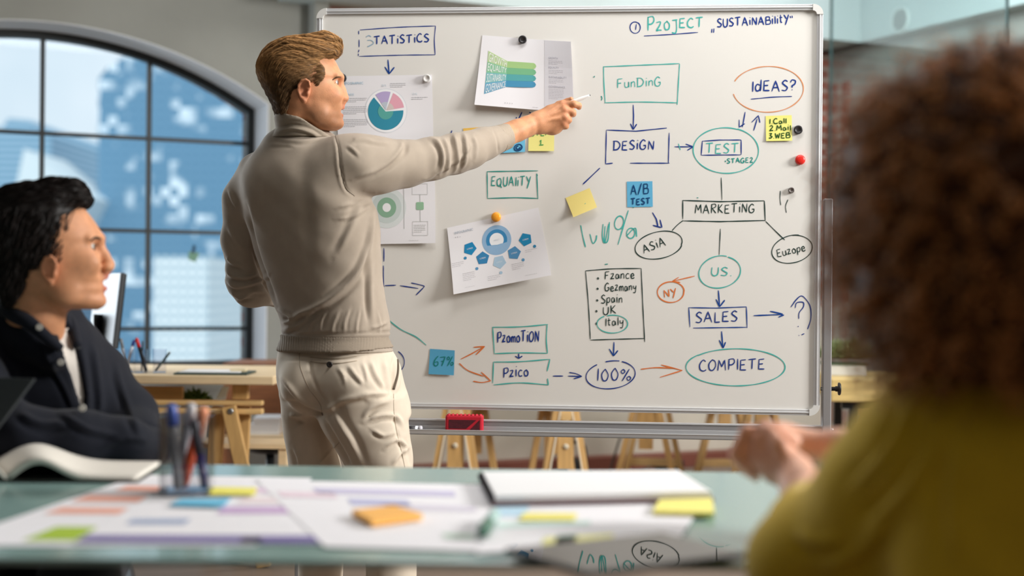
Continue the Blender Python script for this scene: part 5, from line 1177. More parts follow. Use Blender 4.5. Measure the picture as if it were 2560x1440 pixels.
def build_head(S, h, skull, f):
    """skull rows and features f given in the side view pixel frame of h"""
    S.loft(h.keys(skull), .006, 2.25, h.M, taper=.16)
    w = h.w; R = h.R
    ex, ey = f['eye']; bx, by = f['brow']; nx, ny = f['nasion']; tx, ty = f['tip']; qx, qy = f['base']
    ux, uy = f['upper']; lx, ly = f['lower']; mx, my = f['mouth']; cx, cy = f['chin']; k = h.s
    for sd in (-1, 1):
        S.cone(w(bx - .006 * k, by, sd * .008), w(bx - .020 * k, by + .002 * k, sd * .046), .0075, .006, .012)
        S.ell(w(ex + .002 * k, ey, sd * .031), (.014, .018, .0115), R, .012, True)
        S.chain([(w(ex - .008 * k, ey - .0070 * k, sd * .018), .0040), (w(ex - .0065 * k, ey - .0088 * k, sd * .030), .0045), (w(ex - .016 * k, ey - .004 * k, sd * .043), .0040)], .003)
        S.cone(w(ex - .006 * k, ey + .0092 * k, sd * .020), w(ex - .014 * k, ey + .007 * k, sd * .043), .0040, .0036, .003)
        S.ell(w(ex - .018 * k, ey + .032 * k, sd * .044), (.026, .015, .019), R, .028)
        S.ell(w(tx - .0155 * k, qy - .005 * k, sd * .0115), (.010, .0075, .0085), R, .006)
    S.chain([(w(nx - .003 * k, ny), .0085), (w((nx + tx) / 2 - .006 * k, (ny + ty) / 2), .0088), (w(tx - .0105 * k, ty), .0105)], .010)
    S.cone(w(tx - .012 * k, qy - .003 * k), w(ux - .004 * k, uy - .003 * k), .006, .005, .008)
    for sd in (-1, 1): S.ell(w(tx - .012 * k, qy + .001 * k, sd * .0062), (.005, .0028, .003), R, .003, True)
    for sd in (-1, 1):
        S.cone(w(ux - .0050 * k, uy), w(mx - .013 * k, my - .001 * k, sd * .023), .0052, .0026, .004)
        S.cone(w(lx - .0055 * k, ly), w(mx - .013 * k, my + .001 * k, sd * .022), .0058, .0026, .004)
    if f.get('open'): S.ell(w(mx + .002 * k, my), (.013, .017, f['open']), R, .003, True)
    S.ell(w(cx - .013 * k, cy), (.0145, .019, .014), R, .012)
    jx, jy = f['jaw']
    for sd in (-1, 1): S.ell(w(jx, jy, sd * .050), (.022, .012, .022), R, .022)
    # ears
    ax, ay = f['ear']; eh = f.get('earh', .030)
    for sd in (-1, 1):
        yb = f['eary']; tl = f.get('eartilt', .2); Re = h.rot(sd * -.18, tl, sd * .30)
        c = w(ax, ay, sd * yb); q = lambda a, b, o=0.: c + Re @ np.array((a, sd * o, b))
        S.ell(c, (.0165, .0065, eh * .98), Re, .006)
        rim = [(.004, -.72), (-.006, -.55), (-.0145, -.1), (-.016, .35), (-.010, .78), (.000, .97), (.009, .85), (.013, .5)]
        S.chain([(q(a, b * eh, .0062), .0034) for a, b in rim], .002)
        S.ell(q(.003, -.004, .0085), (.0088, .0078, .0125), Re, .002, True)
        S.ell(q(-.003, .013, .0085), (.0048, .0058, .010), Re, .002, True)
        S.ell(q(.0105, -.004, .006), (.004, .004, .006), Re, .003)
        S.ell(q(.004, -eh * .86, .002), (.008, .0048, .008), Re, .004)
def eyes(h, f, par, brow, lash, iris=(70, 52, 38)):
    """eyeballs, plus brows and lashes laid onto the skin where the near side shows them and mirrored to the far side"""
    ex, ey = f['eye']; k = h.s; org = world_loc(par); me = par.data
    bvh = BVHTree.FromPolygons([v.co + Vector(org) for v in me.vertices], [list(p.vertices) for p in me.polygons]); cam_o = Vector((0, 0, CAMH))
    def surf(px, py):
        a, b = ray(px, py); r = bvh.ray_cast(cam_o, Vector((a, 1, b)).normalized())
        return np.array(r[0]) if r[0] is not None else h.w(px, py, -.03)
    for sd in (-1, 1):
        c = h.w(ex - .0120 * k, ey, sd * .0310); mb = MB(); mb.lathe(c - h.R @ np.array((.0115, 0, 0)), h.R @ np.array((1., 0, 0)), [(.0115 - .0115 * math.cos(a), .0115 * math.sin(a)) for a in np.linspace(.02, 3.12, 14)], 18)
        e = mb.build('eye', EYEW, par)
        mb = MB(); mb.lathe(c + h.R @ np.array((.0088, 0, 0)), h.R @ np.array((1., 0, 0)), [(0, 0), (0, .0075), (.0018, .0064), (.0028, .002), (.0029, 0)], 16); mb.build('iris', mat('iris_%d' % iris[0], iris, .15), e)
        for pts, nm, rr in ((brow, 'eyebrow', .0021), (lash, 'eyelashes', .0008)):
            q = []
            for x, y in smooth_line(pts, 5):
                v = h.R.T @ (surf(x, y) - h.c); v[1] *= -sd; q.append(h.c + h.R @ v)
            m = len(q); mb = MB(); mb.tube(q, [rr * (.45 + .75 * math.sin(math.pi * (.1 + .85 * i / (m - 1)))) for i in range(m)], 8); mb.build(nm, bpy.data.materials[f['hairmat'] if nm == 'eyebrow' else 'hair_black'], par, col=np.tile(lin((96, 68, 44)) if f['hairmat'] == 'hair_blond' and nm == 'eyebrow' else lin((24, 18, 16)), (len(mb.V), 1)))
def strands(bvh, seeds, flow, L, n, r, lift, wav, rng, mb_cols, col_fn, bend=None):
    """hair locks: tapered tubes that follow the surface"""
    V = []; F = []; Cc = []
    for sp, nn in seeds:
        p = np.array(sp); pts = []; ph = rng.uniform(0, 6.28); l = L * rng.uniform(.6, 1.25); rr = r * rng.uniform(.6, 1.3); st = l / n; lf = lift * rng.uniform(.2, 1.0)
        for i in range(n):
            d = flow(p, nn); d = d - nn * (d @ nn); d /= np.linalg.norm(d) + 1e-9; s = np.cross(nn, d)
            pts.append(p + nn * lf * math.sin(math.pi * (.15 + .6 * i / n)) + s * wav * math.sin(ph + i * .8))
            q = p + d * st; hit = bvh.find_nearest(Vector(q))
            if hit[0] is None: break
            p = np.array(hit[0]); nn = np.array(hit[1])
        if len(pts) < 3: continue
        b = len(V); c = col_fn(np.array(sp), rng); m = len(pts)
        for i, q in enumerate(pts):
            t = pts[min(i + 1, m - 1)] - pts[max(i - 1, 0)]; t /= np.linalg.norm(t) + 1e-9; u = np.cross(t, (0.3, .5, .8)); u /= np.linalg.norm(u) + 1e-9; v = np.cross(t, u)
            a = rr * math.sin(math.pi * (.12 + .86 * i / (m - 1)))
            for k in range(3): th = k * 2.0944; V.append(q + a * (u * math.cos(th) + v * math.sin(th))); Cc.append(c)
        for i in range(m - 1):
            for k in range(3): F.append([b + i * 3 + k, b + i * 3 + (k + 1) % 3, b + i * 3 + 3 + (k + 1) % 3, b + i * 3 + 3 + k])
    return V, F, Cc
def hair(name, S, mtl, par, nstr, flow, L, n, r, lift, wav, base, col_fn, seed=1, disp=None, sm=1, keep=None):
    V, Fq = S.net(sm)
    if disp is not None: V = V + normals(V, Fq) * disp(V)[:, None]
    N = normals(V, Fq); rng = np.random.default_rng(seed); bvh = BVHTree.FromPolygons([Vector(v) for v in V], [list(map(int, f)) for f in Fq])
    ok = np.arange(len(V)) if keep is None else np.nonzero(keep(V))[0]
    idx = rng.choice(ok, nstr); sv, sf, sc = strands(bvh, [(V[i], N[i]) for i in idx], flow, L, n, r, lift, wav, rng, None, col_fn)
    b = len(V); cols = np.array([base] * b + list(map(tuple, sc)))
    return obj(name, np.vstack([V, np.array(sv)]), [list(map(int, f)) for f in Fq] + [[i + b for i in f] for f in sf], mtl, par, col=cols)
def hairmat(name, col, rough=.58):
    return mat(name, col, rough, spec=.22, attr='tint', noise=.25, nscale=90)
def cloth(name, S, m, par, fl=None, sm=1, disp=None, label=None):
    V, Fq = S.net(sm)
    if disp is not None: V = V + normals(V, Fq) * disp(V)[:, None]
    if fl: V = folds(V, Fq, fl)
    return obj(name, V, [list(map(int, f)) for f in Fq], m, par, label=label)
def wob(V, a, s, ph=0.):
    x, y, z = V[:, 0] * s, V[:, 1] * s, V[:, 2] * s
    return a * (np.sin(x * 1.3 + 1.7 * np.sin(z * .9 + ph)) * np.sin(z * 1.1 + 1.3 * np.sin(y * 1.2 + ph)) + .6 * np.sin(2.3 * x + 1.9 * z + ph) * np.sin(2.1 * y - 1.7 * z))
def rowloft(S, rows, d, k, n=2.3, sub=False, yaw=0):
    """rows: (py, xleft, xright, half depth, depth offset) of a silhouette seen at depth d"""
    K = []
    for py, xl, xr, hd, do in rows:
        a, b = P(xl, py, d + do), P(xr, py, d + do); K.append(((a[2] + b[2]) / 2, b[0], a[0], hd, d + do))
    if yaw:                                                                 # turned torso: keep the seen width, turn the cross section
        c, sn = math.cos(yaw), math.sin(yaw); R = rotz(yaw); K2 = []
        for z, xf, xb, b, y in K:
            w = (xf - xb) / 2; a = math.sqrt(max(w * w - (b * sn)**2, (.5 * w)**2)) / c; q = R.T @ np.array(((xf + xb) / 2, y, 0)); K2.append((z, q[0] + a, q[0] - a, b, q[1]))
        S.loft(K2, k, n, (np.zeros(3), R), sub=sub); return
    S.loft(K, k, n, sub=sub)

HB = hairmat('hair_blond', (150, 108, 66)); HK = hairmat('hair_black', (26, 20, 18), .5)
# ------------------------------------------------------------------ the standing man who points at the board
mfoot = P(870, 1100, 3.74)
man = thing('person', 'standing man in a taupe turtleneck and cream trousers pointing a white pen at the whiteboard', 'person', (mfoot[0], 3.74, 0))
hm = Head((760, 210), 3.70, 955, math.radians(14))
fm = dict(eye=(840, 208), brow=(853, 190), nasion=(849, 203), tip=(869, 240), base=(860, 247), upper=(857, 266), lower=(855, 284), mouth=(851, 275), chin=(855, 304), jaw=(790, 290), ear=(754, 237), eary=.079, earh=.030, eartilt=.22, open=.0045, hairmat='hair_blond')
skull = [(110, 775, 705, .02), (118, 800, 690, .045), (132, 822, 675, .062), (148, 833, 664, .071), (165, 842, 658, .0755), (180, 848.5, 657, .0765), (192, 852, 659, .0765), (203, 848, 662, .075), (215, 847.5, 668, .073), (228, 848.5, 675, .071), (242, 849.5, 684, .069), (254, 851, 693, .066), (266, 852, 704, .063), (276, 851, 714, .060), (286, 850.5, 726, .057), (296, 849, 742, .052), (306, 851, 758, .046), (315, 849, 775, .038), (323, 838, 790, .024)]
lo = P(540, 60, 3.72); S = SDF((-.80, 3.42, .74), (.24, 4.12, 1.80), .003)
build_head(S, hm, skull, fm)
nk = lambda px, py, y: hm.w(px, py, y)
S.chain([(hm.w(736, 235), .046), (hm.w(746, 285), .0425), (P(748, 340, 3.74), .048)], .016)
S.cone(hm.w(764, 262, -.050), P(782, 318, 3.695), .009, .008, .014)           # neck muscle
# torso, arms (under the clothes) and the bare hand
rowloft(S, [(345, 690, 830, .06, 0), (370, 665, 850, .075, 0), (400, 640, 860, .09, 0), (480, 622, 880, .10, 0), (560, 630, 930, .10, 0), (680, 670, 935, .10, 0), (790, 712, 945, .10, 0), (900, 712, 975, .10, 0), (1000, 720, 990, .10, 0)], 3.75, .02, yaw=-.48)
S.chain([(P(650, 445, 3.82), .040), (P(606, 600, 3.86), .034), (P(620, 718, 3.89), .032), (P(700, 730, 3.99), .028), (P(790, 712, 4.05), .024)], .02)
ARM = [(P(872, 412, 3.67), .052), (P(950, 414, 3.72), .050), (P(1080, 397, 3.80), .038), (P(1140, 384, 3.85), .037), (P(1205, 362, 3.93), .034), (P(1262, 341, 3.985), .0305)]
S.chain(ARM, .02)
hd = lambda X, Y, d: P(1240 + X / 8, 220 + Y / 8, d)                         # the hand was measured in an enlarged view
S.chain([(P(1262, 341, 3.985), .0305), (hd(420, 850, 4.01), .0290), (hd(620, 760, 4.03), .0262), (hd(800, 690, 4.045), .0255)], .012)
S.cone(hd(230, 900, 4.0), hd(640, 850, 4.04), .0215, .014, .02)
# palm: back of the hand faces the camera
kn = [hd(1330, 330, 4.055), hd(1375, 440, 4.045), hd(1385, 590, 4.043), hd(1350, 720, 4.05)]
S.chain([(hd(830, 640, 4.045), .0235), (hd(1080, 480, 4.058), .0190), (kn[0], .0125)], .014)
S.chain([(hd(850, 680, 4.045), .0230), (hd(1120, 580, 4.055), .0190), (kn[1], .0125)], .014)
S.chain([(hd(870, 720, 4.047), .0215), (hd(1120, 660, 4.055), .0190), (kn[2], .0120)], .014)
S.chain([(hd(880, 770, 4.050), .0205), (hd(1120, 780, 4.060), .0180), (kn[3], .0115)], .014)
S.ell(hd(1130, 790, 4.075), (.030, .022, .020), None, .018)
S.ell(hd(1060, 560, 4.085), (.030, .018, .024), None, .018)
# fingers: index along the pen, the others curled under
S.chain([(kn[0], .0118), (hd(1560, 320, 4.045), .0098), (hd(1650, 350, 4.052), .0092), (hd(1662, 385, 4.066), .0080)], .004)
S.chain([(kn[1], .0118), (hd(1530, 490, 4.046), .0102), (hd(1540, 515, 4.070), .0095), (hd(1420, 520, 4.088), .0085)], .0035)
S.chain([(kn[2], .0112), (hd(1450, 640, 4.050), .0098), (hd(1440, 660, 4.074), .0090), (hd(1330, 640, 4.090), .0080)], .0035)
S.chain([(kn[3], .0105), (hd(1400, 765, 4.058), .0086), (hd(1370, 775, 4.078), .0080), (hd(1280, 740, 4.09), .0072)], .0035)
# thumb on the far side, pressing the pen from behind
S.chain([(hd(1000, 520, 4.085), .0150), (hd(1260, 340, 4.100), .0115), (hd(1430, 270, 4.098), .0095), (hd(1505, 225, 4.090), .0075)], .006)
# knuckles and tendons
for a, r in ((kn[0], .0068), (kn[1], .0074), (kn[2], .0066), (kn[3], .0058)): S.ell(a + np.array((-.002, -.007, .002)), r, None, .006)
for a, b in ((kn[0], hd(900, 590, 4.028)), (kn[1], hd(880, 640, 4.026)), (kn[2], hd(880, 690, 4.027))): S.cone(a + np.array((-.004, -.009, 0)), b, .0036, .0040, .005)
S.cone(hd(560, 790, 4.008), hd(900, 640, 4.025), .0024, .0022, .006); S.cone(hd(960, 650, 4.033), hd(1280, 620, 4.033), .0026, .0024, .004); S.cone(hd(920, 600, 4.030), hd(1180, 470, 4.037), .0028, .0024, .004)
V, Fq = S.net(1); del S
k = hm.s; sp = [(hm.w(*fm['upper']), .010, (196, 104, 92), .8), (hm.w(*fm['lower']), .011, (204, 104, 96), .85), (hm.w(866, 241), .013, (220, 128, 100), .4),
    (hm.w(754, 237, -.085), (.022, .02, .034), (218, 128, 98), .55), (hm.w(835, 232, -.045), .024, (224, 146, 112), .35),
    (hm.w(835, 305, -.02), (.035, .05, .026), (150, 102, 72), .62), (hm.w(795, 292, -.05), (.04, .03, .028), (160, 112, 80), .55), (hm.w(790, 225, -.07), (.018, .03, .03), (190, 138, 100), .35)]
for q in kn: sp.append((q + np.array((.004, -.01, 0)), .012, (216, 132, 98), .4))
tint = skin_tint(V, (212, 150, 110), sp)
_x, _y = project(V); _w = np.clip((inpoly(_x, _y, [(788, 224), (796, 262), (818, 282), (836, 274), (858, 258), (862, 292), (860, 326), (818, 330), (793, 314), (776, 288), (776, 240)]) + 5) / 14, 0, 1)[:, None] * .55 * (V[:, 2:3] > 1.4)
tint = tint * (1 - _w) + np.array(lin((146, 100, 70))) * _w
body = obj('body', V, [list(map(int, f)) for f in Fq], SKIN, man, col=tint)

# hair
S = SDF(hm.c - .19, hm.c + .19, .0032)
rows = [(93, 818, 778, .028), (101, 834, 716, .052), (111, 842, 690, .067), (122, 845.5, 673, .076), (134, 843, 663, .081), (143, 830, 657, .083), (154, 813, 651, .0845), (170, 809, 648, .0855), (188, 804, 650, .0855), (204, 799, 656, .084), (217, 792, 663, .081), (224, 772, 667, .078), (234, 742, 672, .074), (248, 731, 680, .069), (262, 724, 687, .063), (276, 720, 691, .057), (290, 716, 696, .048)]
S.loft(hm.keys(rows), .006, 2.35, hm.M)
for y in (-.045, -.02, .005, .03, .05): S.chain([(hm.w(760, 112, y), .016), (hm.w(806, 105, y * .9), .019), (hm.w(828, 112, y * .85), .0165), (hm.w(834, 126, y * .8), .013)], .012)
S.chain([(hm.w(720, 128, -.058), .016), (hm.w(780, 130, -.062), .016), (hm.w(822, 137, -.052), .012)], .012)
for sd in (-1, 1): S.ell(hm.w(792, 188, sd * .0690), (.013, .0062, .022), hm.R, .008); S.ell(hm.w(783, 205, sd * .0668), (.0100, .0058, .022), hm.R, .008)
def sst(x, a, b): t = min(max((x - a) / (b - a), 0), 1); return t * t * (3 - 2 * t)
def hflow(p, n):
    q = hm.R.T @ (p - hm.c); top = sst(q[2] - .25 * min(q[0], 0), .045, .075); back = sst(-q[0] + .25 * (.02 - q[2]), .030, .085)
    side = np.array((-1., 0, -.30 + 8 * (q[2] - .03))) * (1 - back) + np.array((-.3, 0, -1.)) * back
    d = np.array((-1., 0, .15 + (1.0 if q[0] > .070 else 0))) * top * (1 - back) + np.array((-.8, 0, -.6)) * top * back + side * (1 - top)
    return hm.R @ d
def hdisp(V):
    q = (V - hm.c) @ hm.R; x, y, z = q.T; top = np.clip((z - .055) / .02, 0, 1)
    return top * .0026 * np.sin(y * 210 + z * 330 + 3 * np.sin(x * 38)) + (1 - top) * .0008 * np.sin(z * 420 + x * 160 + 3 * np.sin(y * 90))
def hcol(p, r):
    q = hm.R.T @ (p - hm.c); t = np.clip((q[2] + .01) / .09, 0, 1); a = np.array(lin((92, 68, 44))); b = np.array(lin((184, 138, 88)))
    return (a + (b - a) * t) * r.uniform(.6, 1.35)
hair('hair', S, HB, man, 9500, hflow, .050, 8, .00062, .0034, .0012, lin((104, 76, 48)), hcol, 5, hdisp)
eyes(hm, fm, body, [(852, 193), (845, 192.5), (838, 195), (831, 200)], [(846, 205), (842, 204.5), (836.5, 208)], (70, 78, 84))

# sweater
KNIT = mat('sweater_knit', (170, 156, 141), .85, spec=.15, noise=.03, nscale=40, bump=.12, bscale=900, sheen=.15)
S = SDF((-.80, 3.40, .86), (.06, 4.15, 1.56), .004)
TOR = [(322, 700, 812, .055, 0), (336, 688, 832, .075, 0), (352, 668, 850, .092, 0), (372, 648, 862, .106, 0), (400, 625, 872, .118, 0), (440, 606, 880, .128, 0), (480, 601, 905, .133, 0), (520, 606, 938, .134, 0), (560, 614, 947, .132, 0), (620, 631, 951, .128, 0), (680, 653, 954, .123, 0), (740, 677, 961, .121, 0), (785, 696, 968, .121, 0), (812, 706, 972, .123, 0), (834, 708, 972, .122, 0), (848, 707, 966, .117, 0), (862, 702, 974, .117, 0), (878, 697, 983, .120, 0)]
rowloft(S, TOR, 3.75, .012, 2.3, yaw=-.48)
S.chain([(P(650, 440, 3.80), .064), (P(612, 500, 3.83), .056), (P(602, 600, 3.86), .0505), (P(612, 700, 3.88), .048), (P(628, 722, 3.90), .047), (P(700, 728, 3.99), .043), (P(790, 712, 4.06), .036)], .028)
SLV = [(P(850, 410, 3.67), .072), (P(890, 411, 3.67), .0715), (P(945, 414, 3.71), .0695), (P(1010, 410, 3.755), .0590), (P(1080, 397, 3.80), .0520), (P(1140, 384, 3.85), .0510), (P(1172, 375, 3.885), .0480), (P(1205, 362, 3.92), .0440), (P(1266, 341, 3.985), .0350)]
S.chain(SLV, .030)
S.ell(P(745, 355, 3.76), (.085, .085, .035), None, .03)                     # trapezius
S.ell(P(680, 480, 3.70), (.055, .03, .075), roty(.25), .04); S.ell(P(822, 470, 3.625), (.05, .03, .07), roty(-.3), .04)   # shoulder blades
d_ = P(1266, 341, 3.985) - P(1205, 362, 3.92); d_ /= np.linalg.norm(d_); e_ = P(1263, 342, 3.982)
S.cut(lambda X, Y, Z: np.where((X > -.12), (X - e_[0]) * d_[0] + (Y - e_[1]) * d_[1] + (Z - e_[2]) * d_[2], -1.))
FL = [([(838, 338), (846, 370), (851, 420), (864, 470), (888, 492)], 3.2, -.0035, 0), ([(832, 338), (840, 372), (845, 422), (856, 470), (880, 496)], 4, .0022, 0),
    ([(905, 492), (890, 540), (868, 590), (840, 640)], 9, .005, 1.5), ([(938, 500), (928, 560), (912, 640), (880, 700), (820, 752), (742, 792), (714, 826)], 8, .010, -1.6), ([(925, 560), (905, 630), (868, 690), (800, 748)], 7, -.006, 0),
    ([(945, 510), (932, 580), (926, 660), (926, 740), (932, 815)], 7, .006, 1.5), ([(930, 640), (918, 700), (916, 760), (922, 810)], 5, -.004, 0),
    ([(690, 772), (712, 782), (728, 796), (716, 806), (702, 806)], 5, .008, 1.5), ([(708, 826), (735, 818), (760, 800), (790, 772)], 6, .006, 1.5), ([(712, 800), (740, 800), (770, 780)], 5, -.006, 0),
    ([(800, 830), (805, 800), (815, 780)], 4, .003, 1.4), ([(830, 832), (835, 808), (850, 775)], 4, .003, 1.4), ([(860, 832), (864, 800), (876, 770)], 4, .003, 1.4), ([(890, 834), (893, 806), (900, 770)], 4, .003, 1.4), ([(948, 834), (950, 812), (944, 780)], 4, .003, 1.4), ([(770, 832), (780, 808), (800, 790)], 4, .003, 1.4),
    ([(926, 822), (945, 817), (970, 806)], 4, .005, 1.3),
    ([(838, 548), (870, 545), (905, 528), (935, 505)], 5, .003, 1.5), ([(840, 520), (880, 510), (930, 498)], 5, .003, 1.4),
    ([(1004, 352), (1000, 372), (975, 402), (935, 428), (880, 448)], 6, .0062, -1.6), ([(1018, 358), (1012, 385), (985, 412), (940, 440)], 5, -.004, 0),
    ([(1078, 345), (1098, 362), (1108, 395), (1100, 436)], 6, .0075, 1.5), ([(1106, 340), (1118, 372), (1120, 408), (1112, 442)], 5, .006, 1.4), ([(1134, 334), (1140, 366), (1142, 404), (1130, 438)], 6, .0075, 1.5), ([(1158, 328), (1164, 358), (1164, 396), (1152, 426)], 5, .006, 1.5), ([(1182, 340), (1190, 366), (1186, 402)], 5, .004, 1.4), ([(1086, 438), (1110, 425), (1150, 395), (1180, 360)], 5, .004, 1.4),
    ([(1050, 452), (1080, 440), (1110, 410)], 5, .004, 1.5), ([(880, 352), (900, 348), (930, 352)], 6, .003, 1.4), ([(915, 350), (940, 356), (975, 358)], 5, .0035, 1.4), ([(868, 366), (880, 372), (900, 392)], 5, .003, 1.4),
    ([(1232, 322), (1243, 350), (1247, 392)], 2.6, -.0022, 0),
    ([(566, 640), (580, 656), (610, 668)], 6, .006, 1.5), ([(562, 668), (580, 690), (618, 694), (650, 680)], 6, .007, 1.5), ([(566, 700), (590, 716), (640, 706), (668, 690)], 6, .007, 1.5), ([(574, 728), (600, 744), (640, 738)], 5, .005, 1.5), ([(590, 756), (612, 740), (640, 728), (672, 734)], 5, .004, 1.5), ([(570, 560), (590, 600), (612, 630)], 8, .004, 1.5),
    ([(572, 470), (582, 500), (594, 520)], 6, .004, 1.5), ([(612, 500), (622, 560), (642, 640), (668, 710), (694, 770)], 6, -.012, 0),
    ([(690, 345), (720, 352), (765, 352), (810, 340)], 5, .003, 1.5), ([(672, 362), (700, 360), (740, 362)], 5, .0025, 1.4), ([(760, 420), (762, 520), (775, 640)], 16, -.004, 0)]
def rib(V):
    x, y = project(V); b = np.clip((y - 835) / 4, 0, 1) * (y < 900) * (x > 640); g = np.exp(-((y - (836 - .00012 * (x - 830)**2 + (x - 830) * -.03)) / 3.2)**2) * (x > 690) * (x < 990) * (V[:, 1] < 3.9)
    return -.003 * g + .0012 * wob(V, 1, 24, 1.) * (y < 830)
sw = cloth('sweater', S, KNIT, man, FL, 1, rib); del S
# folded turtleneck collar and ribbed hem band
S = SDF(P(748, 305, 3.73) - .11, P(748, 305, 3.73) + .11, .003)
def collar_rows(rows): rowloft(S, rows, 3.72, .006, 2.15)
collar_rows([(283, 692, 801, .066, -.016), (291, 688, 806, .072, -.014), (302, 687, 812, .075, -.010), (314, 689, 818, .077, -.004), (324, 690, 826, .080, .002), (336, 684, 834, .086, .008), (348, 674, 842, .088, .014)])
S.loft([(P(0, 360, 3.74)[2], P(845, 345, 3.74)[0], P(676, 345, 3.74)[0], .080, 3.745), (P(0, 322, 3.74)[2], P(822, 322, 3.74)[0], P(690, 322, 3.74)[0], .066, 3.74)], .004, 2.1)
# opening for the neck, tilted towards the throat
S.cut(lambda X, Y, Z: Z - (P(748, 288, 3.72)[2] - .22 * (X - P(700, 288, 3.72)[0]) + .02 * 0 - .35 * np.maximum(X - P(760, 0, 3.72)[0], 0)))
cl = cloth('collar', S, mat('collar_knit', (156, 143, 128), .85, spec=.15, bump=.15, bscale=700), sw, [([(690, 318), (735, 312), (780, 322), (812, 345)], 3, -.004, 0), ([(690, 330), (730, 322), (775, 332), (808, 352)], 4, .004, 1.5), ([(692, 300), (740, 296), (790, 310), (815, 335)], 5, .002, 1.5)], 1); del S
RIBM = mat('rib_knit', (150, 137, 122), .85, spec=.12)
S = SDF((-.66, 3.55, .88), (-.27, 3.95, .99), .0035)
rowloft(S, [(838, 703, 968, .1195, 0), (846, 704, 970, .1205, 0), (862, 699, 978, .127, 0), (876, 694, 986, .132, 0), (881, 695, 984, .131, 0)], 3.75, .004, 2.3, yaw=-.48)
S.cut(lambda X, Y, Z: (P(840, 879, 3.75)[2] + .085 * np.maximum(X - P(840, 0, 3.75)[0], 0)) - Z)
cloth('hem_band', S, RIBM, sw, None, 1, lambda V: .0006 * np.sin(V[:, 0] * 900)); del S
# cuff ribbing
mb = MB(); cu = [P(1243, 349, 3.962), P(1252, 345.5, 3.972), P(1264, 341.5, 3.985), P(1266, 341, 3.987)]; mb.tube(smooth_line(cu, 6), [.0394 - .0040 * min(i / 17, 1) for i in range(19)], 48); mb.build('cuff', RIBM if False else mat('cuff_knit', (172, 158, 142), .85, spec=.12, bump=.3, bscale=300, stretch=(1, 1, 1)), sw)

# trousers
CHINO = mat('chino_cotton', (214, 200, 182), .85, spec=.15, noise=.03, nscale=30, bump=.10, bscale=800)
S = SDF((-.68, 3.40, -.02), (-.14, 4.02, .98), .0045)
rowloft(S, [(862, 703, 970, .105, 0), (880, 699, 982, .112, 0), (910, 693, 995, .126, 0), (940, 694, 1003, .130, 0), (970, 698, 1012, .130, 0), (1000, 706, 1020, .122, 0), (1030, 730, 1024, .10, 0)], 3.75, .02, 2.4, yaw=-.40)
S.ell(P(762, 962, 3.675), (.060, .058, .066), None, .035); S.ell(P(880, 972, 3.635), (.075, .060, .072), None, .035)
zf0 = lambda px, d: np.array((P(px, 1100, d)[0], d, .03))
S.loft([(P(0, 985, 3.80)[2], P(850, 985, 3.80)[0], P(706, 985, 3.80)[0], .085, 3.80), (P(0, 1020, 3.80)[2], P(836, 0, 3.80)[0], P(713, 0, 3.80)[0], .088, 3.80), (P(0, 1060, 3.80)[2], P(842, 0, 3.80)[0], P(718, 0, 3.80)[0], .085, 3.80), (P(0, 1105, 3.80)[2], P(848, 0, 3.80)[0], P(726, 0, 3.80)[0], .082, 3.80), (P(0, 1170, 3.8)[2], P(866, 0, 3.8)[0], P(738, 0, 3.8)[0], .078, 3.80),
        (.50, P(870, 0, 3.8)[0], P(752, 0, 3.8)[0], .070, 3.80), (.30, P(868, 0, 3.8)[0], P(758, 0, 3.8)[0], .066, 3.81), (.09, P(862, 0, 3.8)[0], P(768, 0, 3.8)[0], .064, 3.82)], .022, 2.3)
S.loft([(P(0, 985, 3.68)[2], P(1016, 0, 3.68)[0], P(815, 0, 3.68)[0], .095, 3.69), (P(0, 1040, 3.68)[2], P(1028, 0, 3.68)[0], P(806, 0, 3.68)[0], .100, 3.685), (P(0, 1075, 3.68)[2], P(1034, 0, 3.68)[0], P(822, 0, 3.68)[0], .098, 3.68), (P(0, 1105, 3.68)[2], P(1038, 0, 3.68)[0], P(842, 0, 3.68)[0], .094, 3.68), (P(0, 1170, 3.68)[2], P(1045, 0, 3.68)[0], P(880, 0, 3.68)[0], .088, 3.68),
        (.50, P(1050, 0, 3.68)[0], P(910, 0, 3.68)[0], .076, 3.68), (.30, P(1052, 0, 3.68)[0], P(930, 0, 3.68)[0], .070, 3.69), (.09, P(1050, 0, 3.68)[0], P(940, 0, 3.68)[0], .066, 3.70)], .022, 2.3)
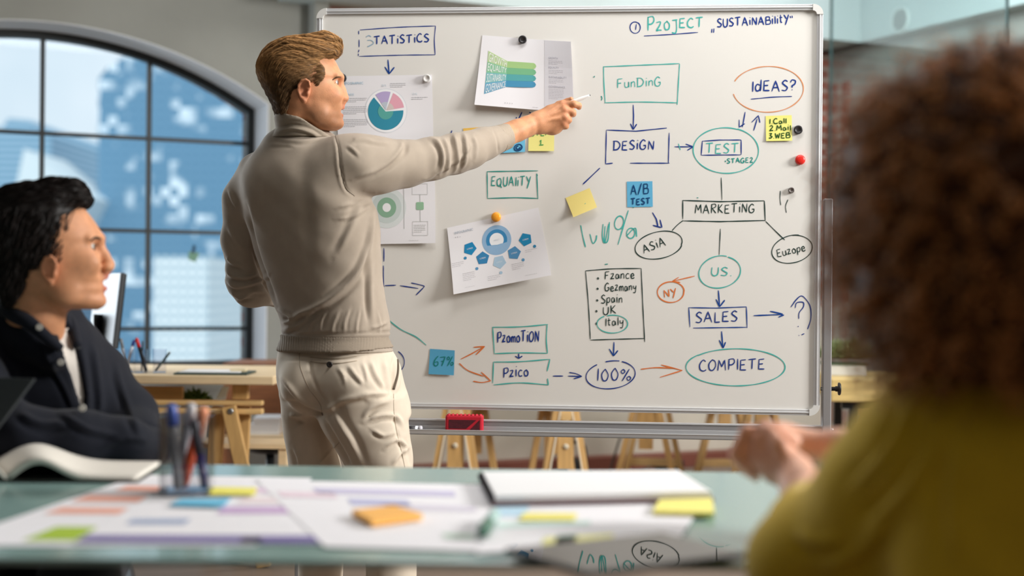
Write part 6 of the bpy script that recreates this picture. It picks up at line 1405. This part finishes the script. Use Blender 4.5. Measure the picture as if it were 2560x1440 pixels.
FT = [([(776, 885), (778, 930), (800, 985), (830, 1015)], 4, -.005, 0), ([(697, 935), (720, 965), (750, 1000), (790, 1022), (830, 1022)], 7, .006, 1.5), ([(700, 1000), (740, 1012), (790, 1030), (806, 1042)], 5, -.008, 0), ([(810, 985), (830, 1020), (850, 1060), (880, 1110), (905, 1170)], 9, .006, -1.6), ([(806, 1042), (842, 1105), (880, 1168)], 5, -.006, 0),
    ([(806, 1038), (850, 1005), (900, 992), (930, 995)], 8, .006, 1.5), ([(985, 880), (984, 920), (982, 960), (976, 990)], 4, -.009, 0), ([(996, 885), (998, 920), (994, 960), (982, 990)], 5, .006, 0), ([(960, 900), (966, 940), (974, 980)], 6, .005, 1.5), ([(925, 900), (940, 940), (966, 975)], 6, .005, 1.5),
    ([(870, 912), (890, 940), (910, 960)], 6, .004, 1.5), ([(900, 985), (940, 985), (978, 985)], 6, .006, 1.5), ([(905, 1050), (930, 1020), (975, 1000)], 6, .005, 1.5), ([(910, 1055), (950, 1040), (990, 1042), (1010, 1070)], 6, .006, 1.5), ([(930, 1075), (960, 1090), (990, 1080)], 5, .005, 1.5), ([(985, 1020), (988, 1060), (1000, 1110), (1010, 1165)], 4, -.003, 0), ([(960, 1122), (990, 1100), (1016, 1118), (1008, 1130)], 5, .006, 1.5), ([(980, 1165), (1000, 1135), (1018, 1125)], 6, .005, 1.5), ([(1020, 1105), (1030, 1135), (1036, 1168)], 5, .004, 1.5),
    ([(722, 1040), (745, 1040), (765, 1052)], 6, .006, 1.5), ([(726, 1072), (745, 1056), (770, 1048)], 5, -.004, 0), ([(735, 1120), (745, 1140), (750, 1165)], 6, .004, 1.4), ([(845, 1105), (820, 1135), (790, 1168)], 2.6, .003, 0),
    ([(776, 897), (800, 899), (840, 899), (892, 895)], 2.0, -.0028, 0), ([(778, 903), (840, 905), (892, 900)], 3.2, .0022, 0), ([(698, 897), (730, 901), (770, 900)], 2.2, -.002, 0), ([(845, 920), (858, 940), (862, 960)], 5, .004, 1.4), ([(905, 905), (915, 935), (918, 960)], 5, .003, 1.4)]
tr = cloth('trousers', S, CHINO, man, FT, 1, lambda V: wob(V, .0018, 22, .4)); del S
bt = P(824, 911, 3.612); hitp = None
deps = None
V_ = np.array([v.co for v in tr.data.vertices]) + world_loc(tr); px_, py_ = project(V_); sel = (np.hypot(px_ - 824, py_ - 911) < 6) & (V_[:, 1] < 3.75)
if sel.any(): bt = P(824, 911, V_[sel, 1].min() - .0005)
mb = MB(); mb.lathe(bt, (0, -1, .0), [(0, 0), (0, .0075), (.002, .0078), (.0032, .006), (.0026, .004), (.0026, 0)], 20); mb.build('pocket_button', mat('button_dark', (38, 32, 30), .4), tr)
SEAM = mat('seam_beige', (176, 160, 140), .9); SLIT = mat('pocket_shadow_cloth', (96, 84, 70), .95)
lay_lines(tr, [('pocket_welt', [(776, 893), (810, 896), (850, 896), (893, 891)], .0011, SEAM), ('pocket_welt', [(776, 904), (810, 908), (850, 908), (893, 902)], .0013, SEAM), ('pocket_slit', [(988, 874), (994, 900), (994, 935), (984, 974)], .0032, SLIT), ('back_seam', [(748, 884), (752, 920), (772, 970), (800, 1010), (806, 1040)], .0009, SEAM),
    ('side_seam', [(984, 985), (985, 1030), (992, 1080), (1004, 1130), (1012, 1168)], .0010, SEAM), ('inner_seam', [(848, 1106), (822, 1134), (792, 1166)], .0010, SEAM)])
SEAK = mat('seam_knit', (128, 116, 102), .9)
lay_lines(sw, [('shoulder_seam', [(839, 340), (847, 372), (852, 420), (864, 468), (886, 490)], .0012, SEAK)])
SHOE = mat('shoe_leather', (92, 66, 48), .45)
for px, d, ya in ((815, 3.81, .9), (996, 3.69, .75)):
    c = np.array((P(px, 1100, d)[0], d, 0)); f_ = np.array((math.cos(ya), math.sin(ya), 0)); S = SDF(c + np.array((-.16, -.16, -.0)) - .004, c + np.array((.24, .24, .17)), .005)
    S.chain([(c - f_ * .05 + (0, 0, .05), .045), (c + f_ * .06 + (0, 0, .045), .042), (c + f_ * .17 + (0, 0, .032), .030)], .01); S.chain([(c + (0, 0, .07), .045), (c + (0, 0, .13), .040)], .02); S.cut(lambda X, Y, Z: .002 - Z + 0 * X)
    cloth('shoe', S, SHOE, man)
# the pen in his hand
pa, pb = hd(1180, 420, 4.088), hd(1890, 140, 4.078)
hp_ = thing('marker_pen', 'white marker pen held in the pointing hand of the standing man', 'pen', tuple(pa))
pax = (pb - pa) / np.linalg.norm(pb - pa); pL = float(np.linalg.norm(pb - pa)); mb = MB()
mb.lathe(pa, pax, [(0, 0), (0, .0052), (.01, .0062), (pL - .045, .0062), (pL - .024, .0056), (pL - .008, .0036), (pL - .003, .0026), (pL - .0029, 0)], 20); mb.build('barrel', PM('penwhite', (242, 242, 241)), hp_)
mb = MB(); mb.lathe(pb - pax * .0032, pax, [(0, 0), (0, .0024), (.0024, .0022), (.0034, .001), (.0035, 0)], 12); mb.build('tip', PM('tipgrey', (120, 122, 124)), hp_)

# ------------------------------------------------------------------ the seated man at the left
gp_ = P(60, 1200, 2.95)
guy = thing('person', 'seated dark haired man in an open navy shirt looking over to the whiteboard', 'person', (gp_[0], 2.95, 0))
hg = Head((110, 610), 2.86, 1247, math.radians(10))
fg = dict(eye=(238, 617), brow=(251, 594), nasion=(247, 612), tip=(281, 660), base=(269, 674), upper=(263, 693), lower=(262, 720), mouth=(257, 706), chin=(257, 752), jaw=(168, 735), ear=(140, 676), eary=.081, earh=.029, eartilt=.2, open=.0055, hairmat='hair_black')
S = SDF((-1.10, 2.55, .70), (-.62 if False else -.58, 3.22, 1.32), .0036)
build_head(S, hg, [(480, 165, 60, .03), (500, 190, 25, .055), (525, 210, 0, .07), (550, 229, -12, .077), (575, 244, -18, .080), (594, 250, -18, .081), (612, 246, -14, .080), (635, 246, -6, .077), (660, 247, 6, .074), (680, 249, 18, .070), (695, 254, 32, .067), (707, 252, 45, .064), (720, 254, 58, .061), (735, 250, 78, .056), (750, 254, 100, .050), (762, 250, 125, .041), (773, 236, 150, .026)], fg)
S.chain([(hg.w(70, 670), .052), (P(86, 780, 2.88), .054), (P(96, 860, 2.92), .054)], .02)
S.chain([(P(-140, 940, 2.95), .05), (P(92, 910, 2.97), .05), (P(210, 950, 3.03), .04)], .03)
S.ell(P(80, 1010, 2.98), (.15, .09, .16), None, .03)
V, Fq = S.net(1); del S
k = hg.s; tint = skin_tint(V, (206, 146, 108), [(hg.w(*fg['upper']), .010, (184, 84, 92), .8), (hg.w(*fg['lower']), .011, (190, 84, 92), .85), (hg.w(140, 676, -.088), (.022, .02, .034), (206, 120, 88), .5), (hg.w(235, 750), (.03, .05, .02), (176, 122, 92), .4)])
gb = obj('body', V, [list(map(int, f)) for f in Fq], SKIN, guy, col=tint)
S = SDF(hg.c - .19, hg.c + .19, .004)
S.loft(hg.keys([(459, 150, 85, .03), (466, 188, 45, .055), (478, 205, 12, .07), (495, 206, -12, .08), (515, 202, -26, .085), (535, 196, -34, .088), (560, 199, -38, .090), (585, 199, -38, .090), (610, 196, -34, .089), (640, 192, -25, .086), (658, 184, -14, .083), (670, 128, -8, .079), (690, 100, 5, .074), (720, 75, 14, .067), (745, 58, 20, .058), (762, 42, 26, .04)]), .006, 2.3, hg.M)
for y in (-.04, -.01, .02, .045): S.chain([(hg.w(130, 474, y), .018), (hg.w(180, 476, y), .018), (hg.w(196, 500, y * .9), .014)], .012)
def gflow(p, n):
    q = hg.R.T @ (p - hg.c)
    return hg.R @ (np.array((1., .1, .3)) if q[2] > .07 else np.array((-.3, 0, -1.)) if q[0] < -.02 else np.array((-.5, 0, -.8)))
hair('hair', S, HK, guy, 3000, gflow, .045, 7, .0014, .008, .002, lin((22, 17, 16)), lambda p, r: np.array(lin((30, 23, 21))) * r.uniform(.5, 1.5), 9, lambda V: .002 * np.sin(V[:, 0] * 160 + 2 * np.sin(V[:, 2] * 90)) * np.sin(V[:, 2] * 120 + V[:, 1] * 90))
eyes(hg, fg, gb, [(252, 598), (244, 594), (236, 595), (226, 602)], [(247, 614), (241, 612), (233, 617)], (44, 32, 26))
TEE = mat('tshirt_white', (216, 208, 200), .9)
GT = [(752, 40, 140, .060, -.03), (775, 0, 176, .085, -.02), (800, -45, 200, .102, -.01), (838, -105, 232, .114, 0), (880, -145, 258, .120, 0), (930, -170, 282, .124, 0), (1000, -190, 322, .128, 0), (1080, -195, 350, .130, 0), (1180, -195, 356, .132, 0), (1240, -190, 350, .13, 0)]
NAVY = mat('shirt_navy', (13, 17, 29), .8, spec=.2, noise=.08, nscale=20, bump=.1, bscale=500, sheen=.1)
S = SDF((-1.25, 2.45, .60), (-.42, 3.35, 1.16), .0055)
rowloft(S, GT, 2.98, .012, 2.4)
S.chain([(P(-60, 800, 2.93), .05), (P(40, 775, 2.97), .045), (P(150, 790, 3.0), .04)], .03)
S.chain([(P(-130, 860, 2.86), .075), (P(-90, 960, 2.80), .075), (P(-30, 1060, 2.72), .070), (P(60, 1094, 2.70), .056), (P(200, 1096, 2.72), .052), (P(320, 1108, 2.75), .046), (P(376, 1118, 2.80), .042)], .03)
S.chain([(P(195, 858, 3.05), .045), (P(248, 940, 3.05), .058), (P(320, 1045, 2.98), .058), (P(352, 1105, 2.88), .050)], .03)
S.chain([(P(20, 812, 2.88), .038), (P(70, 846, 2.862), .038), (P(126, 884, 2.862), .034)], .03)
S.chain([(P(86, 730, 2.90), .052), (P(102, 782, 2.895), .050)], .006, True)
def open_shirt(S, fl):
    """the unbuttoned front: the shirt recedes between its two edges and the white t-shirt shows there"""
    V, Fq = S.net(1); V = V + normals(V, Fq) * wob(V, .003, 20, .7)[:, None]; V = folds(V, Fq, fl); N = normals(V, Fq); x, y = project(V)
    sd = inpoly(x, y, [(148, 835), (172, 800), (190, 830), (204, 900), (216, 985), (212, 1022), (200, 1010), (178, 935)]); f = (N[:, 1] < .35) & (V[:, 1] < 2.92)
    w = np.clip((sd + 2) / 8, 0, 1) * f; V2 = V - N * (.022 * w)[:, None]; Fl = [list(map(int, q)) for q in Fq]
    o = obj('shirt', V2, Fl, NAVY, guy); sel = (sd > -3) & f; keep = [q for q in Fl if all(sel[i] for i in q)]
    par = {}                                                                 # keep the one connected patch
    def root(i):
        while par.setdefault(i, i) != i: i = par[i]
        return i
    for q in keep:
        for i in q[1:]: par[root(i)] = root(q[0])
    cnt = {}
    for q in keep: cnt[root(q[0])] = cnt.get(root(q[0]), 0) + 1
    big = max(cnt, key=cnt.get); keep = [q for q in keep if root(q[0]) == big]; used = sorted({i for q in keep for i in q}); mp = {i: n for n, i in enumerate(used)}
    obj('tshirt', (V - N * .011)[used], [[mp[i] for i in q] for q in keep], TEE, guy); return o
shirt = open_shirt(S, [([(100, 850), (120, 900), (160, 970), (190, 1040)], 6, .004, 1.5), ([(230, 850), (240, 910), (250, 1000), (245, 1040)], 8, .006, 1.5), ([(290, 900), (300, 960), (330, 1040), (350, 1090)], 8, .006, 1.5), ([(40, 1030), (100, 1060), (180, 1060)], 9, .008, 1.5), ([(150, 1030), (220, 1075), (300, 1090)], 8, .007, 1.5), ([(250, 1120), (310, 1100), (370, 1100)], 7, .006, 1.5), ([(20, 900), (40, 960), (50, 1020)], 10, .008, 1.5)]); del S
# collar flaps and buttons
cpt = smooth_line([P(152, 872, 2.832), P(116, 842, 2.815), P(74, 808, 2.812), P(30, 782, 2.835), P(4, 764, 2.885), P(16, 750, 2.94), P(80, 748, 2.985), P(140, 768, 2.985), P(176, 806, 2.95), P(194, 866, 2.90)], 8)
mb = MB(); mb.tube(cpt, [.009 + .009 * math.sin(math.pi * i / (len(cpt) - 1)) for i in range(len(cpt))], 10); mb.build('collar', NAVY, shirt)
Vs = np.array([v.co for v in shirt.data.vertices]) + world_loc(shirt); bx_, by_ = project(Vs)
for x, y in ((98, 818), (151, 906), (206, 1020)):
    sel = np.hypot(bx_ - x, by_ - y) < 16; d = Vs[sel, 1].min() - .001 if sel.any() else 2.82
    if y == 818: d = 2.797
    mb = MB(); mb.lathe(P(x, y, d), (.25, -1, .05), [(0, 0), (0, .0068), (.0022, .0066), (.003, .0045), (.002, .003), (.0021, 0)], 18); mb.build('button', mat('button_pearl', (176, 172, 164), .4), shirt)
TROU = mat('trousers_dark', (40, 42, 48), .85)
S = SDF((-1.35, 2.4, .0), (-.50, 3.35, .66), .009)
zz = lambda px, d, z: np.array((P(px, 1100, d)[0], d, z))
for o in (-.1, .13):
    S.chain([((gp_[0] + o, 3.0, .52), .085), ((gp_[0] + o * 1.2 + .06, 2.62, .53), .070), ((gp_[0] + o * 1.2 + .07, 2.60, .47), .062), ((gp_[0] + o * 1.2 + .05, 2.72, .10), .05)], .02)
S.ell((gp_[0], 3.03, .55), (.18, .13, .11), None, .04)
cloth('trousers', S, TROU, guy)
for o in (-.1, .13):
    c = np.array((gp_[0] + o * 1.2 + .05, 2.72, 0)); S = SDF(c - (.08, .24, .004), c + (.08, .10, .12), .006); S.chain([(c + (0, .03, .05), .04), (c + (.0, -.07, .04), .038), (c + (.0, -.16, .03), .026)], .01); S.cut(lambda X, Y, Z: .002 - Z + 0 * X); cloth('shoe', S, SHOE, guy)
def chair(label, c, ang, hs=.44, back=True):
    t = thing('chair', label, 'chair', (c[0], c[1], 0), None); R = rotz(ang); q = lambda x, y, z: np.array((c[0], c[1], 0)) + R @ np.array((x, y, z))
    mb = MB(); mb.box(q(0, 0, hs - .02), (.42, .40, .035), R); mb.build('seat', mat('black_vinyl', (28, 28, 31)), t, smooth=False, bevel=.012)
    for sx in (-1, 1):
        for sy in (-1, 1):
            mb = MB(); mb.tube([q(sx * .17, sy * .16, hs - .035), q(sx * .20, sy * .19, .003)], [.014, .011], 10); mb.build('leg', BLACKM, t)
    return t
chair('low black chair under the seated man in the navy shirt', (gp_[0], 3.03), .3)

# ------------------------------------------------------------------ the person with curly hair at the right
wp = P(2480, 1200, 1.5)
wom = thing('person', 'person with big curly brown hair and mustard sweater seen from behind with clasped hands', 'person', (wp[0], 1.5, 0))
hw = Head((760, 210), 1.5, 955, math.radians(118)); hw.k = 1.0; hw.c = P(2470, 560, 1.49); 
S = SDF((.22, 1.18, .72), (.78, 2.16, 1.36), .0034)
build_head(S, hw, skull, dict(fm, open=None))
S.chain([(hw.w(735, 250), .050), (P(2440, 880, 1.50), .050), (P(2450, 1000, 1.52), .060)], .02)
S.chain([(P(2360, 1090, 1.53), .045), (P(2470, 1050, 1.52), .045), (P(2680, 1090, 1.50), .045)], .03); S.ell(P(2500, 1250, 1.50), (.10, .06, .14), None, .04)
# near forearm and far forearm
S.chain([(P(2400, 1100, 1.54), .034), (P(2190, 1300, 1.62), .032), (P(2010, 1430, 1.67), .036), (P(2030, 1325, 1.77), .035), (P(2010, 1225, 1.90), .030), (P(1985, 1180, 1.96), .0245)], .02)
S.chain([(P(2660, 1130, 1.54), .040), (P(2500, 1230, 1.74), .036), (P(2420, 1205, 1.83), .036), (P(2260, 1150, 1.97), .034), (P(2100, 1122, 2.03), .0275), (P(2005, 1112, 2.045), .0215)], .02)
# near hand (palm) under, far hand fingers wrapping to the left
S.chain([(P(1985, 1180, 1.96), .0245), (P(1950, 1160, 1.985), .0280), (P(1925, 1135, 2.0), .0255)], .012)
S.chain([(P(2005, 1112, 2.045), .0215), (P(1960, 1098, 2.045), .0225), (P(1925, 1090, 2.04), .0215)], .012)
for i in range(4):
    S.chain([(P(1912 + 4 * i, 1080 + 15 * i, 2.035 - .004 * i), .0105), (P(1866 + 11 * i, 1080 + 19 * i, 2.005), .0098 - .0004 * i), (P(1838 + 15 * i, 1135 + 15 * i, 2.0), .0088 - .0004 * i), (P(1852 + 13 * i, 1168 + 9 * i, 2.015), .0078 - .0004 * i)], .0035)
for i in range(4):
    S.chain([(P(1918 + 2 * i, 1118 + 14 * i, 1.985), .0108), (P(1898 - 2 * i, 1100 + 16 * i, 1.992), .0096), (P(1918 + 6 * i, 1076 + 10 * i, 2.02), .0088), (P(1956 + 6 * i, 1086 + 8 * i, 2.066), .0080)], .0035)
S.chain([(P(1968, 1160, 1.955), .0150), (P(1948, 1112, 1.965), .0118), (P(1925, 1082, 1.985), .0098), (P(1902, 1070, 2.0), .0080)], .005)
S.chain([(P(1975, 1110, 2.02), .0135), (P(1940, 1076, 2.02), .0110), (P(1912, 1062, 2.03), .0088)], .005)
V, Fq = S.net(1); del S
tint = skin_tint(V, (226, 172, 146), [(P(1870, 1120, 2.0), (.06, .06, .05), (222, 150, 128), .4)])
wbody = obj('body', V, [list(map(int, f)) for f in Fq], SKIN, wom, col=tint)
MUST = mat('mustard_wool', (222, 184, 46), .9, spec=.1, noise=.05, nscale=25, bump=.2, bscale=400, sheen=.25)
S = SDF((.10, 1.12, .40), (.86, 1.96, 1.04), .0065)
rowloft(S, [(945, 2340, 2590, .07, 0), (985, 2300, 2660, .085, 0), (1030, 2262, 2760, .10, 0), (1090, 2235, 2830, .112, 0), (1180, 2215, 2860, .12, 0), (1300, 2205, 2870, .125, 0), (1450, 2205, 2870, .13, 0), (1700, 2205, 2870, .14, 0), (1950, 2190, 2880, .15, 0), (2200, 2180, 2890, .15, 0)], 1.50, .02, 2.3)
S.chain([(P(2360, 1075, 1.52), .074), (P(2290, 1160, 1.55), .074), (P(2180, 1290, 1.60), .070), (P(2040, 1400, 1.655), .066), (P(2005, 1440, 1.67), .062)], .05)
S.ell(P(2260, 1290, 1.57), (.085, .06, .11), None, .04)
S.chain([(P(2008, 1435, 1.672), .060), (P(2030, 1335, 1.76), .052), (P(2042, 1285, 1.83), .046)], .025)
S.chain([(P(2680, 1090, 1.50), .07), (P(2640, 1200, 1.62), .066), (P(2500, 1230, 1.74), .058), (P(2330, 1180, 1.90), .048)], .04)
S.chain([(P(2445, 860, 1.50), .052), (P(2450, 990, 1.51), .056)], .01, True)
cloth('sweater', S, MUST, wom, [([(2280, 1000), (2220, 1120), (2120, 1230)], 14, .006, 1.5), ([(2330, 1120), (2260, 1230), (2150, 1330)], 16, .008, 1.5), ([(1990, 1330), (2040, 1360), (2110, 1350)], 12, .008, 1.5), ([(2060, 1420), (2150, 1380), (2230, 1290)], 14, .008, 1.5), ([(2400, 1100), (2380, 1250), (2390, 1400)], 18, .006, 1.5)], 1, lambda V: wob(V, .004, 16, 1.7)); del S
# collar ring
cpts = [P(2450, 965, 1.505) + np.array((.062 * math.cos(a), .060 * math.sin(a), .006 * math.cos(a))) for a in np.linspace(0, 2 * math.pi, 25)]
mb = MB(); mb.tube(cpts, .010, 8); mb.build('neck_band', MUST, wom)
# curls
HCc = P(2494, 520, 1.50); HR = np.array((.192, .168, .196))
HBR = hairmat('hair_brown', (84, 50, 28), .5)
S = SDF(HCc - HR - .03, HCc + HR + .03, .007); S.ell(HCc, HR * .86, None, .01); S.ell(P(2475, 760, 1.5), (.125, .12, .10), None, .06); S.ell(P(2275, 130, 1.5) * .4 + HCc * .6, .05, None, .02)
# keep the face side open
fd = hw.R @ np.array((1., 0, 0)); S.ell(hw.c + fd * .135 + np.array((0, 0, -.03)), (.07, .07, .11), None, .03, True)
V, Fq = S.net(2); rng = np.random.default_rng(3); NV = normals(V, Fq); V2 = V + NV * (.008 * np.sin(V[:, 0] * 90 + 2 * np.sin(V[:, 2] * 70)) * np.sin(V[:, 2] * 95 + V[:, 1] * 60))[:, None]
CV = []; CF = []; CC = []
for i in rng.choice(len(V2), 1700):
    p = V2[i]; n = NV[i]; d = n + rng.normal(size=3) * .7 + np.array((0, 0, -.3)); d /= np.linalg.norm(d); a = np.cross(d, rng.normal(size=3)); a /= np.linalg.norm(a); b = np.cross(d, a)
    L = rng.uniform(.025, .055); R_ = rng.uniform(.006, .012); tn = rng.uniform(1.5, 3.2); m = 15; r = rng.uniform(.0014, .0028); col = np.array(lin((196, 132, 76))) * rng.uniform(.5, 1.5); pts = []
    for j in range(m):
        t = j / (m - 1); th = 2 * math.pi * tn * t; pts.append(p - n * .006 + d * L * t + R_ * (.4 + .6 * t) * (a * math.cos(th) + b * math.sin(th)) + np.array((0, 0, -.012 * t * t)))
    bs_ = len(CV)
    for j in range(m):
        t_ = pts[min(j + 1, m - 1)] - pts[max(j - 1, 0)]; t_ /= np.linalg.norm(t_); u = np.cross(t_, d); u /= np.linalg.norm(u) + 1e-9; v = np.cross(t_, u)
        for k_ in range(3): CV.append(pts[j] + r * (1 - .6 * j / m) * (u * math.cos(k_ * 2.094) + v * math.sin(k_ * 2.094))); CC.append(col)
    for j in range(m - 1):
        for k_ in range(3): CF.append([bs_ + j * 3 + k_, bs_ + j * 3 + (k_ + 1) % 3, bs_ + j * 3 + 3 + (k_ + 1) % 3, bs_ + j * 3 + 3 + k_])
nb_ = len(V2); obj('hair', np.vstack([V2, np.array(CV)]), [list(map(int, f)) for f in Fq] + [[i + nb_ for i in f] for f in CF], HBR, wom, col=np.array([lin((84, 50, 28))] * nb_ + CC))
S = SDF((.22, 1.2, .0), (.86, 2.2, .66), .009)
for o in (-.1, .1):
    S.chain([((wp[0] + o, 1.46, .52), .085), ((wp[0] + o - .06, 1.86, .53), .068), ((wp[0] + o - .06, 1.88, .47), .06), ((wp[0] + o - .04, 1.80, .10), .048)], .02)
S.ell((wp[0], 1.46, .54), (.18, .13, .11), None, .04); cloth('trousers', S, mat('denim', (52, 62, 82), .85), wom)
for o in (-.1, .1):
    c = np.array((wp[0] + o - .04, 1.80, 0)); S = SDF(c - (.08, .10, .004), c + (.08, .24, .12), .006); S.chain([(c + (0, -.03, .05), .04), (c + (0, .07, .04), .038), (c + (0, .16, .03), .026)], .01); S.cut(lambda X, Y, Z: .002 - Z + 0 * X); cloth('shoe', S, SHOE, wom)
chair('low black chair under the person in the mustard sweater', (wp[0], 1.44), .2)
